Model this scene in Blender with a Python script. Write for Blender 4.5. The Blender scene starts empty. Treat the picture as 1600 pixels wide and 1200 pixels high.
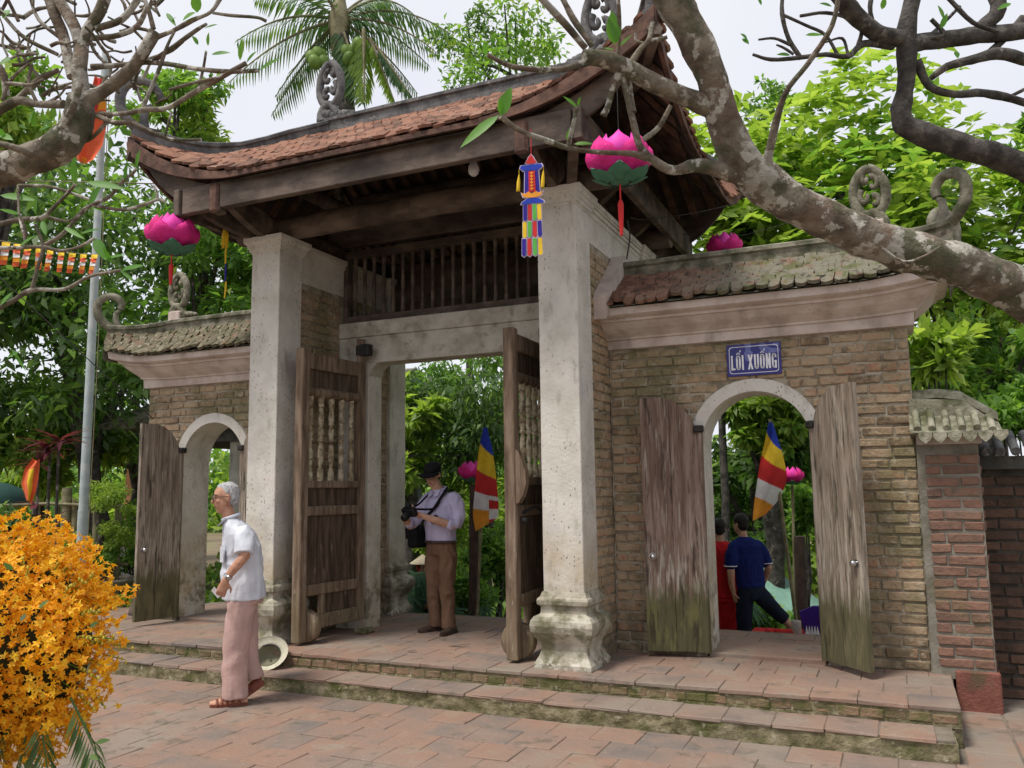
import bpy, bmesh, math, random
import numpy as np
from mathutils import Vector as V, Matrix, noise as mnoise
R=math.radians; PI=math.pi
random.seed(7); rng=np.random.default_rng(7)
scene=bpy.context.scene; col=scene.collection
# ---------------- camera, sky, sun, exposure ----------------
CAM=V((3.9567,-6.3500,1.4)); RT=V((.91141,.41127,-.01343)); UP=V((.06294,-.10707,.99226)); FW=V((-.40665,.90520,.12347)); FPX=1314.35
cd=bpy.data.cameras.new('camera'); cam=bpy.data.objects.new('camera',cd); col.objects.link(cam)
cd.sensor_fit='HORIZONTAL'; cd.sensor_width=36; cd.lens=FPX/1600*36; cd.clip_start=.05; cd.clip_end=2000
mw=Matrix.Identity(4)
for i,a in enumerate((RT,UP,-FW)):
    for j in range(3): mw[j][i]=a[j]
mw.translation=CAM; cam.matrix_world=mw; scene.camera=cam
SUN_EL,SUN_AZ=64,212   # azimuth clockwise from +Y
w=bpy.data.worlds.new('World'); scene.world=w; w.use_nodes=True
nt=w.node_tree; bg=nt.nodes['Background']; bg.inputs[1].default_value=.1
sky=nt.nodes.new('ShaderNodeTexSky'); sky.sky_type='NISHITA'; sky.sun_disc=False; sky.sun_elevation=R(SUN_EL); sky.sun_rotation=R(SUN_AZ)
mx=nt.nodes.new('ShaderNodeMix'); mx.data_type='RGBA'; mx.inputs[0].default_value=.9

tcw=nt.nodes.new('ShaderNodeTexCoord'); cn=nt.nodes.new('ShaderNodeTexNoise'); cn.inputs['Scale'].default_value=2.2; cn.inputs['Detail'].default_value=5; nt.links.new(tcw.outputs['Generated'],cn.inputs[0])
cr_=nt.nodes.new('ShaderNodeValToRGB'); cr_.color_ramp.elements[0].position=.3; cr_.color_ramp.elements[0].color=(5.9,6.05,6.7,1); cr_.color_ramp.elements[1].position=.7; cr_.color_ramp.elements[1].color=(7.0,7.0,7.2,1)
nt.links.new(cn.outputs[0],cr_.inputs[0]); nt.links.new(cr_.outputs[0],mx.inputs[7])
nt.links.new(sky.outputs[0],mx.inputs[6]); nt.links.new(mx.outputs[2],bg.inputs[0])
sd=bpy.data.lights.new('sun','SUN'); sd.energy=2.4; sd.angle=R(14); sd.color=(1,.95,.86)
so=bpy.data.objects.new('sun',sd); col.objects.link(so)
sdir=V((math.sin(R(SUN_AZ))*math.cos(R(SUN_EL)),math.cos(R(SUN_AZ))*math.cos(R(SUN_EL)),math.sin(R(SUN_EL))))
so.rotation_euler=sdir.to_track_quat('Z','Y').to_euler(); so.location=(0,-5,12)
vs=scene.view_settings; vs.view_transform='Standard'; vs.look='None'; vs.gamma=1; vs.exposure=0.52; vs.use_curve_mapping=False
# ---------------- helpers ----------------
def at(u,v,d): return CAM+(FW+RT*((u-800)/FPX)-UP*((v-600)/FPX))*d
def atz(u,v,z):
    r=FW+RT*((u-800)/FPX)-UP*((v-600)/FPX); return CAM+r*((z-CAM.z)/r.z)
def aty(u,v,y):
    r=FW+RT*((u-800)/FPX)-UP*((v-600)/FPX); return CAM+r*((y-CAM.y)/r.y)
ORG={}
def _link(o,parent,org):
    col.objects.link(o); org=V(org); ORG[o.name]=org
    if parent is not None: o.parent=parent; o.location=org-ORG[parent.name]
    else: o.location=org
    return o
def thing(name,loc,label=None,cat=None,group=None,kind=None):
    o=bpy.data.objects.new(name,None); o.empty_display_size=.2; _link(o,None,loc); return tag(o,label,cat,group,kind)
def sub(name,parent,loc):
    o=bpy.data.objects.new(name,None); o.empty_display_size=.1; return _link(o,parent,loc)
def tag(o,label=None,cat=None,group=None,kind=None):
    if label: o['label']=label
    if cat: o['category']=cat
    if group: o['group']=group
    if kind: o['kind']=kind
    return o
def inst(name,me,parent,loc,rot=None,scale=None):
    o=bpy.data.objects.new(name,me); _link(o,parent,loc)
    if rot is not None: o.rotation_euler=rot
    if scale is not None: o.scale=scale
    return o
def mats_to(me,mats):
    for m in (mats if isinstance(mats,(list,tuple)) else [mats]): me.materials.append(m)
class MB:
    def __init__(s): s.v=[];s.f=[];s.m=[];s.s=[]
    def add(s,vs,fs,mi=0,sm=False):
        b=len(s.v); s.v.extend(V(x) for x in vs)
        for f in fs: s.f.append(tuple(i+b for i in f)); s.m.append(mi); s.s.append(sm)
        return s
    def box(s,x0,x1,y0,y1,z0,z1,mi=0,mat=None):
        vs=[V((x,y,z)) for z in (z0,z1) for y in (y0,y1) for x in (x0,x1)]
        if mat is not None: vs=[mat@v for v in vs]
        return s.add(vs,[(0,2,3,1),(4,5,7,6),(0,1,5,4),(2,6,7,3),(0,4,6,2),(1,3,7,5)],mi)
    def cbox(s,x0,x1,y0,y1,z0,z1,b=.008,mi=0,mat=None,jit=0):
        """box with chamfered edges"""
        c=V(((x0+x1)/2,(y0+y1)/2,(z0+z1)/2)); h=(abs(x1-x0)/2,abs(y1-y0)/2,abs(z1-z0)/2); b=min(b,*[k*.45 for k in h])
        vs=[];ix={}
        for sx in (-1,1):
            for sy in (-1,1):
                for sz in (-1,1):
                    j=V([random.uniform(-jit,jit) for _ in range(3)])
                    for a in range(3):
                        d=[sx*(h[0]-b),sy*(h[1]-b),sz*(h[2]-b)]; d[a]=(sx,sy,sz)[a]*h[a]
                        ix[(sx,sy,sz,a)]=len(vs); vs.append(c+V(d)+j)
        fs=[]
        for a in range(3):
            o1,o2=(a+1)%3,(a+2)%3
            for sg in (-1,1):
                q=[]
                for p,r in ((-1,-1),(1,-1),(1,1),(-1,1)):
                    k=[0,0,0]; k[a]=sg;k[o1]=p;k[o2]=r; q.append(ix[(*k,a)])
                fs.append(tuple(q if sg>0 else q[::-1]))
            for p in (-1,1):
                for r in (-1,1):
                    k0=[0,0,0];k1=[0,0,0]; k0[a]=-1;k1[a]=1
                    for k in (k0,k1): k[o1]=p;k[o2]=r
                    q=(ix[(*k0,o1)],ix[(*k1,o1)],ix[(*k1,o2)],ix[(*k0,o2)])
                    fs.append(q if p*r>0 else q[::-1])
        for sx in (-1,1):
            for sy in (-1,1):
                for sz in (-1,1):
                    t=tuple(ix[(sx,sy,sz,a)] for a in range(3)); fs.append(t if sx*sy*sz>0 else t[::-1])
        if mat is not None: vs=[mat@v for v in vs]
        return s.add(vs,fs,mi)
    def loft(s,rings,caps=True,mi=0,sm=True,closed=True):
        n=len(rings[0]); vs=[p for r in rings for p in r]; fs=[]
        for i in range(len(rings)-1):
            for j in range(n if closed else n-1):
                k=(j+1)%n; fs.append((i*n+j,i*n+k,(i+1)*n+k,(i+1)*n+j))
        s.add(vs,fs,mi,sm)
        if caps and closed:
            s.add(rings[0],[tuple(range(n))[::-1]],mi); s.add(rings[-1],[tuple(range(n))],mi)
        return s
    def tube(s,pts,rad,n=8,mi=0,caps=True,sm=True,wob=0,flat=None):
        pts=[V(p) for p in pts]; N=len(pts)
        if not hasattr(rad,'__len__'): rad=[rad]*N
        t0=(pts[1]-pts[0]).normalized(); a=V((0,0,1)) if abs(t0.z)<.9 else V((1,0,0))
        u=a.cross(t0).normalized(); rings=[]
        for i,p in enumerate(pts):
            t=(pts[min(i+1,N-1)]-pts[max(i-1,0)])
            t=t.normalized() if t.length>1e-9 else t0
            u=(u-t*u.dot(t)); u=u.normalized() if u.length>1e-6 else t.orthogonal().normalized()
            w_=t.cross(u); ring=[]
            for k in range(n):
                an=2*PI*k/n; r=rad[i]
                if wob: q_=p+(u*math.cos(an)+w_*math.sin(an))*r; r*=1+wob*mnoise.noise(q_*9)+wob*.45*mnoise.noise(q_*27)
                ring.append(p+u*math.cos(an)*r*(flat or 1)+w_*math.sin(an)*r)
            rings.append(ring)
        return s.loft(rings,caps,mi,sm)
    def lathe(s,prof,c,n=16,mi=0,ax=None,sm=True):
        c=V(c); ax=V(ax or (0,0,1)).normalized(); u=ax.orthogonal().normalized(); w_=ax.cross(u)
        rings=[[c+ax*z+(u*math.cos(2*PI*k/n)+w_*math.sin(2*PI*k/n))*r for k in range(n)] for r,z in prof]
        return s.loft(rings,True,mi,sm)
    def sq(s,prof,cx,cy,mi=0):
        rings=[[V((cx-h,cy-h,z)),V((cx+h,cy-h,z)),V((cx+h,cy+h,z)),V((cx-h,cy+h,z))] for h,z in prof]
        return s.loft(rings,True,mi,False)
    def ball(s,c,r,n=10,m=7,mi=0,mat=None):
        c=V(c); rr=V(r) if hasattr(r,'__len__') else V((r,r,r)); rings=[]
        for i in range(m+1):
            th=PI*(i/m); th=min(max(th,.06),PI-.06)
            ring=[V((math.sin(th)*math.cos(2*PI*k/n)*rr.x,math.sin(th)*math.sin(2*PI*k/n)*rr.y,-math.cos(th)*rr.z)) for k in range(n)]
            if mat is not None: ring=[mat@v for v in ring]
            rings.append([c+v for v in ring])
        return s.loft(rings,True,mi,True)
    def prism(s,poly,f,mi=0):
        """poly list of 2d, f(u,v,side)->point, side 0/1"""
        n=len(poly); a=[f(u,v,0) for u,v in poly]; b=[f(u,v,1) for u,v in poly]
        s.add(a+b,[tuple(range(n))[::-1],tuple(range(n,2*n))]+[(i,(i+1)%n,n+(i+1)%n,n+i) for i in range(n)],mi); return s
    def leaf(s,b,d,nrm,L,W,mi=0,curl=.25,fold=.25,seg=3):
        b=V(b);d=V(d).normalized(); nrm=V(nrm); nrm=(nrm-d*nrm.dot(d)); nrm=nrm.normalized() if nrm.length>1e-5 else d.orthogonal().normalized()
        sd_=d.cross(nrm); vs=[b]; fs=[]
        for i in range(1,seg+1):
            t=i/(seg+1); w_=W*math.sin(PI*t**.8)**.9/2; c=b+d*L*t-nrm*curl*L*t*t
            vs+= [c-sd_*w_+nrm*fold*w_, c, c+sd_*w_+nrm*fold*w_]
        vs.append(b+d*L-nrm*curl*L)
        fs=[(0,2,1),(0,3,2)]
        for i in range(seg-1):
            k=1+i*3; fs+=[(k,k+1,k+4,k+3),(k+1,k+2,k+5,k+4)]
        k=1+(seg-1)*3; e=len(vs)-1; fs+=[(k,k+1,e),(k+1,k+2,e)]
        return s.add(vs,fs,mi,True)
    def mesh(s,name,mats,org):
        me=bpy.data.meshes.new(name); me.from_pydata([v-V(org) for v in s.v],[],s.f); mats_to(me,mats)
        me.polygons.foreach_set('material_index',s.m); me.polygons.foreach_set('use_smooth',s.s); me.update(); return me
    def build(s,name,mats,parent=None,org=None,fix=True):
        if org is None:
            xs=[v.x for v in s.v];ys=[v.y for v in s.v];zs=[v.z for v in s.v]
            org=V(((min(xs)+max(xs))/2,(min(ys)+max(ys))/2,min(zs)))
        me=s.mesh(name,mats,org)
        if fix:
            bm=bmesh.new(); bm.from_mesh(me); bmesh.ops.recalc_face_normals(bm,faces=bm.faces); bm.to_mesh(me); bm.free()
        return _link(bpy.data.objects.new(name,me),parent,org)
def npmesh(name,verts,quads,mats,parent=None,org=(0,0,0),smooth=False,midx=None):
    me=bpy.data.meshes.new(name); nv,nq=len(verts),len(quads); k=quads.shape[1]
    me.vertices.add(nv); me.vertices.foreach_set('co',(verts-np.array(org)).astype(np.float32).ravel())
    me.loops.add(nq*k); me.loops.foreach_set('vertex_index',quads.astype(np.int32).ravel())
    me.polygons.add(nq); me.polygons.foreach_set('loop_start',np.arange(0,nq*k,k,dtype=np.int32))
    if midx is not None: me.polygons.foreach_set('material_index',midx.astype(np.int32))
    if smooth: me.polygons.foreach_set('use_smooth',np.ones(nq,dtype=bool))
    mats_to(me,mats); me.update(calc_edges=True); me.validate()
    return _link(bpy.data.objects.new(name,me),parent,org)
def spline(pts,k=4):
    """Catmull-Rom through points (tuples of any length)"""
    P=[np.array(p,float) for p in pts]; P=[2*P[0]-P[1]]+P+[2*P[-1]-P[-2]]; out=[]
    for i in range(1,len(P)-2):
        for j in range(k):
            t=j/k; a,b,c,d=P[i-1:i+3]
            out.append(.5*((2*b)+(c-a)*t+(2*a-5*b+4*c-d)*t*t+(3*b-a-3*c+d)*t**3))
    out.append(P[-2]); return out
# ---------------- materials ----------------
MATS={}
def mk(name,stops,scale=5,rough=.85,bump=.25,bscale=45,rnd=0,isl=0,layers=(),stretch=(1,1,1),spec=.25,trans=0,detail=5,bstretch=None,metal=0,ndist=.0,obj=False):
    m=bpy.data.materials.new(name); m.use_nodes=True; t=m.node_tree; N=t.nodes; L=t.links; N.clear()
    out=N.new('ShaderNodeOutputMaterial'); b=N.new('ShaderNodeBsdfPrincipled')
    b.inputs['Roughness'].default_value=rough; b.inputs['Specular IOR Level'].default_value=spec; b.inputs['Metallic'].default_value=metal
    geo=N.new('ShaderNodeNewGeometry'); pos=geo.outputs['Position']
    if obj: tc=N.new('ShaderNodeTexCoord'); pos=tc.outputs['Object']
    def nz(sc,st,det=detail,dist=0):
        mp=N.new('ShaderNodeMapping'); mp.inputs['Scale'].default_value=st; L.new(pos,mp.inputs[0])
        n=N.new('ShaderNodeTexNoise'); n.inputs['Scale'].default_value=sc; n.inputs['Detail'].default_value=det; n.inputs['Distortion'].default_value=dist; n.inputs['Roughness'].default_value=.6
        L.new(mp.outputs[0],n.inputs[0]); return n.outputs[0]
    def math_(op,a,c,cl=False):
        n=N.new('ShaderNodeMath'); n.operation=op; n.use_clamp=cl
        for i,x in enumerate((a,c)):
            if isinstance(x,(int,float)): n.inputs[i].default_value=x
            else: L.new(x,n.inputs[i])
        return n.outputs[0]
    def mr(x,a,c,lo=0,hi=1):
        n=N.new('ShaderNodeMapRange'); L.new(x,n.inputs[0]); n.inputs[1].default_value=a;n.inputs[2].default_value=c;n.inputs[3].default_value=lo;n.inputs[4].default_value=hi; n.interpolation_type='SMOOTHSTEP'; return n.outputs[0]
    fac=mr(nz(scale,stretch,dist=ndist),.3,.7)
    if rnd or isl:
        if rnd: oi=N.new('ShaderNodeObjectInfo'); r=oi.outputs['Random']; k=rnd
        else: r=geo.outputs['Random Per Island']; k=isl
        fac=math_('ADD',math_('MULTIPLY',fac,1-k),math_('MULTIPLY',r,k))
    rp=N.new('ShaderNodeValToRGB'); L.new(fac,rp.inputs[0]); cr=rp.color_ramp
    while len(cr.elements)<len(stops): cr.elements.new(.5)
    for e,(p,c) in zip(cr.elements,stops): e.position=p; e.color=(*c,1)
    c=rp.outputs[0]
    sep=None
    for ly in layers:
        if ly.get('vor'):
            mp=N.new('ShaderNodeMapping'); mp.inputs['Scale'].default_value=ly.get('stretch',(1,1,1)); L.new(pos,mp.inputs[0])
            vo=N.new('ShaderNodeTexVoronoi'); vo.inputs['Scale'].default_value=ly['scale']; L.new(mp.outputs[0],vo.inputs[0])
            mask=mr(vo.outputs['Distance'],ly['hi'],ly['lo'])
            if ly.get('gate'): mask=math_('MULTIPLY',mask,mr(nz(ly['gate'],(1,1,1)),ly.get('g0',.45),ly.get('g1',.6)))
        else: mask=mr(nz(ly.get('scale',3),ly.get('stretch',(1,1,1))),ly.get('lo',.45),ly.get('hi',.6))
        if 'z0' in ly:   # full at z0, none at z1, broken up by noise
            if sep is None: sp=N.new('ShaderNodeSeparateXYZ'); L.new(geo.outputs['Position'],sp.inputs[0]); sep=sp.outputs
            zz=math_('ADD',sep[2],math_('MULTIPLY',math_('SUBTRACT',nz(ly.get('zs',4),ly.get('zst',(1,1,.35))),.5),ly.get('zn',.5)))
            zm=mr(zz,ly['z1'],ly['z0']) if ly['z1']<ly['z0'] else mr(zz,ly['z0'],ly['z1'],1,0)
            mask=zm if ly.get('zonly') else math_('MULTIPLY',mask,zm)
        if 'x0' in ly:
            if sep is None: sp=N.new('ShaderNodeSeparateXYZ'); L.new(geo.outputs['Position'],sp.inputs[0]); sep=sp.outputs
            mask=math_('MULTIPLY',mask,mr(sep[0],ly['x0'],ly['x1']))
        mask=math_('MULTIPLY',mask,ly.get('amt',1))
        n=N.new('ShaderNodeMix'); n.data_type='RGBA'; L.new(mask,n.inputs[0]); L.new(c,n.inputs[6]); n.inputs[7].default_value=(*ly['col'],1); c=n.outputs[2]
    L.new(c,b.inputs['Base Color'])
    if bump:
        bn=N.new('ShaderNodeBump'); bn.inputs['Strength'].default_value=bump; bn.inputs['Distance'].default_value=.02
        L.new(nz(bscale,bstretch or stretch),bn.inputs['Height']); L.new(bn.outputs[0],b.inputs['Normal'])
    if trans:
        tr=N.new('ShaderNodeBsdfTranslucent'); g=N.new('ShaderNodeMix'); g.data_type='RGBA'; g.blend_type='MULTIPLY'; g.inputs[0].default_value=1
        L.new(c,g.inputs[6]); g.inputs[7].default_value=(1.5,1.6,.7,1); L.new(g.outputs[2],tr.inputs[0])
        ms=N.new('ShaderNodeMixShader'); ms.inputs[0].default_value=trans; L.new(b.outputs[0],ms.inputs[1]); L.new(tr.outputs[0],ms.inputs[2]); L.new(ms.outputs[0],out.inputs[0])
    else: L.new(b.outputs[0],out.inputs[0])
    MATS[name]=m; return m
def flat(name,c,rough=.6,var=.12,**k):
    return mk(name,[(0,tuple(x*(1-var) for x in c)),(1,tuple(min(1,x*(1+var)) for x in c))],scale=k.pop('scale',8),rough=rough,bump=k.pop('bump',.1),bscale=k.pop('bscale',60),**k)
MOSS=(.075,.08,.03)
plaster=mk('plaster',[(0,(.52,.49,.43)),(.5,(.62,.59,.53)),(1,(.68,.65,.59))],scale=3,rough=.9,bump=.3,bscale=30,layers=[
  dict(col=(.42,.33,.2),scale=4,lo=.3,hi=.65,z0=.55,z1=1.35,zn=.7,amt=.75),
  dict(col=(.13,.12,.1),vor=1,scale=34,lo=.1,hi=.24,stretch=(1,1,.55),gate=2.2,g0=.4,g1=.56,amt=.9),dict(col=(.48,.45,.5),scale=2.5,lo=.55,hi=.75,amt=.5),dict(col=(.6,.5,.45),scale=3.1,lo=.55,hi=.75,amt=.5),
  dict(col=(.16,.145,.09),scale=7,lo=.45,hi=.62,z0=.25,z1=.85,zn=.5,amt=.8),
  dict(col=(.3,.28,.22),scale=10,lo=.56,hi=.72,stretch=(1,1,.3),amt=.6)])
plaster_base=mk('weathered_plaster_base',[(0,(.26,.24,.185)),(.5,(.4,.365,.29)),(1,(.53,.5,.42))],scale=5,rough=.95,bump=.5,bscale=25,layers=[
  dict(col=(.1,.095,.04),scale=6,lo=.45,hi=.62,amt=.75),dict(col=(.6,.57,.5),scale=14,lo=.5,hi=.6,z0=.03,z1=.12,zn=.1,amt=.8),dict(col=(.09,.08,.06),vor=1,scale=30,lo=.08,hi=.2,gate=4,amt=.7)])
lintel_m=mk('lintel_plaster',[(0,(.36,.33,.27)),(.5,(.47,.44,.37)),(1,(.56,.53,.46))],scale=6,rough=.9,bump=.6,bscale=18,layers=[dict(col=(.2,.17,.12),scale=9,lo=.55,hi=.7,amt=.6)])
cornice_m=mk('cornice_plaster',[(0,(.46,.375,.33)),(.5,(.58,.49,.44)),(1,(.66,.58,.53))],scale=4,rough=.9,bump=.3,bscale=30,layers=[
  dict(col=(.1,.085,.07),vor=1,scale=24,lo=.06,hi=.2,gate=5,g0=.5,g1=.6,amt=.8),dict(col=(.15,.13,.1),scale=3,lo=.55,hi=.75,stretch=(1,1,.4),amt=.5)])
brick_m=mk('old_brick',[(0,(.17,.12,.08)),(.2,(.31,.225,.145)),(.5,(.43,.32,.21)),(.8,(.39,.275,.175)),(.92,(.42,.24,.15)),(1,(.39,.2,.125))],scale=14,rough=.95,bump=.7,bscale=35,rnd=.7,layers=[
  dict(col=(.16,.155,.075),scale=1.7,lo=.48,hi=.62,amt=.6),dict(col=(.1,.085,.06),scale=9,lo=.56,hi=.68,amt=.7),dict(col=(.42,.37,.28),scale=16,lo=.54,hi=.68,amt=.6),
  dict(col=(.09,.08,.05),scale=5,lo=.35,hi=.6,z0=.05,z1=.6,zn=.5,amt=.7)])
mortar_m=mk('old_mortar',[(0,(.24,.2,.145)),(.5,(.38,.33,.25)),(1,(.48,.43,.34))],scale=9,rough=1,bump=.8,bscale=40,layers=[
  dict(col=(.11,.11,.05),scale=1.7,lo=.5,hi=.64,amt=.6),dict(col=(.08,.075,.05),scale=4,lo=.35,hi=.6,z0=.05,z1=.5,zn=.5,amt=.7)])
brick2_m=mk('red_brick',[(0,(.13,.085,.065)),(.35,(.21,.125,.092)),(.6,(.26,.145,.105)),(.85,(.24,.155,.115)),(1,(.15,.115,.088))],scale=16,rough=.95,bump=.6,bscale=35,rnd=.65,layers=[dict(col=(.15,.14,.07),scale=3,lo=.5,hi=.65,z0=.2,z1=1.0,zn=.6,amt=.7)])
mortar2_m=mk('grey_mortar',[(0,(.17,.155,.125)),(1,(.27,.25,.21))],scale=9,rough=1,bump=.5,bscale=40,layers=[dict(col=(.14,.13,.08),scale=3,lo=.5,hi=.65,amt=.5)])
brickd_m=mk('dark_brick',[(0,(.06,.045,.035)),(.5,(.12,.075,.055)),(1,(.17,.1,.07))],scale=16,rough=.95,bump=.6,bscale=35,rnd=.6)  # plain dark brown brick tones for the boundary wall
tile_m=mk('red_roof_tile',[(0,(.06,.04,.032)),(.2,(.14,.075,.052)),(.45,(.22,.105,.07)),(.75,(.29,.145,.095)),(1,(.27,.185,.14))],scale=10,rough=.9,bump=.5,bscale=40,rnd=.75,layers=[dict(col=(.09,.08,.06),scale=5,lo=.56,hi=.72,amt=.7)])
tilei_m=mk('red_roof_tile_mass',[(0,(.06,.04,.032)),(.2,(.14,.075,.052)),(.45,(.22,.105,.07)),(.75,(.29,.145,.095)),(1,(.27,.185,.14))],scale=10,rough=.9,bump=.5,bscale=40,isl=.75,layers=[dict(col=(.09,.08,.06),scale=5,lo=.56,hi=.72,amt=.7)])
def mosstile(nm,ly): return mk(nm,[(0,(.08,.055,.042)),(.35,(.19,.1,.07)),(.7,(.27,.15,.105)),(1,(.26,.2,.15))],scale=12,rough=.95,bump=.7,bscale=40,rnd=.6,layers=ly)
wtile_r=mosstile('mossy_tile_right',[dict(col=(.2,.19,.145),scale=9,lo=.3,hi=.5,x0=2.1,x1=3.1,amt=.95),dict(col=(.1,.115,.04),scale=6,lo=.48,hi=.6,x0=2.2,x1=3.2,amt=.8),dict(col=(.06,.05,.04),scale=14,lo=.55,hi=.66,amt=.8)])
wtile_l=mosstile('mossy_tile_left',[dict(col=(.15,.135,.09),scale=9,lo=.3,hi=.48,amt=.95),dict(col=(.08,.08,.035),scale=7,lo=.5,hi=.6,amt=.7),dict(col=(.3,.27,.2),scale=18,lo=.55,hi=.63,amt=.8)])
ridge_m=mk('grey_ridge_mortar',[(0,(.07,.07,.072)),(.5,(.125,.122,.124)),(1,(.19,.187,.185))],scale=7,rough=.95,bump=.5,bscale=30,layers=[dict(col=(.36,.35,.32),scale=13,lo=.58,hi=.7,amt=.6)])
ridgew_m=mk('mossy_ridge_mortar',[(0,(.1,.1,.07)),(.5,(.2,.19,.14)),(1,(.32,.3,.24))],scale=8,rough=.95,bump=.6,bscale=30,layers=[dict(col=(.06,.065,.03),scale=5,lo=.5,hi=.65,amt=.7)])
wood_d=mk('dark_roof_timber',[(0,(.05,.038,.032)),(.5,(.1,.076,.062)),(1,(.17,.13,.105))],scale=5,rough=.8,bump=.3,bscale=30,stretch=(.5,1,1))
wood_r=mk('reddish_roof_board',[(0,(.06,.036,.029)),(.5,(.115,.064,.049)),(1,(.18,.1,.074))],scale=7,rough=.85,bump=.3,bscale=30)
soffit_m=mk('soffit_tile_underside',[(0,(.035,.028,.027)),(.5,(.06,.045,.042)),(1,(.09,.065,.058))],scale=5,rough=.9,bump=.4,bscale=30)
door_m=mk('old_door_timber',[(0,(.1,.068,.045)),(.5,(.18,.125,.085)),(1,(.27,.2,.145))],scale=7,rough=.75,bump=.4,bscale=22,stretch=(3,3,.35),layers=[
  dict(col=(.36,.32,.25),scale=26,lo=.58,hi=.68,stretch=(1,1,.25),z0=.2,z1=1.9,zn=.8,amt=.8),dict(col=(.05,.04,.025),scale=9,lo=.6,hi=.75,stretch=(2,2,.3),amt=.7),dict(col=(.2,.165,.09),scale=5,lo=.35,hi=.6,z0=.05,z1=.7,zn=.4,amt=.6)])
balus_m=mk('worn_baluster',[(0,(.2,.15,.09)),(.5,(.38,.32,.22)),(1,(.5,.44,.33))],scale=14,rough=.8,bump=.3,layers=[dict(col=(.1,.07,.04),scale=22,lo=.52,hi=.62,amt=.8)])
plank_m=mk('weathered_plank',[(0,(.16,.125,.095)),(.5,(.25,.2,.155)),(1,(.35,.295,.245))],scale=5,rough=.85,bump=.4,bscale=20,stretch=(4,4,.3),layers=[
  dict(col=(.42,.385,.32),scale=30,lo=.5,hi=.62,stretch=(1.3,1.3,.16),z0=.75,z1=1.5,zn=.6,zs=5,amt=.75),
  dict(col=(.46,.43,.36),scale=24,lo=.55,hi=.66,stretch=(1.3,1.3,.12),amt=.55),dict(col=(.07,.052,.04),scale=55,lo=.54,hi=.62,stretch=(1.6,1.6,.07),amt=.6),
  dict(col=(.09,.085,.04),zonly=1,z0=.42,z1=.66,zn=.55,zs=16,zst=(1.6,1.6,.25),scale=3,lo=0,hi=.1,amt=.92),
  dict(col=(.17,.145,.08),scale=9,lo=.48,hi=.62,stretch=(1,1,.3),z0=.3,z1=.6,zn=.3,amt=.8),dict(col=(.04,.035,.022),scale=12,lo=.55,hi=.66,stretch=(1.5,1.5,.2),amt=.8)])
plank2_m=mk('weathered_reddish_plank',[(0,(.13,.085,.065)),(.5,(.2,.135,.105)),(1,(.3,.225,.185))],scale=5,rough=.85,bump=.4,bscale=20,stretch=(4,4,.3),layers=[
  dict(col=(.4,.36,.3),scale=30,lo=.46,hi=.6,stretch=(1.3,1.3,.16),z0=.6,z1=1.25,zn=.6,zs=5,amt=.8),
  dict(col=(.46,.43,.36),scale=24,lo=.58,hi=.68,stretch=(1.3,1.3,.12),amt=.55),dict(col=(.06,.04,.03),scale=55,lo=.54,hi=.62,stretch=(1.6,1.6,.07),amt=.6),
  dict(col=(.08,.078,.035),zonly=1,z0=.42,z1=.66,zn=.55,zs=16,zst=(1.6,1.6,.25),scale=3,lo=0,hi=.1,amt=.92),dict(col=(.16,.15,.06),scale=9,lo=.5,hi=.62,stretch=(1,1,.3),z0=.3,z1=.6,zn=.3,amt=.8),dict(col=(.04,.03,.022),scale=12,lo=.55,hi=.66,stretch=(1.5,1.5,.2),amt=.8)])
pave_m=mk('terracotta_paving',[(0,(.155,.135,.125)),(.25,(.215,.165,.138)),(.45,(.25,.175,.138)),(.7,(.28,.175,.13)),(.88,(.28,.205,.155)),(1,(.245,.135,.108))],scale=2.6,rough=.8,bump=.4,bscale=26,rnd=.5,layers=[
  dict(col=(.24,.22,.185),scale=1.3,lo=.48,hi=.66,amt=.6),dict(col=(.11,.1,.075),scale=6,lo=.55,hi=.7,amt=.6),dict(col=(.4,.33,.28),scale=16,lo=.6,hi=.72,amt=.35)])
joint_m=mk('paving_joint',[(0,(.12,.105,.085)),(1,(.24,.2,.16))],scale=6,rough=1,bump=.6)
riser_m=mk('mossy_riser',[(0,(.1,.09,.045)),(.5,(.19,.165,.095)),(1,(.3,.26,.17))],scale=9,rough=1,bump=.9,bscale=30,layers=[dict(col=(.07,.085,.02),scale=4,lo=.5,hi=.65,amt=.7),dict(col=(.42,.38,.28),scale=15,lo=.6,hi=.68,amt=.7)])
riserb_m=mk('mossy_edge_brick',[(0,(.12,.1,.055)),(.5,(.2,.15,.09)),(.8,(.27,.17,.11)),(1,(.12,.11,.1))],scale=11,rough=1,bump=.7,bscale=35,rnd=.6,layers=[dict(col=(.09,.1,.03),scale=4,lo=.48,hi=.62,amt=.75)])
earth_m=mk('earth',[(0,(.13,.1,.065)),(.5,(.2,.155,.105)),(1,(.16,.17,.07))],scale=1.5,rough=1,bump=.6,bscale=12)
iron_m=flat('black_iron',(.03,.028,.027),.6); steel_m=flat('polished_steel',(.55,.55,.56),.2,metal=1.0)
pole_m=mk('painted_pole',[(0,(.34,.4,.4)),(.6,(.42,.48,.48)),(1,(.5,.53,.52))],scale=6,rough=.5,bump=.1)
bark_m=mk('frangipani_bark',[(0,(.085,.068,.052)),(.5,(.175,.145,.112)),(1,(.28,.24,.19))],scale=9,rough=.95,bump=1.0,bscale=34,layers=[
  dict(col=(.17,.11,.08),scale=3.5,lo=.5,hi=.64,amt=.65),dict(col=(.075,.085,.045),scale=6,lo=.5,hi=.6,amt=.7),dict(col=(.5,.475,.42),scale=11,lo=.56,hi=.61,amt=.8),dict(col=(.42,.4,.35),scale=5,lo=.57,hi=.62,amt=.7)])
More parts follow.
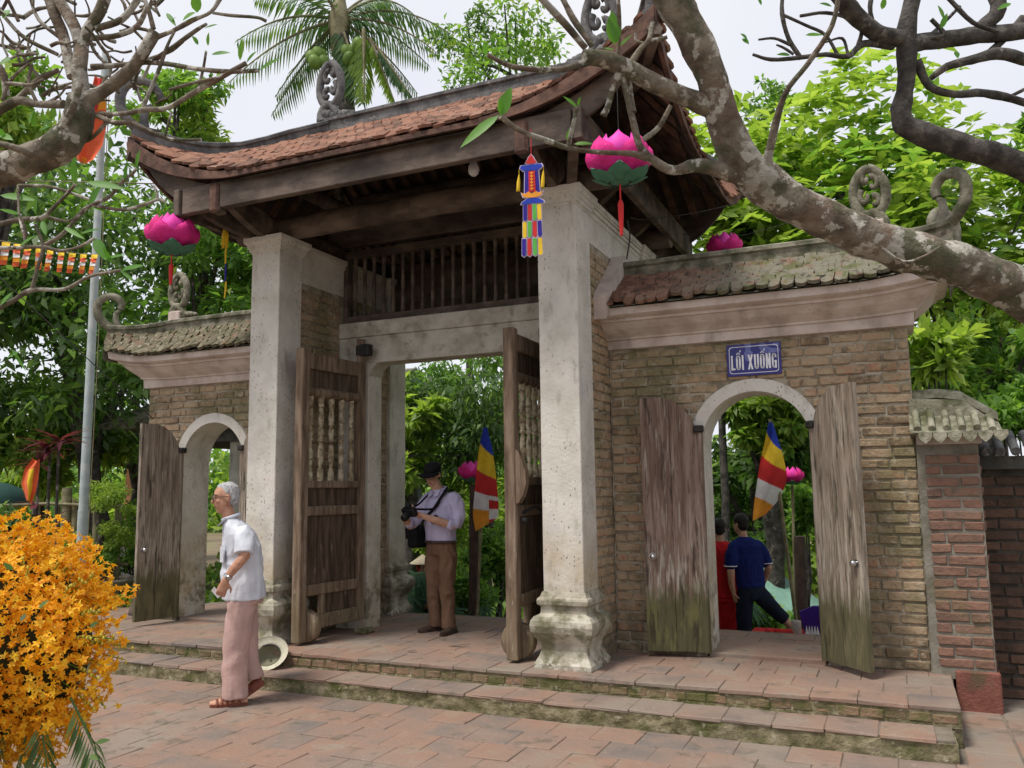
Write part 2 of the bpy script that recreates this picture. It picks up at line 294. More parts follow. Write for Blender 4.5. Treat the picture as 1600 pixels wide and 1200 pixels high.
barkd_m=mk('dark_bark',[(0,(.04,.036,.034)),(.5,(.08,.072,.065)),(1,(.135,.122,.108))],scale=9,rough=.95,bump=.9,bscale=40,layers=[dict(col=(.32,.3,.26),scale=8,lo=.58,hi=.66,amt=.6)])
twig_m=mk('grey_twig',[(0,(.15,.125,.095)),(1,(.3,.265,.21))],scale=14,rough=.9,bump=.4)
def leafm(n,a,b,c,tr=.35,isl=.75): return mk(n,[(0,a),(.5,b),(1,c)],scale=1.1,rough=.5,bump=0,isl=isl,spec=.35,trans=tr,detail=2)
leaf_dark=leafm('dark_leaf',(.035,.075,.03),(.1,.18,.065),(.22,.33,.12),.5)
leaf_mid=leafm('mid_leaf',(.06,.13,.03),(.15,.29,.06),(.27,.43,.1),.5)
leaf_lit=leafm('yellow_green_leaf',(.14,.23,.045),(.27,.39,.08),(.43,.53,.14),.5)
leaf_fr=leafm('frangipani_leaf',(.07,.2,.025),(.11,.28,.04),(.17,.35,.06),.4)
leaf_palm=leafm('palm_leaf',(.05,.11,.05),(.1,.19,.08),(.2,.28,.11),.4)
leaf_blue=leafm('fan_palm_leaf',(.03,.085,.045),(.06,.15,.075),(.1,.22,.1),.3)
leaf_red=leafm('burgundy_leaf',(.07,.012,.025),(.14,.025,.05),(.2,.05,.06),.3)
leaf_yel=leafm('yellow_leaf',(.35,.22,.02),(.5,.35,.03),(.4,.4,.06),.3)
bamboo_m=mk('bamboo',[(0,(.15,.13,.07)),(1,(.28,.25,.15))],scale=8,rough=.6,bump=.2)
pink_m=mk('magenta_cloth',[(0,(.55,.02,.17)),(1,(.74,.03,.27))],scale=9,rough=.75,bump=.35,bscale=45,trans=.0)
pinkl_m=mk('pink_cloth',[(0,(.75,.04,.36)),(1,(.85,.08,.5))],scale=4,rough=.6,bump=.15,bscale=90)
teal_m=flat('green_cloth',(.07,.2,.13),.7); 
red_c=flat('red_cloth',(.55,.03,.03),.75); yel_c=flat('yellow_cloth',(.75,.5,.03),.75); blu_c=flat('blue_cloth',(.02,.05,.4),.75); whi_c=flat('white_cloth',(.72,.7,.7),.8); ora_c=flat('orange_cloth',(.75,.3,.03),.75); gre_c=flat('green_ribbon',(.1,.4,.07),.7); pur_c=flat('indigo_ribbon',(.03,.015,.25),.7); lav_c=flat('white_trim',(.62,.55,.72),.8); reo_c=flat('orange_red_cloth',(.7,.13,.05),.75)
skin_m=mk('skin',[(0,(.4,.22,.15)),(.5,(.5,.29,.2)),(1,(.56,.34,.24))],scale=18,rough=.55,bump=.15,bscale=120)
skin2_m=mk('tanned_skin',[(0,(.38,.18,.115)),(.5,(.48,.25,.165)),(1,(.55,.31,.21))],scale=22,rough=.5,bump=.2,bscale=110)
def cloth(n,c,b=.25,sc=30,v=.1): return mk(n,[(0,tuple(x*(1-v) for x in c)),(1,tuple(min(1,x*(1+v)) for x in c))],scale=6,rough=.9,bump=b,bscale=sc,spec=.1)
shirt_w=cloth('white_shirt',(.6,.62,.68)); pants_p=cloth('dusty_pink_trousers',(.48,.32,.29)); shirt_l=cloth('lavender_shirt',(.5,.46,.63)); pants_b=cloth('brown_trousers',(.17,.1,.065)); black_c=cloth('black_fabric',(.014,.014,.016)); navy_c=cloth('navy_shirt',(.012,.02,.11)); dark_p=cloth('dark_jeans',(.015,.02,.035)); red_s=cloth('red_shirt',(.5,.02,.025))
leather_m=mk('brown_leather',[(0,(.14,.04,.025)),(1,(.26,.08,.045))],scale=15,rough=.4,bump=.2); shoe_m=mk('dark_leather',[(0,(.045,.028,.022)),(1,(.085,.055,.045))],scale=15,rough=.4,bump=.2)
hair_g=mk('grey_hair',[(0,(.26,.26,.27)),(1,(.6,.6,.6))],scale=70,rough=.6,bump=.6,bscale=120,stretch=(1,1,.4)); hair_b=mk('black_hair',[(0,(.008,.007,.007)),(1,(.025,.022,.02))],scale=60,rough=.5,bump=.6,bscale=120)
glass_m=flat('spectacle_frame',(.12,.09,.06),.3); camb_m=flat('camera_body',(.012,.012,.013),.4); straw_m=mk('pale_straw',[(0,(.52,.44,.3)),(1,(.68,.6,.45))],scale=30,rough=.8,bump=.4,bscale=90)
felt_m=mk('cream_felt',[(0,(.46,.43,.33)),(1,(.56,.53,.42))],scale=20,rough=.95,bump=.3,bscale=90); feltd_m=flat('hat_lining',(.2,.19,.13),.9)

doorp_m=mk('dark_door_panel',[(0,(.045,.03,.02)),(.5,(.085,.058,.04)),(1,(.14,.1,.07))],scale=8,rough=.8,bump=.4,bscale=22,stretch=(3,3,.3),layers=[dict(col=(.3,.26,.19),scale=26,lo=.6,hi=.68,stretch=(1,1,.2),z0=.2,z1=1.4,zn=.8,amt=.8)])
GZ=-.245; ZS=-.118
# ---------------- terrain ----------------
def tz(x,y):
    z=GZ-.05
    if y>2.25: z=-.42-(y-2.3)*.13 if y<16 else -2.2
    if x<-4.6:
        k=min(1,(-4.6-x)/1.5); z=z*(1-k)+(GZ-.06)*k
    if x>4.7: k=min(1,(x-4.7)/1.2); z=z*(1-k)+(-.3)*k
    if y>30 or abs(x)>40: z=-1.6
    return z
xs=[-600,-200,-80,-45]+list(np.arange(-40,40.1,1.0))+[45,80,200,600]; ys=[-600,-150,-60]+list(np.arange(-30,2.1,2))+[2.2,2.31]+list(np.arange(3,32,1.0))+[40,80,200,600]
vv=[];qq=[]
for j,y in enumerate(ys):
    for i,x in enumerate(xs):
        vv.append((x,y,tz(x,y)+(.06*mnoise.noise((x*.7,y*.7,0)) if y>2.5 else 0)))
nx=len(xs)
for j in range(len(ys)-1):
    for i in range(nx-1): a=j*nx+i; qq.append((a,a+1,a+nx+1,a+nx))
o=npmesh('ground',np.array(vv),np.array(qq),earth_m,smooth=True); tag(o,kind='structure')
# ---------------- shared piece meshes ----------------
def piece(name,sx,sy,sz,mat,b=.006,jit=.003):
    m=MB(); m.cbox(-sx/2,sx/2,-sy/2,sy/2,-sz/2,sz/2,b,jit=jit); return m.mesh(name,mat,(0,0,0))
# ---------------- courtyard ----------------
cy=MB(); cy.box(-9,7,-9.5,-.52,GZ-.3,GZ-.006); cy.box(-9,-3.45,-.52,3.2,GZ-.3,GZ-.006); cy.box(4.14,7,-.53,1.6,GZ-.3,GZ-.007)
court=cy.build('courtyard',joint_m); tag(court,kind='structure')
T=.31; tm=[piece('paving_tile',T-.005,T-.005,.05,pave_m,.004,.003) for _ in range(6)]
vis=[];row=0
y=-.555-T/2
while y>-4.4:
    x=-6.2+(T/2 if row%2 else 0)
    while x<5.9:
        p=V((x,y,GZ)); d=p-CAM; zz=d.dot(FW)
        if zz>.5:
            u=800+FPX*d.dot(RT)/zz; v_=600-FPX*d.dot(UP)/zz
            if -60<u<1660 and v_<1270: vis.append((zz,x,y))
        x+=T
    y-=T; row+=1
vis.sort(); 
for i,(zz,x,y) in enumerate(vis[:300]):
    inst('paving_tile',random.choice(tm),court,(x,y,GZ-.025+random.uniform(-.003,.003)),(random.uniform(-.006,.006),random.uniform(-.006,.006),random.choice((0,PI))+random.uniform(-.008,.008)))
def tile_mass(name,cells,mat,parent,org,z,t,dx=None):
    m=MB()
    for x,y in cells: m.cbox(x-(t-.012)/2,x+(t-.012)/2,y-(t-.012)/2,y+(t-.012)/2,z-.05,z+random.uniform(-.002,.002),.006)
    o=m.build(name,mat,parent,org); o['kind']='stuff'; return o
pavei_m=mk('terracotta_paving_far',[(0,(.155,.135,.125)),(.25,(.215,.165,.138)),(.45,(.25,.175,.138)),(.7,(.28,.175,.13)),(.88,(.28,.205,.155)),(1,(.245,.135,.108))],scale=2.2,rough=.85,bump=.25,bscale=30,isl=.55,layers=[dict(col=(.24,.22,.185),scale=1.3,lo=.48,hi=.66,amt=.6),dict(col=(.11,.1,.075),scale=6,lo=.55,hi=.7,amt=.6)])
cells=[(x,y) for _,x,y in vis[300:]]
cells+=[(x,y) for y in np.arange(-.4,3.1,T) for x in np.arange(-8.5,-3.7,T)]+[(x,y) for y in np.arange(-.4,1.5,T) for x in np.arange(4.4,6.6,T)]
cells+=[(x,y) for y in np.arange(-9.2,-4.5,T) for x in np.arange(-8.5,6.5,T)]
tile_mass('paving_tiles',cells,pavei_m,court,(0,0,GZ),GZ,T)
# ---------------- platform with two steps ----------------
PX0,PX1,PY0,PY1=-4.15,4.25,-.215,2.3
pb=MB(); pb.box(PX0+.02,PX1-.02,PY0+.03,PY1-.02,GZ-.35,-.007); 
plat=pb.build('platform',[joint_m]); tag(plat,kind='structure')
T2=.3; tm2=[piece('floor_tile',T2-.004,T2-.004,.03,pave_m,.004,.003) for _ in range(5)]; th=[piece('edge_tile',T2*.5-.005,.165,.05,pave_m,.005,.003) for _ in range(3)]
n=0; nx_=int((PX1-PX0)/T2); row=0; y=PY0+T2/2-.004
while y<PY1-T2*.4:
    for i in range(nx_+2):
        x=PX0+T2/2+i*T2-(T2/2 if row%2 else 0)
        a_,b_=max(PX0,x-T2/2),min(PX1,x+T2/2)
        if b_-a_<.05: continue
        x=(a_+b_)/2; inst('floor_tile',random.choice(tm2),plat,(x,y+(random.uniform(-.008,.002) if row==0 else 0),-.015+random.uniform(-.002,.002)),(0,0,random.choice((0,PI))+random.uniform(-.006,.006)),((b_-a_)/T2,1.0,1)); n+=1
    y+=T2; row+=1
x=PX0+.075
while x<PX0:
    inst('edge_tile',random.choice(th),plat,(x,PY0+.083,-.024+random.uniform(-.002,.002)),(0,0,random.uniform(-.01,.01))); x+=.15
# riser of the platform: header bricks over a rough mossy course
rb=[piece('riser_brick',.132,.1,.056,riserb_m,.006,.005) for _ in range(5)]
x=PX0+.07
while x<PX1-.06:
    inst('riser_brick',random.choice(rb),plat,(x,PY0+.052+random.uniform(-.004,.004),-.076),(random.uniform(-.02,.02),0,random.uniform(-.02,.02)),(random.uniform(.95,1.02),1,1)); x+=.142
def rough_slab(name,x0,x1,y0,y1,z0,z1,mat,parent,amp=.012,st=.06):
    """block with a crumbly front and right face"""
    nx=int((x1-x0)/st); nz=max(2,int((z1-z0)/.03)); vs=[];q=[]
    for k in range(nz+1):
        for i in range(nx+1):
            x=x0+(x1-x0)*i/nx; z=z0+(z1-z0)*k/nz
            vs.append((x,y0+amp*mnoise.noise((x*7,z*9,y0*5))+amp*.6*mnoise.noise((x*25,z*25,3)),z))
    for k in range(nz):
        for i in range(nx): a=k*(nx+1)+i; q.append((a,a+1,a+nx+2,a+nx+1))
    b=len(vs); 
    for i in range(nx+1): vs.append((x0+(x1-x0)*i/nx,y1,z1))
    for i in range(nx): q.append((nz*(nx+1)+i,nz*(nx+1)+i+1,b+i+1,b+i))
    c=len(vs)
    for k in range(nz+1): vs.append((x1,y1,z0+(z1-z0)*k/nz))
    for k in range(nz): q.append((k*(nx+1)+nx,c+k,c+k+1,(k+1)*(nx+1)+nx))
    m=MB(); m.add(vs,q,0,False); return m.build(name,mat,parent,fix=False)
rough_slab('riser_course',PX0,PX1,PY0+.004,PY0+.12,ZS-.01,-.104,riser_m,plat); rough_slab('riser_bed',PX0,PX1,PY0+.008,PY0+.12,-.106,-.03,riser_m,plat,.006)
sy0=PY0-.334
st=MB(); st.box(PX0+.02,PX1-.06,sy0+.02,PY0+.03,GZ-.3,ZS-.007)
step=st.build('step',[joint_m]); tag(step,kind='structure')
tm3=[piece('tread_tile',.312,.33,.024,pave_m,.006,.004) for _ in range(5)]
x=PX0+.16
while x<PX1-.1:
    inst('tread_tile',random.choice(tm3),step,(x,sy0+.165+random.uniform(-.006,.006),ZS-.012+random.uniform(-.002,.002)),(0,0,random.choice((0,PI))+random.uniform(-.008,.008))); x+=.317
rough_slab('riser_course',PX0,PX1-.045,sy0+.006,sy0+.1,GZ-.02,ZS-.022,riser_m,step)
# end faces of platform and step on the right
m=MB(); m.box(PX1-.05,PX1-.003,PY0+.02,PY1,GZ-.2,-.031); m.build('end_face',riser_m,plat); m=MB(); m.box(PX1-.1,PX1-.048,sy0+.015,PY0+.05,GZ-.2,ZS-.026); m.build('end_face',riser_m,step)
# sills in the side arches
for sx in (-1,1):
    m=MB(); m.cbox(sx*2.93-.46,sx*2.93+.46,.87,1.5,-.01,.035,.008); m.build('sill_slab',pave_m,plat)
m=MB(); m.box(-4.0,4.1,PY1-.03,PY1+.0,-.6,-.01); m.build('back_face',riser_m,plat)
# ---------------- bricks ----------------
def brickset(name,mat): return [(L_,[piece(name,L_,.10,.066,mat,.007,.005) for _ in range(4)]) for L_ in (.232,.15,.11)]
BR=brickset('brick',brick_m); BR2=brickset('brick',brick2_m); BRD=brickset('brick',brickd_m)
def lay(parent,fn,segs_at,z0,z1,bs=BR,pitch=.082,proud=.013,joint=.014,rz=0):
    """fn(u,z,out)->world point ; segs_at(z)->list of (u0,u1)"""
    z=z0+pitch/2; row=0; cnt=0
    while z<z1-pitch*.45:
        for (a,b) in segs_at(z):
            u=a; first=True
            while u<b-.035:
                ln=.232 if not(first and row%2) else .11
                if random.random()<.12: ln=.15
                ln=min(ln,b-u)
                if b-(u+ln)<.06: ln=b-u
                base,ms=min(bs,key=lambda t:abs(t[0]-(ln-.0)))
                sc=(ln-joint)/base
                inst('brick',random.choice(ms),parent,fn(u+ln/2,z+random.uniform(-.004,.004),proud-.05+random.uniform(-.006,.006)),(random.uniform(-.015,.015),random.uniform(-.02,.02),rz+random.uniform(-.015,.015)+random.choice((0,PI))),(sc,1,random.uniform(.93,1.03)))
                cnt+=1; u+=ln; first=False
        z+=pitch; row+=1
    return cnt
# ---------------- gatehouse ----------------
S,HW=1.527,.1715; PYC=HW; BYC=2.16
gate=thing('gatehouse',(0,1.165,0),'large central gatehouse with white pillars, curved red tiled roof and open wooden doors','gatehouse')
base_prof=[(.238,0),(.238,.035),(.228,.05),(.205,.09),(.19,.135),(.195,.18),(.222,.225),(.252,.275),(.262,.325),(.256,.365),(.236,.395),(.2,.412),(.192,.42),(.19,.47),(.2,.478),(.213,.488),(.216,.52),(.21,.535),(.196,.545),(.186,.57),(.18,.585)]
cap_prof=[(.178,3.735),(.178,3.75),(.192,3.756),(.196,3.785),(.205,3.79),(.21,3.82),(.222,3.828),(.232,3.845),(.236,3.888)]
for sx in (-1,1):
    for yc in (PYC,BYC):
        p=MB(); 
        zz=[.57+(3.75-.57)*i/14 for i in range(15)]
        rings=[]
        for z in zz:
            r=[]
            for (a,b) in ((-1,-1),(1,-1),(1,1),(-1,1)):
                d=.004*mnoise.noise((sx*S+a,yc+b,z*2.3)); r+= [V((sx*S+a*(HW-.006)+d,yc+b*HW,z)),V((sx*S+a*HW,yc+b*(HW-.006)+d,z))] if a*b<0 else [V((sx*S+a*HW,yc+b*(HW-.006)+d,z)),V((sx*S+a*(HW-.006)+d,yc+b*HW,z))]
            rings.append(r)
        p.loft(rings,True,0,False); pil=p.build('pillar',plaster,gate)
        b=MB(); b.sq(base_prof,sx*S,yc); b.build('pillar_base',plaster_base,pil)
        c=MB(); c.sq(cap_prof,sx*S,yc); c.build('capital',plaster,pil)
# side walls with frieze and cornice
for sx in (-1,1):
    x_in,x_out=1.40,1.682
    m=MB(); xa,xb=sorted((sx*x_in,sx*x_out)); m.box(xa,xb,.335,1.995,-.01,3.5); wl=m.build('side_wall',mortar_m,gate)
    m=MB(); m.box(xa-.006,xb+.006,.336,1.994,3.5,3.742); m.build('frieze',plaster,wl)
    m=MB()
    for hx,z0,z1 in ((.012,3.742,3.79),(.028,3.79,3.826),(.045,3.826,3.845),(.055,3.845,3.888)): m.box(xa-hx,xb+hx,.36,1.97,z0,z1)
    m.build('wall_cornice',plaster,wl)
    segs=lambda z:[(.352,.835)] if z<3.33 else [(.352,1.98)]
    if sx>0:
        lay(wl,lambda u,z,o:V((x_out+o,u,z)),segs,0,3.5,rz=PI/2)
    else:
        lay(wl,lambda u,z,o:V((-x_in+o,u,z)),lambda z:[(.352,1.03)]+([(1.3,1.98)] if z<3.2 else []),0,3.5,rz=PI/2)
# door wall
XD,YD,YD2=1.013,1.04,1.285
for sx in (-1,1):
    m=MB(); a,b=sorted((sx*XD,sx*1.403)); m.cbox(a,b,YD,YD2,-.005,2.735,.006); m.build('door_jamb',plaster,gate)
m=MB(); m.cbox(-1.403,1.403,YD+.002,YD2-.002,2.735,3.02,.006)
for sx in (-1,1):
    m.prism([(sx*XD,2.60),(sx*(XD-.012),2.62),(sx*(XD-.03),2.67),(sx*(XD-.06),2.7),(sx*(XD-.1),2.734),(sx*XD,2.734)],lambda u,v,s:V((u,YD+.003 if s==0 else YD2-.003,v)))
m.build('lintel',lintel_m,gate)
m=MB(); m.cbox(-1.403,1.403,YD-.012,YD2+.012,3.022,3.185,.008); m.build('lintel_ledge',lintel_m,gate)
lat=MB(); lat.cbox(-1.39,1.39,1.1,1.2,3.187,3.27,.006); lat.cbox(-1.39,1.39,1.1,1.2,3.92,4.0,.006); lat.box(-1.39,-1.34,1.1,1.2,3.27,3.92); lat.box(1.34,1.39,1.1,1.2,3.27,3.92)
la=lat.build('lattice_frame',wood_d,gate)
prof=[(.026,3.27),(.026,3.33),(.018,3.345),(.024,3.4),(.017,3.5),(.024,3.6),(.017,3.68),(.024,3.78),(.018,3.85),(.026,3.86),(.026,3.92)]
m=MB(); m.lathe([(r,z-3.27) for r,z in prof],(0,0,0),8); sl=m.mesh('lattice_slat',wood_d,(0,0,0))
for i in range(22): inst('lattice_slat',sl,la,(-1.27+i*.121,1.15,3.27))
m=MB(); m.box(-1.36,1.36,2.03,2.06,3.3,4.05); m.build('sky_gap_boarding',wood_d,gate); m=MB(); m.cbox(-1.33,1.33,1.88,2.0,3.25,3.4,.008); m.cbox(-1.6,1.6,1.1,1.2,4.05,4.25,.01); m.build('tie_beam',wood_d,gate)  # boarding added behind the lattice to shut out the bright sky gap
# roof timbers
def logx(name,x0,x1,y,z,r,mat=wood_d,par=gate):
    m=MB(); N=14; m.tube([(x0+(x1-x0)*i/N,y,z+.006*math.sin(i*1.7)) for i in range(N+1)],[r*(1+.04*mnoise.noise((i*.9,y,z))) for i in range(N+1)],12); return m.build(name,mat,par)
logx('purlin',-1.98,1.98,PYC,4.005,.115); logx('purlin',-1.98,1.98,BYC,4.005,.115); logx('purlin',-1.95,1.95,1.165,5.12,.1); logx('purlin',-1.6,1.6,.7,4.75,.08); logx('purlin',-1.6,1.6,1.63,4.75,.08)
for sx in (-1,1):
    m=MB(); m.tube([(sx*S,-.05+i*.24,4.0) for i in range(11)],.11,12); m.build('cross_beam',wood_d,gate)
    m=MB(); m.tube([(sx*1.3,.1+i*.21,4.42+.0*i) for i in range(11)],.08,10); m.build('cross_beam',wood_d,gate)
# eave fascia ring (straight boards) at the overhang
FX,FY0,FY1=2.02,-.70,3.03
fr=MB(); fr.cbox(-1.93,1.93,FY0,FY0+.07,3.97,4.22,.008); f1=fr.build('eave_beam',wood_d,gate)
fr=MB(); fr.cbox(-1.93,1.93,FY1-.07,FY1,3.97,4.22,.008); fr.build('eave_beam',wood_d,gate)
for sx in (-1,1):
    fr=MB(); a,b=sorted((sx*FX,sx*(FX-.07))); fr.cbox(a,b,FY0-.02,FY1+.02,3.965,4.215,.008); fr.build('eave_beam',wood_d,gate)
# curved brackets from pillars to the eave beam, with blocks hanging on the beam
def bracket(p0,p1,w=.08):
    p0=V(p0);p1=V(p1); d=(p1-p0); h=V((d.x,d.y,0)); s_=V((0,0,1)).cross(h).normalized()*w/2
    top=[];bot=[]
    for i in range(9):
        t=i/8; c=p0+d*t; top.append(c+V((0,0,.1-.03*t))); bot.append(c+V((0,0,-.12*(1-t)**1.5-.02-.05*math.sin(PI*t))))
    m=MB(); ring=top+bot[::-1]; n=len(ring); vs=[p-s_ for p in ring]+[p+s_ for p in ring]
    fs=[(i,i+1,n-2-i,n-1-i) for i in range(8)]; fs=[f[::-1] for f in fs]+[(n+f[0],n+f[1],n+f[2],n+f[3]) for f in fs]+[(i,(i+1)%n,n+(i+1)%n,n+i) for i in range(n)]
    m.add(vs,fs); return m.build('bracket',wood_d,gate)
for sx in (-1,1):
    bracket((sx*S,.05,4.0),(sx*S,FY0+.08,4.1)); bracket((sx*S,2.28,4.0),(sx*S,FY1-.08,4.1))
    bracket((sx*(S+.1),.1,4.0),(sx*(FX-.1),FY0+.1,4.08)); bracket((sx*(S+.1),2.25,4.0),(sx*(FX-.1),FY1-.1,4.08))
    bracket((sx*(S+.08),.6,4.0),(sx*(FX-.08),.6,4.1)); bracket((sx*(S+.08),1.7,4.0),(sx*(FX-.08),1.7,4.1))
    m=MB(); m.cbox(sx*S-.055,sx*S+.055,FY0-.03,FY0+.1,3.93,4.2,.02); m.build('beam_block',wood_r,gate)
    m=MB(); m.cbox(sx*S-.05,sx*S+.06,FY0-.02,FY0+.1,3.93,4.0,.02); m.build('beam_peg',wood_d,gate)
# ---------------- main roof ----------------
RX,RYH,YC=2.6,1.915,1.165
def ipl(x,xp,fp): return float(np.interp(x,xp,fp))
HK=[0,.125,.25,.375,.5,.65,.8,.92,1]; HZ=[5.60,5.46,5.325,5.175,5.045,4.955,4.93,4.945,4.99]
def zhip(k): return ipl(k,HK,HZ)-.16
def lift(a,a0,a1): return .58*max(0,(a-a0)/(a1-a0))**2.2
def zfront(x,s):  # s 0 eave..1 top ; returns point on the front slope (mirrored later)
    ax=abs(x); ze=4.255+lift(ax,1.0,RX)
    k=max(0,(ax-1.65)/.95); yt=YC-RYH*k; zt=zhip(k)
    if k==0: zt=5.42
    y0=YC-RYH; return V((x,y0+(yt-y0)*s,ze+(zt-ze)*(.8*s+.2*s*s)))
def zside(y,s):
    ay=abs(y-YC); ze=4.255+lift(ay,.4,RYH); k=ay/RYH; xt=1.65+.95*k; zt=zhip(k)
    return V((RX+(xt-RX)*s,y,ze+(zt-ze)*(.8*s+.2*s*s)))
def slope_pt(face,a,s):
    if face=='F': return zfront(a,s)
    if face=='B': p=zfront(a,s); return V((p.x,2*YC-p.y,p.z))
    if face=='R': return zside(a,s)
    p=zside(a,s); return V((-p.x,p.y,p.z))
def deck(face,off,n=40,k=10):
    A=(-RX,RX) if face in 'FB' else (YC-RYH,YC+RYH)
    return [[slope_pt(face,A[0]+(A[1]-A[0])*i/n,min(j/k,.999))+V((0,0,off)) for i in range(n+1)] for j in range(k+1)]
dk=MB()
for face in 'FBRL':
    for off in (-.02,-.085):
        g=deck(face,off); n=len(g[0]); vs=[p for r in g for p in r]
        fs=[(j*n+i,j*n+i+1,(j+1)*n+i+1,(j+1)*n+i) for j in range(len(g)-1) for i in range(n-1)]
        dk.add(vs,fs,0,True)
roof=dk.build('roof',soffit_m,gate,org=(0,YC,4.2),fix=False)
# eave edge board following the curve
for face in 'FBRL':
    m=MB(); A=(-RX,RX) if face in 'FB' else (YC-RYH,YC+RYH); N=40; rings=[]
    for i in range(N+1):
        p=slope_pt(face,A[0]+(A[1]-A[0])*i/N,0); q=slope_pt(face,A[0]+(A[1]-A[0])*i/N,.04); d=(q-p); d.z=0; d=d.normalized() if d.length>1e-6 else V((0,1,0))
        if i in (0,N): d=V((0,1 if face=='F' else -1,0)) if face in 'FB' else V((-1 if face=='R' else 1,0,0))
        a=p-d*.012; hh=.045+.13*(max(0,p.z-4.255)/.58)**.6*(1 if face in 'FB' else .7); rings.append([a+V((0,0,.0)),a+d*.035+V((0,0,.0)),a+d*.035+V((0,0,-hh)),a+V((0,0,-hh))])
    m.loft(rings,True,0,False); m.build('eave_board',wood_r,roof)
# lower shaped corner board under the lifted corners
for sx in (-1,1):
    for face,sg in (('F',-1),('B',1)):
        m=MB(); rings=[]
        for i in range(13):
            x=1.5+(RX-.06-1.5)*i/12; p=slope_pt(face,sx*x,0); y=p.y-sg*.05-sg*.05; lo=4.03+(p.z-.1-4.03)*(i/12)**1.6
            rings.append([V((sx*x,y,p.z-.1)),V((sx*x,y-sg*.03,p.z-.1)),V((sx*x,y-sg*.03,min(lo,p.z-.11))),V((sx*x,y,min(lo,p.z-.11)))])
        m.loft(rings,True,0,False); m.build('corner_board',wood_d,roof)
    for yf,sg in ((YC-RYH,-1),(YC+RYH,1)):  # hip rafter
        m=MB(); pts=[]
        for i in range(11):
            t=i/10; k=t; x=1.65+.95*k; y=YC+sg*RYH*k; pts.append(V((sx*x,y,zhip(k)-.17)))
        m.tube(pts,[.06]*11,6,sm=False); m.build('hip_rafter',wood_d,roof)
# rafters below the deck
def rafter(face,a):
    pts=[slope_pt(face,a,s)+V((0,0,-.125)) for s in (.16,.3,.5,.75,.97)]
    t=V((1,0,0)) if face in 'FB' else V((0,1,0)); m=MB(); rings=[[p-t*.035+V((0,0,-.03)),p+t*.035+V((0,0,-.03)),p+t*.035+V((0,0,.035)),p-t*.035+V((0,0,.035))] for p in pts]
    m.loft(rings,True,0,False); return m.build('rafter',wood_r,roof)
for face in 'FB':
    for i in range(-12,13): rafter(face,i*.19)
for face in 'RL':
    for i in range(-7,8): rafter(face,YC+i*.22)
# roof tiles
def tile_mesh(name,w,L_,t,mat):
    m=MB(); out=[(-w/2,.0),(-w/2,-L_*.72),(-w*.3,-L_*.93),(0,-L_),(w*.3,-L_*.93),(w/2,-L_*.72),(w/2,0)]
    f=lambda u,v,s:V((u,v,(t if s else 0)+(.35*t if v<-L_*.9 else 0)+random.uniform(-.001,.001)))
    m.prism(out,f); return m
TW,TL,TT,TE=.112,.18,.024,.094
tmesh=[tile_mesh('roof_tile',TW-.006,TL,TT,tile_m).mesh('roof_tile',tile_m,(0,0,0)) for _ in range(4)]
def frame(p,down,side):
    y=-down.normalized(); z=side.cross(y).normalized() ; x=y.cross(z)
    if z.z<0: z=-z; x=-x
    return Matrix((x,y,z)).transposed()
def tiles_on(face,pick):
    out=[]; rows=27
    for r in range(rows):
        w_=RX if face in 'FB' else RYH; a0=0 if face in 'FB' else YC
        nA=int(2*w_/TW)
        for i in range(nA):
            a=a0-w_+TW*(i+.5+(.5 if r%2 else 0))
            if abs(a-a0)>w_-.02: continue
            p0=slope_pt(face,a,0); p1=slope_pt(face,a,.999); ln=(p1-p0).length
            s=(r*TE+.02)/max(ln,.01)
            if s>.97: continue
            p=slope_pt(face,a,min(1,s+.09/ln)); q=slope_pt(face,a,max(0,s-.02)); 
            dn=(q-p) if (q-p).length>1e-4 else V((0,-1,-.6))
            da=.02; sd_=(slope_pt(face,a+da,s)-slope_pt(face,a-da,s))
            out.append((r,p,dn,sd_))
    return out
TI=tiles_on('F',0); TI.sort(key=lambda t:t[0])
rest=MB()
def tile_place(mb,p,dn,sd_,w=TW-.006,L_=TL,t=TT,tilt=.17,lo=.006):
    M3=frame(p,dn,sd_); M3=M3@Matrix.Rotation(tilt+random.uniform(-.1,.1),3,'X')@Matrix.Rotation(random.uniform(-.13,.13),3,'Z')@Matrix.Rotation(random.uniform(-.08,.08),3,'Y')
    return M3,p+M3@V((0,.06+random.uniform(-.012,.012),.012+lo+random.uniform(0,.016)))
for k,(r,p,dn,sd_) in enumerate(TI):
    M3,loc=tile_place(None,p,dn,sd_)
    if k<300: inst('roof_tile',random.choice(tmesh),roof,loc,M3.to_euler())
    else:
        tmb=tile_mesh('t',TW-.006,TL,TT,None); rest.add([loc+M3@v for v in tmb.v],tmb.f)
for face in 'BRL':
    for (r,p,dn,sd_) in tiles_on(face,0):
        M3,loc=tile_place(None,p,dn,sd_); tmb=tile_mesh('t',TW-.006,TL,TT,None); rest.add([loc+M3@v for v in tmb.v],tmb.f)
o=rest.build('roof_tiles',tilei_m,roof,org=(0,YC,4.3),fix=False); o['kind']='stuff'
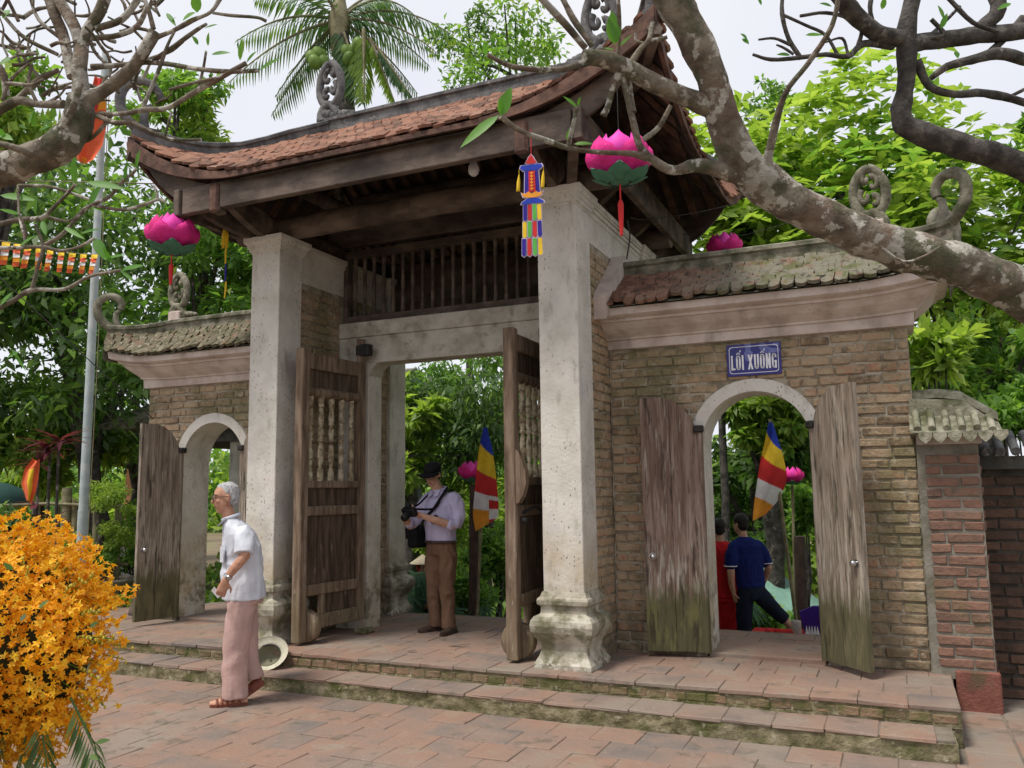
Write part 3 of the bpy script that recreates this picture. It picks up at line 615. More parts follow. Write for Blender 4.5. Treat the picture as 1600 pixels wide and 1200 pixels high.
# ridges
def ridge_loft(mb,pts,w,h0,h1):
    """band standing on the points: vertical slab with two mouldings"""
    rings=[]
    for i,p in enumerate(pts):
        t=pts[min(i+1,len(pts)-1)]-pts[max(i-1,0)]; t.z=0; s_=V((0,0,1)).cross(t).normalized()
        pr_=[(w*1.25,h0),(w*1.25,h0+.035),(w*.8,h0+.045),(w*.8,h1-.06),(w*1.15,h1-.045),(w*1.15,h1-.012),(w*.9,h1)]
        rings.append([p+s_*a+V((0,0,b)) for a,b in pr_]+[p-s_*a+V((0,0,b)) for a,b in pr_[::-1]])
    mb.loft(rings,True,0,False)
m=MB(); ridge_loft(m,[V((-1.67+3.34*i/16,YC,5.6+.004*mnoise.noise((i*.8,0,0)))) for i in range(17)],.075,-.26,0); m.build('ridge',ridge_m,roof)
for sx in (-1,1):
    for sg in (-1,1):
        m=MB(); pts=[V((sx*(1.65+.95*k),YC+sg*RYH*k,ipl(k,HK,HZ))) for k in [i/16*.985 for i in range(17)]]
        ridge_loft(m,pts,.06,-.2,0)
        # step block part way down the hip
        m.build('hip_ridge',ridge_m,roof)
        # scroll rising from the tip
        tip=pts[-1]; dr=V((sx*.95,sg*RYH,0)).normalized(); m=MB(); sp=[]
        for q in [(-.35,-.1),(-.15,-.06),(.02,.0),(.11,.12),(.12,.27),(.05,.4),(-.08,.46),(-.2,.42),(-.26,.32)]: sp.append(tip+dr*q[0]+V((0,0,q[1])))
        sp=[V(p) for p in spline(sp,3)]; n=len(sp); m.tube(sp,[.06-.022*i/n for i in range(n)],8,flat=.8); sp2=[tip+dr*a+V((0,0,b)) for a,b in ((-.12,-.05),(-.1,.1),(-.13,.2),(-.17,.23))]; m.tube(sp2,[.045,.04,.03,.02],7)
        m.build('corner_scroll',ridge_m,roof)
def finial(parent,c,H,W,mat,seed,sx,y_dir=False):
    """openwork oval crest with curls on a scrolled foot; lies in the XZ plane"""
    rs=random.Random(seed); c=V(c); m=MB(); P=lambda a,b:c+V((a*W*sx,0,b*H))
    ov=[P(.02+.43*math.sin(t)*(1-.1*math.cos(t)),.62+.36*math.cos(t)) for t in np.linspace(0,2*PI,23)]
    m.tube(ov,[W*.14*(1+.25*mnoise.noise((i*.7,seed,0))) for i in range(23)],7,caps=False)
    for (x0,z0,r0,dirn) in ((-.1,.74,.17,1),(.14,.55,.16,-1),(-.12,.46,.13,1),(.12,.82,.1,-1)):
        sp=[P(x0+r0*(1-.75*t)*math.cos(dirn*5.2*t+1),z0+r0*.8*(1-.75*t)*math.sin(dirn*5.2*t+1)) for t in np.linspace(0,1,11)]
        m.tube(sp,[W*.11*(1-.4*i/10) for i in range(11)],6)
    ft=spline([P(-.25,.02),P(-.3,.14),P(-.12,.28),P(.1,.26),P(.28,.14),P(.4,.05),P(.62,.1),P(.85,.04)],3)
    m.tube([V(p) for p in ft],[W*.19*(1-.5*i/len(ft)) for i in range(len(ft))],7)
    for k in range(9):
        t=k/8; m.ball(P(-.3+1.25*t,.06+.1*abs(math.sin(t*9))*(1-t)),W*(.2-.09*t),7,5)
    return m.build('finial',mat,parent)
finial(roof,(-1.66,YC,5.58),.72,.34,ridge_m,1,1); finial(roof,(1.6,YC,5.58),.74,.36,ridge_m,2,-1)
# ---------------- the two big door leaves ----------------
def door_leaf(hx,hy,ang,side):
    """side=+1: leaf runs from hinge towards camera; local x along leaf, y thickness, z up"""
    M4=Matrix.Translation((hx,hy,0))@Matrix.Rotation(ang,4,'Z'); W_=.95; t=.035
    d=sub('door',gate,(hx,hy,0))
    def b(name,x0,x1,z0,z1,y0=-t,y1=t,mat=door_m,bev=.008):
        m=MB(); m.cbox(x0,x1,y0,y1,z0,z1,bev,mat=M4); return m.build(name,mat,d)
    b('stile',W_-.1,W_,.02,2.76,-.05,.05); b('stile',0.02,.12,.12,2.72,-.04,.04)
    m=MB(); m.tube([M4@V((.06,0,z)) for z in (2.7,2.8,2.9,2.97)],.045,10); m.build('hinge_post',door_m,d)
    m=MB(); m.tube([M4@V((.06,0,z)) for z in (2.8,2.9)],.054,12); m.build('hinge_collar',iron_m,d)
    m=MB(); m.cbox(.02,.11,.0,.13,2.79,2.91,.01,mat=M4); m.build('hinge_socket',iron_m,d)
    x0,x1=.12,W_-.1
    for z0,z1 in ((2.57,2.72),(1.43,1.5),(1.17,1.26),(.43,.53),(.12,.25)): b('rail',x0-.005,x1+.005 if z0>.2 else .7,z0,z1,-.04,.04)
    m=MB(); m.tube([M4@V((x,0,2.35)) for x in (x0-.01,.35,.6,x1+.01)],.05,12); m.build('rail',door_m,d)
    b('panel',x0-.004,x1+.004,2.35,2.575,-.011,.011,doorp_m); b('panel',x0-.004,x1+.004,1.255,1.435,-.011,.011,doorp_m); b('panel',x0-.004,x1+.004,.525,1.175,-.011,.011,doorp_m)
    b('panel',x0-.004,.57,.245,.435,-.011,.011,doorp_m); b('rail',.57,.63,.245,.435,-.03,.03)
    pf=[(.042,1.5),(.042,1.58),(.03,1.59),(.042,1.6),(.02,1.63),(.04,1.7),(.042,1.76),(.03,1.84),(.02,1.87),(.042,1.88),(.042,1.9),(.028,1.91),(.04,1.95),(.04,2.0),(.022,2.03),(.042,2.045),(.042,2.06),(.03,2.07),(.042,2.1),(.03,2.2),(.024,2.21),(.042,2.22),(.042,2.34)]
    for i in range(5):
        m=MB(); m.lathe([(r*.72,z) for r,z in pf],(M4@V((x0+.085+i*.146,0,0))),12); m.build('baluster',balus_m,d)
    m=MB(); c=M4@V((W_-.155,.0,.155)); ax=M4.to_3x3()@V((1,0,0)); m.lathe([(.02,-.045),(.138,-.045),(.148,-.036),(.15,0),(.148,.036),(.138,.045),(.02,.045)],c,28,ax=ax); m.build('wheel',door_m,d)
    m=MB(); m.tube([c-ax*.12,c+ax*.06],.018,8); m.build('axle',iron_m,d)
    return d,M4
dl,ML=door_leaf(-1.03,.985,R(-96),1)
dr,MR=door_leaf(1.03,.985,R(-88.5),-1)
# latch block with bolt on the right leaf
m=MB(); 
m.loft([[MR@V((.86+a,.05+b,z)) for a,b in ((0,0),(.08,0),(.08,w_),(0,w_))] for z,w_ in ((1.28,.02),(1.34,.06),(1.45,.09),(1.55,.085),(1.65,.05),(1.72,.015))],True,0,False); m.build('latch_block',door_m,dr)
m=MB(); m.tube([MR@V((.8,.06,1.2)),MR@V((.6,.09,1.25)),MR@V((.45,.12,1.19))],.014,8); m.ball(MR@V((.86,.09,1.14)),.03,8,6); m.build('bolt',iron_m,dr)
m=MB(); m.cbox(-1.0,-.86,.78,.95,.0,.05,.015); o=m.build('stone_wedge',riser_m,gate)
# ---------------- side gates (wings) ----------------
AC,AR,ASP,WY0,WY1=2.93,.44,1.74,.845,1.225
def wing(sx,label,xe,tmat,rmat):
    W=thing('side_gate',(sx*AC,1.03,0),label,'side gate','arched brick side gates beside the gatehouse')
    xi=1.69; zt=2.63
    f=lambda x:sx*x
    # wall body with arch opening (no inner faces)
    n=18; arc=[(AC-(AR+.03)*math.cos(PI*i/n),ASP+(AR+.03)*math.sin(PI*i/n)) for i in range(n+1)]
    m=MB()
    for y in (WY0,WY1):
        a0,a1=AC-AR-.03,AC+AR+.03
        m.add([(f(xi),y,-.01),(f(a0),y,-.01),(f(a0),y,ASP),(f(a0),y,zt),(f(xi),y,zt)],[(0,1,2,3,4)])
        m.add([(f(a1),y,-.01),(f(xe),y,-.01),(f(xe),y,zt),(f(a1),y,zt),(f(a1),y,ASP)],[(0,1,2,3,4)])
        m.add([(f(x),y,z) for x,z in arc]+[(f(x),y,zt) for x,z in arc],[(i,i+1,n+2+i,n+1+i) for i in range(n)])
    path=[(AC-AR-.03,-.01)]+arc+[(AC+AR+.03,-.01)]
    m.add([(f(x),WY0,z) for x,z in path]+[(f(x),WY1,z) for x,z in path],[(i,i+1,len(path)+i+1,len(path)+i) for i in range(len(path)-1)])
    m.add([(f(xe),WY0,-.01),(f(xe),WY1,-.01),(f(xe),WY1,zt),(f(xe),WY0,zt)],[(0,1,2,3)])
    wl=m.build('wall',mortar_m,W)
    def segs(z):
        a0,a1=xi+.005,xe
        if z<ASP: h=AR+.1
        elif z<ASP+AR+.14: h=math.sqrt(max(0,(AR+.125)**2-(z-ASP)**2))
        else: h=0
        if h<=0.02: return [(a0,a1)]
        s=[(a0,AC-h),(AC+h,a1)]
        return s
    bp=.084
    def fn(u,z,o): return V((f(u),WY0-o,z))
    cnt=lay(wl,fn,segs,0,zt,pitch=bp)
    if sx>0:pass
    # end face bricks of the outer end
    lay(wl,lambda u,z,o:V((f(xe)+sx*o,u,z)),lambda z:[(WY0+.03,WY1)],0,zt,pitch=.33) if False else None
    # plaster arch lining
    m=MB(); n2=22; ang=[PI*i/n2 for i in range(n2+1)]
    pi_=[(AC-AR,.035)]+[(AC-AR*math.cos(a),ASP+AR*math.sin(a)) for a in ang]+[(AC+AR,.035)]
    po=[(AC-AR-.1,.035)]+[(AC-(AR+.105)*math.cos(a),ASP+(AR+.105)*math.sin(a)) for a in ang]+[(AC+AR+.1,.035)]
    rings=[[V((f(a[0]),WY0-.018,a[1])),V((f(b[0]),WY0-.018,b[1])),V((f(b[0]),WY1+.015,b[1])),V((f(a[0]),WY1+.015,a[1]))] for a,b in zip(pi_,po)]
    m.loft(rings,True,0,False); m.build('arch_lining',plaster,W)
    # moulded cornice
    pr_=[(0,2.615),(.05,2.62),(.053,2.695),(.075,2.7),(.08,2.715),(.11,2.735),(.17,2.775),(.225,2.825),(.25,2.83),(.255,2.85),(.3,2.862),(.325,2.875),(.335,2.935)]
    m=MB(); N=14; rings=[]
    lf=lambda t:.11*max(0,(t-.72)/.28)**2
    for d,z in pr_:
        r=[]
        x1=xe+d; k=(z-2.615)/.32
        for i in range(N+1): t=i/N; r.append(V((f(xi+(x1-xi)*t),WY0-d,z+k*lf(t))))
        for i in range(N+1): t=1-i/N; r.append(V((f(xi+(x1-xi)*t),WY1+d,z+k*lf(t))))
        rings.append(r)
    m.loft(rings,True,0,False); m.build('cornice',cornice_m,W)
    # tiled roof
    ye,yr=WY0-.37,.985; xr=xe-.2; xe2=xe+.36
    def sp(face,x,s):
        t=(x-xi)/(xe2-xi); ze=2.95+lf(t)*1.2; k=max(0,(x-xr)/(xe2-xr)); zt_=3.25-.13*k+.1*k*k; yt=yr-(yr-ye)*.92*k
        y=ye+(yt-ye)*s; z=ze+(zt_-ze)*(.85*s+.15*s*s)
        return V((f(x),y if face=='F' else 2.06-y,z))
    m=MB()
    for face in 'FB':
        n=24; vs=[sp(face,xi+(xe2-xi)*i/n,j/5)+V((0,0,-.012)) for j in range(6) for i in range(n+1)]
        m.add(vs,[(j*(n+1)+i,j*(n+1)+i+1,(j+1)*(n+1)+i+1,(j+1)*(n+1)+i) for j in range(5) for i in range(n)],0,True)
    pts=[sp('F',xe2,j/5) for j in range(6)]+[sp('B',xe2,j/5) for j in range(5,-1,-1)]; m.add(pts+[V((p.x,p.y,2.93)) for p in pts],[(i,i+1,12+i+1,12+i) for i in range(11)])
    rf=m.build('roof',ridgew_m,W,fix=False)
    tw=.1; ms=[tile_mesh('roof_tile',tw-.008,.15,.032,None).mesh('roof_tile',tmat,(0,0,0)) for _ in range(4)]
    back=MB()
    for face in 'FB':
        for r in range(8):
            x=xi+.1+(tw/2 if r%2 else 0)
            while x<xe2-.03:
                ln=(sp(face,x,1)-sp(face,x,0)).length; s=(r*.078+.0)/ln
                if s<.95:
                    p=sp(face,x,min(1,s+.08/ln)); q=sp(face,x,max(0,s-.02)); sd_=sp(face,x+.02,s)-sp(face,x-.02,s)
                    M3=frame(p,q-p,sd_)@Matrix.Rotation(.27+random.uniform(-.14,.14),3,'X')@Matrix.Rotation(random.uniform(-.2,.2),3,'Z')@Matrix.Rotation(random.uniform(-.12,.12),3,'Y'); loc=p+M3@V((0,.05+random.uniform(-.012,.012),.016+random.uniform(0,.02)))
                    if face=='F': inst('roof_tile',random.choice(ms),rf,loc,M3.to_euler())
                    else:
                        tb=tile_mesh('t',tw-.006,.15,.02,None); back.add([loc+M3@v for v in tb.v],tb.f)
                x+=tw
    o=back.build('roof_tiles',tmat,rf,fix=False); o['kind']='stuff'
    # ridge, hip ridges, finial and end scrolls
    m=MB(); ridge_loft(m,[V((f(xi+.02+(xr-xi)*i/12),1.03,3.455+.006*mnoise.noise((i*.9,sx,0)))) for i in range(13)],.065,-.25,0); m.build('ridge',rmat,rf)
    for sg in (-1,1):
        m=MB(); pts=[]
        for k in [i/9 for i in range(10)]:
            pts.append(V((f(xr+(xe2-xr)*k),1.03+sg*(1.03-ye)*.92*k*1.0,3.45-.26*k+.14*k*k+.02)))
        ridge_loft(m,pts,.05,-.2,0); m.build('hip_ridge',rmat,rf)
        tip=pts[-1]; dr_=(pts[-1]-pts[-3]); dr_.z=0; dr_.normalize(); m=MB()
        s_=[tip+dr_*a+V((0,0,b)) for a,b in ((-.25,-.06),(-.1,-.05),(.03,.02),(.11,.13),(.11,.26),(.03,.34),(-.08,.34),(-.14,.27),(-.13,.2))]
        s_=[V(p) for p in spline(s_,3)]; m.tube(s_,[.055-.018*i/len(s_) for i in range(len(s_))],8,flat=.8)
        m.tube([tip+dr_*a+V((0,0,b)) for a,b in ((-.12,-.04),(-.08,.08),(-.09,.16),(-.13,.19))],[.045,.035,.03,.018],7)
        m.build('end_scroll',rmat,rf)
    finial(rf,(f(xr),1.03,3.46),.56,.29,rmat,5+sx,-sx); m=MB(); m.cbox(f(xr)-.09,f(xr)+.09,.96,1.1,3.4,3.55,.01); m.build('pedestal',cornice_m,rf)
    # sloped verge against the gatehouse
    m=MB(); y0,y1=ye-.06,.98
    m.loft([[V((f(a),y,z+dz)) for a,dz in ((xi+.005,-.1),(xi+.12,-.1),(xi+.12,.08),(xi+.14,.1),(xi+.005,.1))] for y,z in ((y0,2.93),(y0+.02,2.96),(.72,3.2),(y1,3.42))],True,0,False); m.build('verge',cornice_m,rf)
    return W
wr=wing(1,'brick side gate under the blue sign, mossy tiles, two weathered plank doors',4.126,wtile_r,ridgew_m)
wl_=wing(-1,'brick side gate behind the old man, its far end crowned by a stone scroll',3.93,wtile_l,ridgew_m)
# plank door leaves
def plank_leaf(parent,hx,hy,ang,mat,W_=.47,knob=.8,flip=1):
    M4=Matrix.Translation((hx,hy,0))@Matrix.Rotation(ang,4,'Z'); d=sub('door_leaf',parent,(hx,hy,0)); top=[]
    for i in range(13):
        x=W_*i/12; top.append((x,1.66+.5*math.sqrt(max(0,1-(1-min(1,(x+.03)/.36))**2))))
    cuts=[0,.23,W_]
    for c0,c1 in zip(cuts[:-1],cuts[1:]):
        pl=[(c0+.002,.05),(c1-.002,.05+random.uniform(-.005,.01))]+[(x,z) for x,z in top[::-1] if c0+.004<x<c1-.004]
        pl=[(c0+.002,.05),(c1-.002,.05)]+[(c1-.002,ipl(c1,[t[0] for t in top],[t[1] for t in top]))]+[(x,z) for x,z in top[::-1] if c0+.01<x<c1-.01]+[(c0+.002,ipl(c0,[t[0] for t in top],[t[1] for t in top]))]
        m=MB(); m.prism(pl,lambda u,v,s:M4@V((u,-.022 if s==0 else .022,v))); m.build('plank',mat,d)
    m=MB(); m.tube([M4@V((-.015,0,z)) for z in (.04,.5,1.2,1.86)],.032,8); m.build('hinge_post',mat,d)
    m=MB(); m.cbox(-.055,.03,-.05,.06,1.85,1.91,.01,mat=M4); m.build('hinge_socket',iron_m,d)
    m=MB(); s_=flip; m.ball(M4@V((W_-.07,s_*.05,knob)),.026,10,7); m.tube([M4@V((W_-.07,s_*.02,knob)),M4@V((W_-.07,s_*.045,knob))],.014,8); m.lathe([(.03,0),(.03,.006)],M4@V((W_-.07,s_*.022,knob)),12,ax=M4.to_3x3()@V((0,s_,0))); m.build('knob',steel_m,d)
    return d
plank_leaf(wr,2.46,.8,R(180+13),plank2_m,.475,.82,1)
plank_leaf(wr,3.40,.79,R(-49),plank_m,.5,.82,-1)
plank_leaf(wl_,-3.385,.8,R(-101),plank_m,.48,.8,1)
plank_leaf(wl_,-2.45,.79,R(-12),plank_m,.475,.82,-1)
# ---------------- blue sign ----------------
SB=mk('blue_enamel',[(0,(.012,.012,.17)),(1,(.018,.016,.22))],scale=6,rough=.3,bump=0,spec=.5); SW=flat('sign_white',(.8,.8,.85),.5,bump=0); SG=mk('peeling_film',[(0,(.1,.12,.36)),(1,(.2,.23,.48))],scale=14,rough=.5,bump=0)
c=(aty(1135,540,.8)+aty(1221,583,.8))/2; sg_=thing('sign',c,'blue enamel sign lettered LỐI XUỐNG above the arched side doorway','sign')
SWd,SH,SY=.44,.268,.806
m=MB(); m.cbox(c.x-SWd/2,c.x+SWd/2,SY,SY+.012,c.z-SH/2,c.z+SH/2,.004); m.build('plate',SB,sg_)
m=MB(); w2,h2=SWd/2-.02,SH/2-.02; rr=.025; pth=[]
for qx,qz,a0 in ((1,1,0),(-1,1,90),(-1,-1,180),(1,-1,270)):
    for k in range(5): a=R(a0+k*22.5); pth.append((c.x+qx*(w2-rr)+rr*math.cos(a),c.z+qz*(h2-rr)+rr*math.sin(a)))
vs=[];n=len(pth)
for i,(x,z) in enumerate(pth):
    dx,dz=x-c.x,z-c.z; vs+=[(x,SY-.0015,z),(c.x+dx*(1-.005/w2),SY-.0015,c.z+dz*(1-.005/h2))]
m.add(vs,[(2*i,2*i+1,2*((i+1)%n)+1,2*((i+1)%n)) for i in range(n)]); m.build('border',SW,sg_,fix=False)
# lettering built from strokes (narrow bold capitals)
def strokes(mb,pts,t,y,closed=False):
    for (a,b) in zip(pts[:-1],pts[1:]):
        a=np.array(a);b=np.array(b); d=b-a; L_=np.linalg.norm(d); 
        if L_<1e-6: continue
        d/=L_; nn=np.array((-d[1],d[0]))*t/2; e=d*t*.12
        q=[a-e+nn,a-e-nn,b+e-nn,b+e+nn]; mb.add([(p[0],y,p[1]) for p in q],[(0,1,2,3)])
def letter(mb,ch,x,z,w_,h,t,y):
    P=lambda a,b:(x+a*w_,z+b*h); i=t/2/w_; j=t/2/h
    if ch=='L': S_=[[(i,1),(i,0)],[(0,j),(1,j)]]
    elif ch=='I': S_=[[(.5,0),(.5,1)]]
    elif ch=='X': S_=[[(i,0),(1-i,1)],[(i,1),(1-i,0)]]
    elif ch=='N': S_=[[(i,0),(i,1)],[(i,1),(1-i,0)],[(1-i,0),(1-i,1)]]
    elif ch=='U': S_=[[(i,1),(i,.22),(.3,j+.03),(.5,j),(.7,j+.03),(1-i,.22),(1-i,1)]]
    elif ch=='O': S_=[[(.5,j),(.28,j+.03),(i,.22),(i,.78),(.28,1-j-.03),(.5,1-j),(.72,1-j-.03),(1-i,.78),(1-i,.22),(.72,j+.03),(.5,j)]]
    elif ch=='G': S_=[[(1-i,.72),(1-i,.8),(.72,1-j-.03),(.5,1-j),(.28,1-j-.03),(i,.78),(i,.22),(.28,j+.03),(.5,j),(.75,j+.05),(1-i,.25)],[(1-i,0),(1-i,.48)],[(.55,.45),(1,.45)]]
    for k,s_ in enumerate(S_): strokes(mb,[P(*q) for q in s_],t,y-.0004*k)
lx=c.x-SWd/2+.036; lz=c.z-SH/2+.052; h=.122
defs=[('L',.033),('O',.04),('I',.017),(' ',.016),('X',.045),('U',.04),('O',.04),('N',.041),('G',.04)]
tot=sum(w_ for _,w_ in defs)+.009*8; sc=(SWd-.072)/tot; x=lx
for ch,w_ in defs:
    w_*=sc
    if ch!=' ':
        m=MB(); letter(m,ch,x,lz,w_,h,.0145,SY-.003)
        if ch=='O':
            xc=x+w_/2; strokes(m,[(xc-.014,lz+h+.008),(xc,lz+h+.022),(xc+.014,lz+h+.008)],.007,SY-.003); strokes(m,[(xc+.014,lz+h+.026),(xc+.021,lz+h+.044)],.008,SY-.0034)
        m.build('letter',SW,sg_,fix=False)
    x+=w_+.009*sc
m=MB(); X=lambda a:c.x-SWd/2+a*SWd; Z=lambda b:c.z+SH/2-b*SH
m.add([(X(a),SY-.0008,Z(b)) for a,b in ((.345,.01),(.455,.0),(.45,.22),(.49,.28),(.46,.5),(.4,.56),(.35,.52),(.33,.27),(.36,.2))],[tuple(range(9))])
m.add([(X(a),SY-.0008,Z(b)) for a,b in ((.6,.03),(.7,.02),(.78,.14),(.86,.2),(.97,.19),(.985,.3),(.9,.33),(.78,.34),(.68,.32),(.62,.2))],[tuple(range(10))])
m.add([(X(a),SY-.001,Z(b)) for a,b in ((.86,.04),(.93,.02),(.975,.05),(.98,.12),(.9,.13),(.84,.1))],[tuple(range(6))]); m.build('peeling_film',SG,sg_,fix=False)
# ---------------- brick gate post with tiled cap on the right ----------------
post=thing('brick_post',(4.36,1.0,GZ),'red brick post with a small tiled cap, right of the side gate','post')
m=MB(); m.box(4.127,4.545,.812,1.2,-.03,1.76); pb_=m.build('shaft',mortar2_m,post)
lay(pb_,lambda u,z,o:V((u,.812-o,z)),lambda z:[(4.175,4.542)],.04,1.68,bs=BR2,pitch=.083,joint=.013)
lay(pb_,lambda u,z,o:V((4.545+o,u,z)),lambda z:[(.85,1.2)],.04,1.68,bs=BR2,pitch=.083,joint=.02,rz=PI/2)
m=MB(); m.cbox(4.28,4.57,.78,1.2,GZ-.02,.035,.01); m.build('plinth',mk('red_painted_brick',[(0,(.16,.06,.045)),(1,(.26,.1,.075))],scale=6,bump=.5,layers=[dict(col=(.1,.09,.05),scale=4,lo=.5,hi=.65,amt=.7)]),post)
m=MB(); m.cbox(4.13,4.57,.77,1.22,1.69,1.77,.006); m.build('cap_slab',cornice_m,post)
capm=mk('mossy_cap_tile',[(0,(.13,.13,.08)),(.5,(.26,.25,.18)),(1,(.38,.36,.28))],scale=9,bump=.6,layers=[dict(col=(.08,.09,.03),scale=6,lo=.5,hi=.64,amt=.7)])
cap=MB(); cap.prism([(4.1,1.77),(4.66,1.77),(4.69,1.83),(4.46,2.02),(4.1,2.05)],lambda u,v,s:V((u,.80 if s==0 else 1.2,v)))
cp=cap.build('cap_roof',capm,post)
m=MB(); m.loft([[V((x,y,z)) for y,z in ((.9,z0),(.9,z0+.05),(.97,z0+.075),(1.05,z0+.05),(1.05,z0))] for x,z0 in ((4.1,2.05),(4.3,2.055),(4.46,2.03),(4.7,1.86))],True,0,False); m.build('cap_ridge',capm,cp)
for i in range(6):
    x=4.14+i*.098; zt=ipl(x,[4.1,4.46,4.7],[2.04,2.0,1.85]); m=MB(); m.tube([(x,.62,1.8-(.02 if i>4 else 0)),(x,.75,1.9-(.03 if i>4 else 0)),(x,.95,zt)],.026,8); m.build('roll_tile',capm,cp)
    m=MB(); cx=x+.049; m.prism([(cx-.046,1.74),(cx-.03,1.715),(cx,1.69),(cx+.03,1.715),(cx+.046,1.74),(cx+.046,1.775),(cx-.046,1.775)],lambda u,v,s:V((u,.6 if s==0 else .615,v))); m.build('drip_tile',capm,cp)
m=MB(); m.add([(4.09,.6,1.775),(4.7,.6,1.75),(4.7,.95,1.86),(4.46,.95,2.0),(4.09,.95,2.02)],[(0,1,2,3,4)]); m.add([(4.09,.6,1.765),(4.7,.6,1.74),(4.7,.95,1.74),(4.09,.95,1.765)],[(0,3,2,1)]); m.build('cap_slope',capm,cp,fix=False)
# dark brick boundary wall further right
bw=thing('boundary_wall',(5.4,1.5,GZ),'dark brick boundary wall beyond the brick post','wall')
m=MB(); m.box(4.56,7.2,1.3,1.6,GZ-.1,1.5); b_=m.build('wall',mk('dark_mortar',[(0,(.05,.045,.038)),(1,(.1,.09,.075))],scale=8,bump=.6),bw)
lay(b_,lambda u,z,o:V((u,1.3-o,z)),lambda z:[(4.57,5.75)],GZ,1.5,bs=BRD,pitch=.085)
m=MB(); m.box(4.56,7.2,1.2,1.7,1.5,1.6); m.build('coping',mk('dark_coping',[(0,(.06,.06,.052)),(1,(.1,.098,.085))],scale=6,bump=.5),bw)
m=MB()
for i in range(13):
    x=4.62+i*.1; mm=MB(); mm.tube([(x,1.12,1.63),(x,1.45,1.78)],.035,8); mm.build('coping_tile',ridge_m,bw)
# loose concrete piece on the ground by the post
m=MB(); m.cbox(-.16,.16,-.07,.07,0,.06,.015,mat=Matrix.Translation((4.86,.72,GZ))@Matrix.Rotation(.5,4,'Z')@Matrix.Rotation(.12,4,'Y'),jit=.008)
o=m.build('concrete_piece',ridge_m); tag(o,'broken grey concrete piece lying at the foot of the dark wall','rubble')
# dark shed roof at the right edge
sh=thing('shed',(7.4,5.4,-.5),'dark shed roof edge showing above the wall at the far right','shed')
P0=at(1535,600,11.5); m=MB(); dk_=flat('dark_sheet',(.02,.02,.022),.7)
A_=at(1535,590,11.2);B_=at(1570,650,10.6);C_=at(1800,690,10.6);D_=at(1800,520,11.6);E_=at(1600,560,11.8)
m.add([A_,B_,C_,D_,E_]+[p+V((0,0,-.08)) for p in (A_,B_,C_,D_,E_)],[(0,1,2,3,4),(9,8,7,6,5)]+[(i,(i+1)%5,5+(i+1)%5,5+i) for i in range(5)]); m.build('roof_sheet',dk_,sh)
for u,d in ((1640,10.9),(1780,10.9)):
    p=at(u,640,d); m=MB(); m.cbox(p.x-.06,p.x+.06,p.y-.06,p.y+.06,-.7,p.z+.05,.01); m.build('shed_post',wood_d,sh)
# ---------------- foliage helpers ----------------
def unit(a): return a/np.maximum(np.linalg.norm(a,axis=1,keepdims=True),1e-9)
def leaf_arrays(P,D,N,L_,W_,fold=.12,droop=.18):
    D=unit(D); N=N-D*np.sum(N*D,1,keepdims=True); N=unit(N); Sd=np.cross(D,N); L_=L_[:,None];W_=W_[:,None]
    mid=P+D*L_*.45
    v=np.stack([P,mid+Sd*W_/2+N*W_*fold,P+D*L_-N*L_*droop,mid-Sd*W_/2+N*W_*fold],1).reshape(-1,3)
    q=np.arange(len(P)*4).reshape(-1,4); return v,q
def clump_leaves(cs,rs,n,size,asp=.42,spread=1.0,down=.25,seed=0,flatz=.75):
    g=np.random.default_rng(seed); k=g.choice(len(cs),n,p=np.array(rs)**2/np.sum(np.array(rs)**2)); off=g.normal(size=(n,3)); off=unit(off)*(g.random((n,1))**.45)
    off[:,2]*=flatz; P=np.array(cs)[k]+off*np.array(rs)[k][:,None]
    D=off*.7+g.normal(size=(n,3))*.6*spread+np.array([0,0,-down]); N=g.normal(size=(n,3))*.55+np.array([0,0,1.0])+off*.3
    L_=size*(.45+.95*g.random(n)); return leaf_arrays(P,D,N,L_,L_*asp*(.8+.4*g.random(n)))
def rosettes(cs,rs,n,size,asp=.45,k=7,seed=0):
    g=np.random.default_rng(seed); idx=g.choice(len(cs),n,p=np.array(rs)**2/np.sum(np.array(rs)**2)); off=unit(g.normal(size=(n,3)))*(g.random((n,1))**.4); off[:,2]*=.7
    C=np.array(cs)[idx]+off*np.array(rs)[idx][:,None]; A=unit(off*.5+np.array([0,0,1.0])+g.normal(size=(n,3))*.25)
    U=unit(np.cross(A,g.normal(size=(n,3)))); Wv=np.cross(A,U); P=[];D=[];N=[];L_=[]
    for j in range(k):
        a=2*np.pi*(j/k)+g.random(n)*.5; d=U*np.cos(a)[:,None]+Wv*np.sin(a)[:,None]; P.append(C+d*size*.06); D.append(d+A*(.15+.35*g.random((n,1)))); N.append(A+g.normal(size=(n,3))*.15); L_.append(size*(.45+.8*g.random(n)))
    P=np.concatenate(P);D=np.concatenate(D);N=np.concatenate(N);L_=np.concatenate(L_); return leaf_arrays(P,D,N,L_,L_*asp,droop=.22)
def crown_clumps(c,rad,n,cr,seed,inner=.35,noisy=.25):
    g=np.random.default_rng(seed); o=unit(g.normal(size=(n,3))); r=(inner+(1-inner)*g.random((n,1))**.6)*(1+noisy*g.normal(size=(n,1))*.5); cs=np.array(c)+o*r*np.array(rad); rs=cr*(.6+.7*g.random(n)); return cs,rs
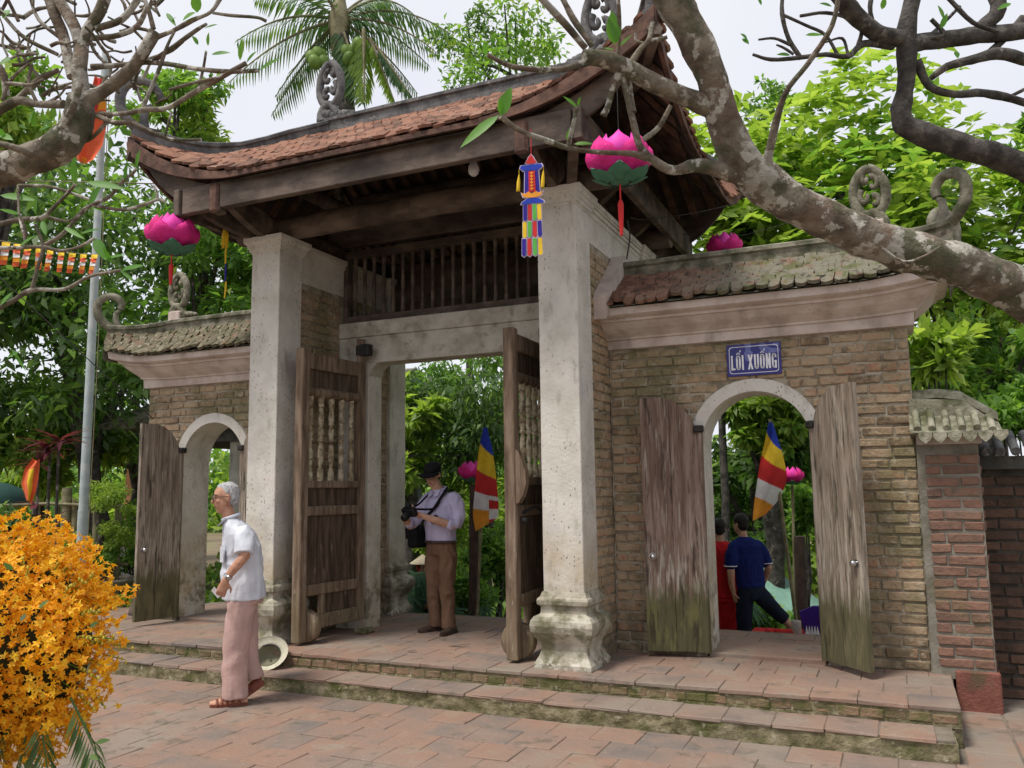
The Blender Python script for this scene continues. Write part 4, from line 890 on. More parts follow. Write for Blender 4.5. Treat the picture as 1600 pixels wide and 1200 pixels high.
def limbs(root,top,cs,mb,r0,seed,n=7):
    g=random.Random(seed); root=V(root); top=V(top); pts=[]
    for i in range(9):
        t=i/8; pts.append(root.lerp(top,t)+V((g.uniform(-.06,.06),g.uniform(-.06,.06),0))*(1 if 0<i<8 else 0))
    mb.tube(pts,[r0*(1.25-.75*t/8) if t else r0*1.5 for t in range(9)],10,wob=.2)
    for j in range(min(n,len(cs))):
        c=V(cs[(j*7)%len(cs)]); s=pts[g.randint(4,8)]; md=s.lerp(c,.5)+V((0,0,.12*(c-s).length)); P=[V(p) for p in spline([s,md,c],4)]; mb.tube(P,[r0*.45*(1-.8*i/len(P)) for i in range(len(P))],6)
def tree(name,label,c,rad,nl,size,mat,base,r0,seed,ncl=26,cr=None,ros=False,asp=.42,group=None,inner=.35,down=.25,bark=barkd_m,cat='tree',nlimb=7,trunk=True):
    c=V(c); base=V(base); t=thing(name,base,label,cat,group); cs,rs=crown_clumps(c,rad,ncl,cr or min(rad)*.38,seed,inner)
    v,q=rosettes(cs,rs,nl//7,size,asp,7,seed) if ros else clump_leaves(cs,rs,nl,size,asp,seed=seed,down=down)
    m=MB(); limbs(base,c-V((0,0,rad[2]*.25)),cs,m,r0,seed,nlimb); m.build('trunk',bark,t,org=base)
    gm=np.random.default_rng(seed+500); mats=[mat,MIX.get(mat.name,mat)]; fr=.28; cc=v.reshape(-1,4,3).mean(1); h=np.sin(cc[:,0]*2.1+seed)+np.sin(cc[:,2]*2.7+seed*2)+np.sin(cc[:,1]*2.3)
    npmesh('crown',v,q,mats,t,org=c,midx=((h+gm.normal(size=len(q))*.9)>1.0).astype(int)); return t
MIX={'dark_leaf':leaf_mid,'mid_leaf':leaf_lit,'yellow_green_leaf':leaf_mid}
def gz(x,y): return tz(x,y)-.02
def T_(name,label,u,v,d,ru,rv,nl,size,mat,seed,uf=None,r0=.14,**k):
    c=at(u,v,d); rx=ru*d/FPX; rz=rv*d/FPX; p=at(uf if uf is not None else u,700,d+.2); b=V((p.x,p.y,gz(p.x,p.y)))
    return tree(name,label,c,(rx,rx*.85,rz),nl,size,mat,b,r0,seed,**k)
# ---------------- trees behind, left ----------------
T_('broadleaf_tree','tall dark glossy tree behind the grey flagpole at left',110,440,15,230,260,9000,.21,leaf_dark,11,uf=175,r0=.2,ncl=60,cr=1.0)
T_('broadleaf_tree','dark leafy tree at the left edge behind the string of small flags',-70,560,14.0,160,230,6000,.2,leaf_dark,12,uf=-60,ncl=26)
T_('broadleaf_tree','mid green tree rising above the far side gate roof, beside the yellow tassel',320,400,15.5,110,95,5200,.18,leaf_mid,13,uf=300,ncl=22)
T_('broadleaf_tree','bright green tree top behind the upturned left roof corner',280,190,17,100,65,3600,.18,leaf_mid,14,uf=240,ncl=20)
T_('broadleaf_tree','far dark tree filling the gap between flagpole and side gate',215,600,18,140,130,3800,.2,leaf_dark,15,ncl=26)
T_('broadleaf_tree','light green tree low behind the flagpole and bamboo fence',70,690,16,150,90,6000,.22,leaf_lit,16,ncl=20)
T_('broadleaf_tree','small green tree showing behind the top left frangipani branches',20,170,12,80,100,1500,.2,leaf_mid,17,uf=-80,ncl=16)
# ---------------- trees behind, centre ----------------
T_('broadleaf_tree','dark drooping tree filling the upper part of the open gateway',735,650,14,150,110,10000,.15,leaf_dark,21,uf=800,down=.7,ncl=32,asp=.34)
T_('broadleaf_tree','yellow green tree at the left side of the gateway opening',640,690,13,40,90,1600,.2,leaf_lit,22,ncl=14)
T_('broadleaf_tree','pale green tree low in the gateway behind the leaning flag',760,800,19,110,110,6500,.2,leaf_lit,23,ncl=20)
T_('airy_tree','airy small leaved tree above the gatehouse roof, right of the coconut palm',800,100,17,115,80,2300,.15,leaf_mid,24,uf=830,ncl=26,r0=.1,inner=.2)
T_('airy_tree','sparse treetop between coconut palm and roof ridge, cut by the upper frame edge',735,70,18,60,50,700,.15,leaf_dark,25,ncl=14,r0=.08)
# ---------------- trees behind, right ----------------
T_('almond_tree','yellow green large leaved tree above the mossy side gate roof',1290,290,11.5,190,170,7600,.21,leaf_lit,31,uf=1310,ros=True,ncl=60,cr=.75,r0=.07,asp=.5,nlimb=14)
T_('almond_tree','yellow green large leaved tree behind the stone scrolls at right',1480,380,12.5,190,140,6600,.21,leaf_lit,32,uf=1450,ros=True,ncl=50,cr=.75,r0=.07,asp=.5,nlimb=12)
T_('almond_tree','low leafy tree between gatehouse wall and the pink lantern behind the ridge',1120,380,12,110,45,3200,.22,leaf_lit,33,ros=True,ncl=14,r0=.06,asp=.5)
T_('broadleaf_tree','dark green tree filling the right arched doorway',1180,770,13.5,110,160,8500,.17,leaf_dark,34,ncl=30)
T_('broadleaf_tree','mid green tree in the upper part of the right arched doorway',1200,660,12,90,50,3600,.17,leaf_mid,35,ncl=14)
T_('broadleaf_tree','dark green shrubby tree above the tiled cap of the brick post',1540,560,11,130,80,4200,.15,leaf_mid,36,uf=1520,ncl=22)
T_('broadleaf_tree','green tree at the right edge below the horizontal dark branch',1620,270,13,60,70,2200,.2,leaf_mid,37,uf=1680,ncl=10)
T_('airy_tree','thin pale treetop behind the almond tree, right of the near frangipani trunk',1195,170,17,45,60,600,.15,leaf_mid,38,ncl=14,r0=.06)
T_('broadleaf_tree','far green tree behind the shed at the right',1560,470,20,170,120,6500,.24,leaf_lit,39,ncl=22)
# far wood: one mass
g=np.random.default_rng(5); n=60000; X=g.uniform(-42,34,n); Y=g.uniform(22,30,n)+.02*X; Zt=2.6+1.3*np.sin(X*.5)+1.0*np.sin(X*1.3+2)+.7*np.sin(X*2.9); Z=-2.2+(Zt+2.2)*g.random(n)**.8
P=np.stack([X,Y,Z],1); v,q=leaf_arrays(P,g.normal(size=(n,3))+np.array([0,-.3,-.3]),g.normal(size=(n,3))+np.array([0,-.6,.8]),.3+.35*g.random(n),.16+.16*g.random(n))
o=npmesh('distant_wood',v,q,[leaf_mid,leaf_lit],org=(0,25,-2),midx=(np.sin(P[:,0]*.8)+g.normal(size=n)*.5>.2).astype(int)); tag(o,'distant wood closing the view behind all the trees','wood',kind='stuff')
# undergrowth behind the gate
n=26000; X=g.uniform(-7.5,7,n); Y=2.75+11*g.random(n)**1.1; Z=np.array([tz(x,y) for x,y in zip(X,Y)])+(.12+.75*np.clip((Y-2.7)/3,.12,1.0)*(0.5+.5*np.sin(X*2.1+Y*1.7)*np.sin(X*.9-Y*1.1)))*g.random(n)**.7
keep=~((X>2.2)&(X<3.9)&(Y<5.2)); X,Y,Z=X[keep],Y[keep],Z[keep]; n=len(X)
P=np.stack([X,Y,Z],1); v,q=leaf_arrays(P,g.normal(size=(n,3))+np.array([0,-.4,.5]),g.normal(size=(n,3))+np.array([0,-.5,1]),.1+.12*g.random(n),.05+.06*g.random(n))
o=npmesh('undergrowth',v,q,[leaf_mid,leaf_lit],midx=(g.random(n)<.35).astype(int)); tag(o,'green undergrowth on the slope behind the gate','plants',kind='stuff')
# ---------------- coconut palm ----------------
def frond(mb,p0,dr,L_,droop,lw,ll,n=34,seed=0,mi=0,rr=.035):
    g=random.Random(seed); dr=V(dr).normalized(); h=V((dr.x,dr.y,0)); h=h.normalized() if h.length>.05 else V((1,0,0)); pts=[]
    for i in range(n+1):
        t=i/n; pts.append(V(p0)+dr*L_*t+V((0,0,-droop*L_*t*t)))
    mb.tube(pts[::3]+[pts[-1]],[rr*(1-.85*i/(len(pts[::3]))) for i in range(len(pts[::3])+1)],5,mi=1)
    for i in range(3,n):
        t=i/n; tg=(pts[i+1]-pts[i-1]).normalized(); sd_=tg.cross(V((0,0,1))); sd_=sd_.normalized() if sd_.length>.01 else V((1,0,0)); up_=sd_.cross(tg)
        for s in (-1,1):
            ln=ll*(math.sin(PI*min(1,.12+t*.86))**.6)*g.uniform(.85,1.1); d=(sd_*s*.75+tg*.55+V((0,0,-.35-.5*g.random())))
            mb.leaf(pts[i],d,up_+sd_*s*.3,ln,lw,mi=0,curl=.22,fold=.3,seg=1)
PC=at(530,45,15); pb_=V((PC.x+.3,PC.y,gz(PC.x,PC.y))); palm=thing('coconut_palm',pb_,'coconut palm with green nuts rising behind the gatehouse roof','palm')
m=MB(); pts=[pb_.lerp(PC,i/16)+V((.25*math.sin(i/16*3),0,0)) for i in range(17)]; m.tube(pts,[.2-.07*i/16+(.012 if i%2 else 0) for i in range(17)],12); m.build('trunk',barkd_m,palm)
m=MB(); m.lathe([(.13,-.5),(.17,-.2),(.2,.1),(.12,.5),(.05,.9)],PC,10); m.build('crown_shaft',bamboo_m,palm)
fr_=[(-.95,.1,.35,2.3,.5),(-1,0,-.15,2.2,.45),(-.9,.2,-.75,1.9,.3),(-.75,-.1,.7,2.2,.5),(.95,.1,.55,2.5,.55),(.85,.0,.95,2.4,.75),(1,-.1,.15,2.0,.55),(.75,.1,-.35,1.7,.45),(.45,-.35,-.75,1.7,.35),(.3,-.2,-1,1.6,.1),(-.3,.2,1,2.3,.5),(.3,.4,1,2.3,.5),(-.5,.7,.5,2.2,.5),(.6,.7,.4,2.2,.5),(-.1,-.6,.8,2.0,.55),(-.6,.1,-.4,1.6,.35)]
for i,(a,b,c_,L_,dp) in enumerate(fr_):
    m=MB(); d=RT*a+V((0,1,0))*b+V((0,0,c_)); frond(m,PC+V((0,0,.15)),d,L_*.9,dp,.042,.56,seed=i); m.build('frond',[leaf_palm,bamboo_m],palm,fix=False)
for k_,(u0,v0,dx,L_) in enumerate(((568,45,.05,1.3),(578,60,.4,1.25),(586,70,.7,1.15))):
    m=MB(); frond(m,at(u0,v0,14.4),RT*dx+V((0,-.05,-1)),L_,.02,.06,.42,n=30,seed=80+k_); m.build('hanging_frond',[leaf_lit if k_<2 else leaf_palm,bamboo_m],palm,fix=False)
coco_m=mk('green_coconut',[(0,(.09,.17,.03)),(1,(.2,.3,.06))],scale=5,rough=.5,bump=.05,rnd=.5)
cm=MB(); cm.ball((0,0,0),(.11,.11,.135),12,8); cmesh=cm.mesh('coconut',coco_m,(0,0,0)); g_=random.Random(3)
for (u,v) in ((487,90),(497,84),(492,97),(507,98),(502,88),(545,92),(552,80),(560,70),(566,88),(556,96),(548,105),(563,103),(541,80),(553,112)):
    p=at(u,v,14.6+g_.uniform(-.15,.15)); inst('coconut',cmesh,palm,p,(g_.uniform(-.5,.5),g_.uniform(-.5,.5),0),(1,1,1))
# ---------------- near frangipani trees ----------------
def B(mb,pts,n=8,wob=.18,k=4,taper_end=True,mi=0):
    """pts: (u,v,depth,half width px)"""
    sp=spline(pts,k); mb.tube([at(*p[:3]) for p in sp],[max(.003,p[3]*p[2]/FPX) for p in sp],n,wob=wob,mi=mi)
fg=thing('frangipani_tree',atz(1860,1240,GZ),'thick grey frangipani trunk leaning in from the right across the gatehouse roof','tree')
m=MB(); B(m,[(1880,1300,4.6,50.16),(1860,1000,4.55,44.14),(1800,720,4.4,40.13),(1700,545,4.25,37.45),(1600,462,4.15,34.78),(1500,415,4.05,33.44),(1400,388,4.0,31.43),(1310,352,3.95,30.76),(1240,318,3.9,30.76),(1185,280,3.85,31.43),(1150,235,3.8,28.09),(1128,180,3.75,24.75),(1110,120,3.7,23.41),(1085,60,3.65,25.41),(1050,-5,3.6,26.75),(1015,-80,3.6,26.75)],26,.16,10); m.build('trunk',bark_m,fg)
br=[ [(1120,170,3.75,18.24),(1070,150,3.7,15.2),(1020,130,3.65,13.68),(985,108,3.6,13.68),(945,92,3.58,12.92),(912,88,3.55,11.4)],
 [(1170,275,3.85,22.1),(1125,265,3.8,12.75),(1088,258,3.75,11.05),(1052,266,3.7,7.65),(1020,250,3.68,6.8),(1000,228,3.65,5.525),(988,185,3.62,5.1),(975,130,3.6,4.675),(972,112,3.6,4.25)],
 [(1012,246,3.67,7),(985,240,3.65,4.5),(940,238,3.6,4.2),(890,232,3.55,4.2),(850,218,3.5,4.2),(812,204,3.45,4),(782,182,3.4,4.5)],
 [(888,230,3.55,4),(893,205,3.52,3.5),(902,168,3.5,3.2)],
 [(1006,218,3.65,4.5),(1030,198,3.6,4),(1048,165,3.58,4)],
 [(990,175,3.61,5),(985,145,3.63,4.5),(983,120,3.63,4)],
 [(984,100,3.6,5),(1000,76,3.6,5),(1014,62,3.6,4.5),(1020,35,3.6,4)], [(1012,64,3.6,4),(1030,62,3.6,3.5),(1042,58,3.6,3)], [(1005,68,3.6,3.5),(994,64,3.6,3),(993,52,3.6,2.5)],
 [(920,96,3.56,6),(880,108,3.5,5),(830,108,3.42,4.5),(795,102,3.4,4),(762,86,3.36,4)],
 [(965,90,3.58,4),(968,50,3.55,3.5),(966,0,3.5,3.2),(962,-40,3.5,3)],
 [(915,75,3.6,5),(885,40,3.55,5.5),(850,2,3.5,5.5),(830,-20,3.5,5)], [(925,72,3.6,4.5),(895,28,3.6,5),(875,-10,3.6,5)],
 [(1180,285,3.85,20),(1196,262,3.8,12),(1202,235,3.75,7),(1225,150,3.65,5),(1262,100,3.6,4.5),(1300,40,3.55,4),(1312,-20,3.5,4)],
 [(975,105,3.6,7),(960,130,3.6,5.5),(950,165,3.6,5),(943,180,3.6,6)],
 [(1355,372,3.97,10),(1375,385,3.9,3),(1410,408,3.88,2),(1440,402,3.86,2),(1470,385,3.88,2)]]
m=MB()
for b_ in br[:2]: B(m,b_,12)
for b_ in br[2:]: B(m,b_,8,.25)
m.build('branch',bark_m,fg)
def fleaf(mb,u,v,d,du,dv,W_,face=None,curl=.2):
    b=at(u,v,d); t=at(u+du,v+dv,d-.03)-b; ln=t.length; mb.leaf(b,t,(-FW+V((0,0,.6))) if face is None else face,ln*1.05,W_*d/FPX,curl=curl*.4,fold=.2,seg=4)
lv=[(782,182,3.4,15,-45,22),(780,180,3.4,-60,45,18),(784,178,3.4,-4,-22,10),(888,222,3.54,3,-22,9),(897,225,3.55,28,-2,9),(902,168,3.5,-20,-18,8),(903,166,3.5,3,-14,5),(960,70,3.55,-3,-52,24),(966,68,3.55,-14,-40,12),(968,72,3.55,18,-18,6),(960,78,3.55,-16,-4,6),(760,86,3.36,-4,-20,9)]
for x in lv:
    m=MB(); fleaf(m,*x); m.build('leaf',leaf_fr,fg,fix=False)
# back frangipani, dark against the sky, upper right
fb=thing('frangipani_tree',atz(1990,1000,GZ-.05),'dark bare frangipani at upper right, forking against the sky','tree')
DB=6.2; m=MB()
def BB(pts,n=10,s=.74): B(m,[(u,v,DB+dd,r*s) for u,v,dd,r in pts],n,.2)
BB([(2000,1060,.6,37),(1990,800,.6,34.04),(1900,500,.5,31.08),(1760,350,.3,28.12),(1600,262,.1,23.68),(1500,228,0,21.46),(1430,205,0,20.72),(1408,180,0,17.76),(1416,130,0,14.8),(1417,70,0,17.02),(1420,20,0,14.8),(1440,-50,0,14.8)],14,.9)
m.build('trunk',barkd_m,fb); m=MB()
BB([(1420,70,0,20),(1470,62,.1,17),(1530,55,.2,18),(1600,48,.3,18),(1700,20,.4,16)])
BB([(1412,62,0,18),(1370,50,-.1,18),(1335,22,-.2,19),(1310,-10,-.3,18),(1290,-50,-.3,17)])
BB([(1530,45,.2,14),(1560,15,.2,16),(1545,-30,.2,16)])
BB([(1432,95,0,10),(1452,135,0,8),(1490,147,0,8),(1540,146,.1,9),(1600,160,.2,8),(1660,180,.2,6)])
BB([(1455,122,0,6),(1480,104,-.1,8),(1520,93,-.1,10),(1560,84,0,13),(1610,95,.2,12)])
BB([(1600,30,.3,12),(1570,60,.3,8),(1545,84,.2,8)])
BB([(1395,72,0,9),(1350,68,-.1,7),(1325,88,-.2,6),(1290,85,-.2,5),(1250,90,-.2,5),(1205,93,-.2,4),(1176,85,-.2,3)],8)
BB([(1340,75,-.1,5),(1345,40,-.1,4),(1310,10,-.1,3.5)],8)
BB([(1252,92,-.2,5),(1232,60,-.2,4.5),(1222,20,-.2,4.5),(1224,-20,-.2,4.5)],8)
BB([(1310,88,-.2,4),(1290,55,-.2,3.5),(1260,40,-.2,3.2),(1225,24,-.2,3)],8)
BB([(1325,85,-.2,3.5),(1316,60,-.2,3),(1290,66,-.2,2.5)],6); BB([(1235,70,-.2,3.5),(1210,60,-.2,3),(1185,62,-.2,2)],6); BB([(1240,85,-.2,3),(1225,75,-.2,3),(1213,70,-.2,2)],6)
BB([(1380,70,0,6),(1360,20,-.1,5),(1365,-20,-.1,5)],8); BB([(1370,55,0,5),(1330,30,-.2,4),(1290,20,-.2,4),(1250,25,-.2,3)],8); BB([(1455,30,0,5),(1475,55,0,5),(1440,60,0,4)],6)
BB([(1480,-5,0,5),(1520,35,0,5),(1560,50,0,4)],6); BB([(1500,10,.1,4),(1470,40,.1,4),(1440,68,.1,5)],6); BB([(1600,140,.2,4),(1580,150,.2,4)],6)
m.build('branches',barkd_m,fb)
m=MB(); g_=random.Random(9)
for (u,v,du,dv) in ((1470,45,10,-24),(1475,30,-8,-22),(1190,8,-6,-12),(1160,60,10,8),(1168,62,-10,-10),(1258,55,28,-2),(1378,15,5,-20),(1235,86,-20,-2),(1300,10,-18,-6),(1318,30,20,-10),(1580,5,-20,8),(1493,80,4,10)): fleaf(m,u,v,DB-.2,du,dv,9)
m.build('leaves',leaf_fr,fb,fix=False)
# left frangipani
fl=thing('frangipani_tree',atz(-330,1235,GZ),'branching frangipani reaching in at the upper left, bare grey twigs and few leaves','tree')
m=MB(); B(m,[(-340,1300,4.4,53.2),(-330,1000,4.3,45.6),(-300,650,4.1,38),(-220,420,3.9,31.92),(-120,310,3.75,27.36),(-20,272,3.6,25.84),(50,250,3.55,25.08),(100,222,3.5,25.08),(122,185,3.5,22.04),(128,150,3.5,18.24)],22,.2,10); m.build('trunk',bark_m,fl)
D3=3.5; m=MB(); LB=[
 [(128,160,0,20),(165,140,0,13),(205,108,-.05,12),(228,75,-.1,11),(243,50,-.1,12)],
 [(128,150,0,18),(124,110,0,14),(126,75,.05,13),(115,40,.05,12),(92,0,.1,12),(80,-30,.1,12)],
 [(128,80,.05,12),(135,50,.05,10),(155,20,.05,10),(170,-20,.05,10)], [(112,120,.02,9),(100,60,.1,11),(85,20,.1,11),(70,-20,.1,10)],
 [(70,240,0,12),(95,205,-.05,9),(115,165,-.1,7),(125,130,-.1,7)], [(100,163,0,8),(60,163,.1,7),(25,158,.2,9),(-20,185,.2,10)], [(25,158,.2,7),(60,125,.15,6),(90,110,.1,5)], [(10,150,.2,6),(5,115,.2,6),(-15,80,.2,6)],
 [(60,245,0,8),(20,230,-.1,7),(-20,220,-.1,7)], [(150,45,.05,6),(190,30,.05,7),(215,0,.05,7)], [(145,60,.05,6),(185,55,.05,6),(215,40,.05,5),(230,10,.05,5)],
 [(245,58,-.1,6),(270,48,-.1,5),(300,32,-.15,5),(330,18,-.2,4.5),(345,-5,-.2,5)], [(332,20,-.2,3.5),(360,24,-.2,3.5),(400,27,-.25,3.2),(416,33,-.25,4)], [(240,45,-.1,5),(232,15,-.1,4.5),(222,-10,-.1,4)],
 [(143,105,0,7),(185,102,0,5.5),(225,98,-.05,5),(260,100,-.1,5),(310,108,-.15,4.5),(360,112,-.2,4.5),(405,110,-.2,4)], [(240,95,-.05,5),(275,70,-.1,4.5),(310,45,-.15,4),(322,38,-.2,3.5)],
 [(155,178,0,6),(190,178,-.05,5),(222,172,-.1,6),(262,168,-.1,5.5),(310,140,-.15,5.5),(350,118,-.2,5),(385,98,-.2,5)], [(222,172,-.1,4.5),(235,140,-.1,4),(248,110,-.1,4),(262,70,-.1,3.5),(275,45,-.1,3)], [(265,140,-.1,3.5),(300,130,-.15,3.2),(338,122,-.2,3)], [(310,140,-.15,3),(318,105,-.15,2.8),(322,80,-.2,2.6)],
 [(150,180,0,6),(180,192,-.05,5.5),(205,190,-.05,5),(216,196,-.1,5),(240,207,-.1,4),(270,218,-.1,3.6),(315,218,-.1,3)], [(175,178,0,5),(155,205,0,4),(130,222,.05,4),(80,232,.05,4),(0,238,.1,4)], [(205,195,-.05,3),(250,205,-.1,2.6)],[(258,212,-.1,3),(268,175,-.1,3)],
 [(90,85,.1,4),(40,60,.1,4),(10,30,.1,4),(-10,0,.1,4)],[(60,120,.15,3.5),(30,80,.15,3.5),(15,70,.15,3)],[(95,60,.1,4),(60,30,.1,3.5),(45,-10,.1,3.5)],[(60,165,.1,4),(45,130,.1,3.5),(50,100,.1,3)],
 [(-20,355,-.3,6),(30,343,-.3,5),(65,340,-.35,4.5),(90,318,-.35,4),(118,288,-.4,3.5)], [(65,385,-.35,4),(95,368,-.35,4),(125,335,-.35,4),(140,322,-.35,4),(170,308,-.4,3.5),(190,285,-.4,3.2),(208,270,-.4,3.5),(213,262,-.4,3)],
 [(75,340,-.3,4),(110,345,-.3,3),(140,322,-.35,3.2),(190,328,-.4,3.2),(225,320,-.4,3),(246,312,-.4,3),(258,315,-.4,3)], [(246,312,-.4,3),(245,300,-.4,2.6),(240,290,-.4,2.5)], [(30,290,-.3,3),(80,292,-.3,3),(140,312,-.3,3)],
 [(-20,490,-.6,6),(20,470,-.6,5),(50,453,-.6,4.5),(100,452,-.6,4),(140,432,-.65,3.5),(190,422,-.7,3)], [(50,453,-.6,4),(58,420,-.6,3.6),(67,385,-.6,3.6),(55,350,-.6,3)], [(67,385,-.6,4),(30,387,-.6,4),(-10,388,-.6,4)], [(67,385,-.6,3.5),(95,392,-.6,3.2),(125,385,-.65,3),(148,372,-.65,3)], [(40,384,-.6,3),(40,360,-.6,2.8),(30,335,-.6,2.6)],[(28,290,-.3,2.5),(30,335,-.4,2.5),(40,380,-.5,2.5)]]
for b_ in LB[:6]: B(m,[(u,v,D3+d,r*.8) for u,v,d,r in b_],10)
for b_ in LB[6:]: B(m,[(u,v,D3+d,r*.78) for u,v,d,r in b_],7,.25)
g_=random.Random(4)
for i in range(70):   # fine twigs filling the fork
    u,v=g_.uniform(-10,250),g_.uniform(-10,170); a=g_.uniform(-PI,0); L_=g_.uniform(30,75); d=D3+g_.uniform(0,.35); r=g_.uniform(1.6,3.2); pts=[(u,v,d,r)]
    for j in range(3): a+=g_.uniform(-.5,.5); u+=L_/3*math.cos(a); v+=L_/3*math.sin(a); pts.append((u,v,d-.03*j,r*(1-.22*j)))
    B(m,pts,6,.2,3)
m.build('branches',bark_m,fl)
m=MB()
for x in ((308,20,-.2,-2,-28,18),(285,32,-.15,16,-12,14),(350,-10,-.2,20,-6,8),(330,85,-.2,24,-4,10),(310,70,-.15,-8,-12,9),(325,72,-.2,0,-18,7),(375,95,-.2,2,-30,9),(385,98,-.2,12,-16,9),(405,110,-.2,26,-18,10),(260,20,-.1,12,16,8),(265,35,-.1,8,-8,5),(340,38,-.2,-18,4,5),(45,195,0,4,-18,10),(60,205,0,14,-8,9),(15,15,.1,-10,10,12),(20,90,.15,-18,8,12),(55,200,0,-3,-26,11),
 (118,288,-.4,-4,-36,12),(135,285,-.4,50,6,14),(0,305,-.3,46,4,14),(140,322,-.35,14,-30,16),(140,320,-.35,24,8,10),(213,262,-.4,3,-24,8),(195,285,-.4,2,-30,7),(30,335,-.5,-26,-8,8),(55,335,-.6,0,-24,8),(66,345,-.6,4,18,9),(100,355,-.6,26,14,8),(125,365,-.6,26,-8,6),(148,372,-.65,14,28,17),(190,422,-.7,28,-8,10),(186,420,-.7,22,18,6),(175,412,-.7,-12,-22,7),(160,405,-.7,30,-8,6),(30,385,-.6,20,-16,7),(0,210,.1,16,6,12),(8,215,.1,-10,-14,8),(0,478,-.6,14,-18,10),(10,560,-.6,20,-12,5),(18,545,-.6,18,28,5)): fleaf(m,x[0],x[1],D3+x[2],x[3]*1.15,x[4]*1.15,x[5])
m.build('leaves',leaf_fr,fl,fix=False)
# wires
def wire(label,pts,r=.004,mat=iron_m):
    m=MB(); m.tube([V(p) for p in spline([tuple(at(*p)) for p in pts],4)],r,5); o=m.build('wire',mat); tag(o,label,'wire'); return o
# ---------------- lotus lanterns ----------------
def lotus(label,c,r,hang=None,tassel=.3,tilt=0,group='magenta lotus lanterns',stand=None,pale=False):
    c=V(c); t=thing('lotus_lantern',c,label,'lantern',group); a0=math.atan2(CAM.y-c.y,CAM.x-c.x)
    def petal(a,r0,out,h,w_,mat,name,z0=-.38,lean=0):
        m=MB(); nu,nv=5,6; vs=[]
        er=V((math.cos(a),math.sin(a),0)); et=V((-math.sin(a),math.cos(a),0))
        for j in range(nv+1):
            s=j/nv; rad=r*(r0+out*math.sin(PI*min(1,.1+lean*s))); z=r*(z0+h*s); ww=r*w_*(.3+.7*math.sin(PI*.5*min(1,s/.5)))*max(0,1-s)**.52*1.12+.004
            for i in range(nu+1):
                q=(i/nu-.5)*2; vs.append(c+er*(rad-.3*ww*q*q)+et*ww*q*.5*1.15+V((0,0,z-.05*r*q*q)))
        fs=[(j*(nu+1)+i,j*(nu+1)+i+1,(j+1)*(nu+1)+i+1,(j+1)*(nu+1)+i) for j in range(nv) for i in range(nu)]
        m.add(vs,fs,0,True); o=m.build(name,mat,t,fix=False); return o
    for k in range(6): petal(2*PI*k/6+a0,.1,.82,1.28,1.12,pink_m if k%2 else pinkl_m,'petal',lean=.68)
    for k in range(6): petal(2*PI*(k+.5)/6+a0,.1,.9,1.0,1.1,pink_m,'petal',lean=.58)
    for k in range(5): petal(2*PI*k/5,.05,.6,1.4,.9,pinkl_m,'petal',lean=.72)
    for k in range(6): petal(2*PI*k/6+a0,.08,.88,.34,.8,teal_m,'sepal',z0=-.46,lean=.36)
    m=MB(); m.lathe([(.12*r,-.5*r),(.3*r,-.44*r),(.4*r,-.34*r),(.1*r,-.3*r)],c,10); m.build('base_cup',teal_m,t)
    if tassel:
        m=MB(); m.tube([c+V((0,0,-.48*r)),c+V((0,0,-.48*r-tassel*.35))],.006,6); m.lathe([(.012,-tassel),(.02,-tassel*.6),(.022,-tassel*.4),(.01,-tassel*.32)],c+V((0,0,-.48*r)),8); m.build('tassel',red_c,t)
    if hang:
        h=V(hang); m=MB(); m.tube([c+V((0,0,-.2*r)),h],.0035,5)
        for s in (-1,1): m.tube([c+V((s*.3*r,0,.55*r)),c.lerp(h,.0)+V((0,0,1.0*r))],.0035,5)
        m.build('hanging_wire',iron_m,t)
    return t
p=at(269,377,7.95); lotus('magenta lotus lantern hanging below the left roof corner above the stone finial',p,.252,(p.x,p.y,4.33),.3)
p=at(968,262,6.0); lotus('large magenta lotus lantern hanging under the right roof corner, partly behind a twig',p,.245,(p.x,p.y,4.35),.38)
def stick(name,label,cat,u,d,v0,z0,r,mat,u1=None,n=8):
    a=at(u,v0,d); q=at(u1 if u1 is not None else u,900,d); m=MB(); m.tube([(a.x,a.y,a.z),((a.x+q.x)/2,(a.y+q.y)/2,(a.z+z0)/2),(q.x,q.y,z0)],[r*.9,r,r],n,wob=.1); o=m.build(name,mat); tag(o,label,cat); return o
p=at(1132,392,9.2); lotus('magenta lotus lantern peeking over the side gate ridge',p,.2,tassel=0); wire('line strung behind the side gate ridge carrying a magenta lantern',[(1000,350,9.2),(1132,372,9.2),(1290,330,9.4)])
p=at(737,742,9.9); lotus('pink lotus lantern on the dark post inside the gateway',p,.165,tassel=0)
p=at(1238,748,10.6); lotus('small magenta lotus lantern seen through the right arch behind the flag',p,.15,tassel=0)
post_m=mk('dark_rusty_post',[(0,(.045,.03,.025)),(1,(.09,.06,.045))],scale=8,bump=.3)
stick('flag_post','dark wooden post behind the photographer holding the leaning flag','post',741,9.9,757,-.75,.06,post_m,738)
stick('bamboo_pole','thin bamboo pole leaning on the dark post in the gateway','pole',757,9.7,672,-.7,.018,bamboo_m,741)
stick('flag_post','dark post seen through the right arch behind the bamboo pole','post',1249,10.4,838,-.8,.075,post_m)
stick('bamboo_pole','slanting bamboo flag pole seen through the right arch','pole',1203,10.2,655,-.8,.022,bamboo_m,1246)
stick('lantern_post','thin post behind the arch carrying the small magenta lantern','post',1238,10.7,758,-.8,.02,bamboo_m)
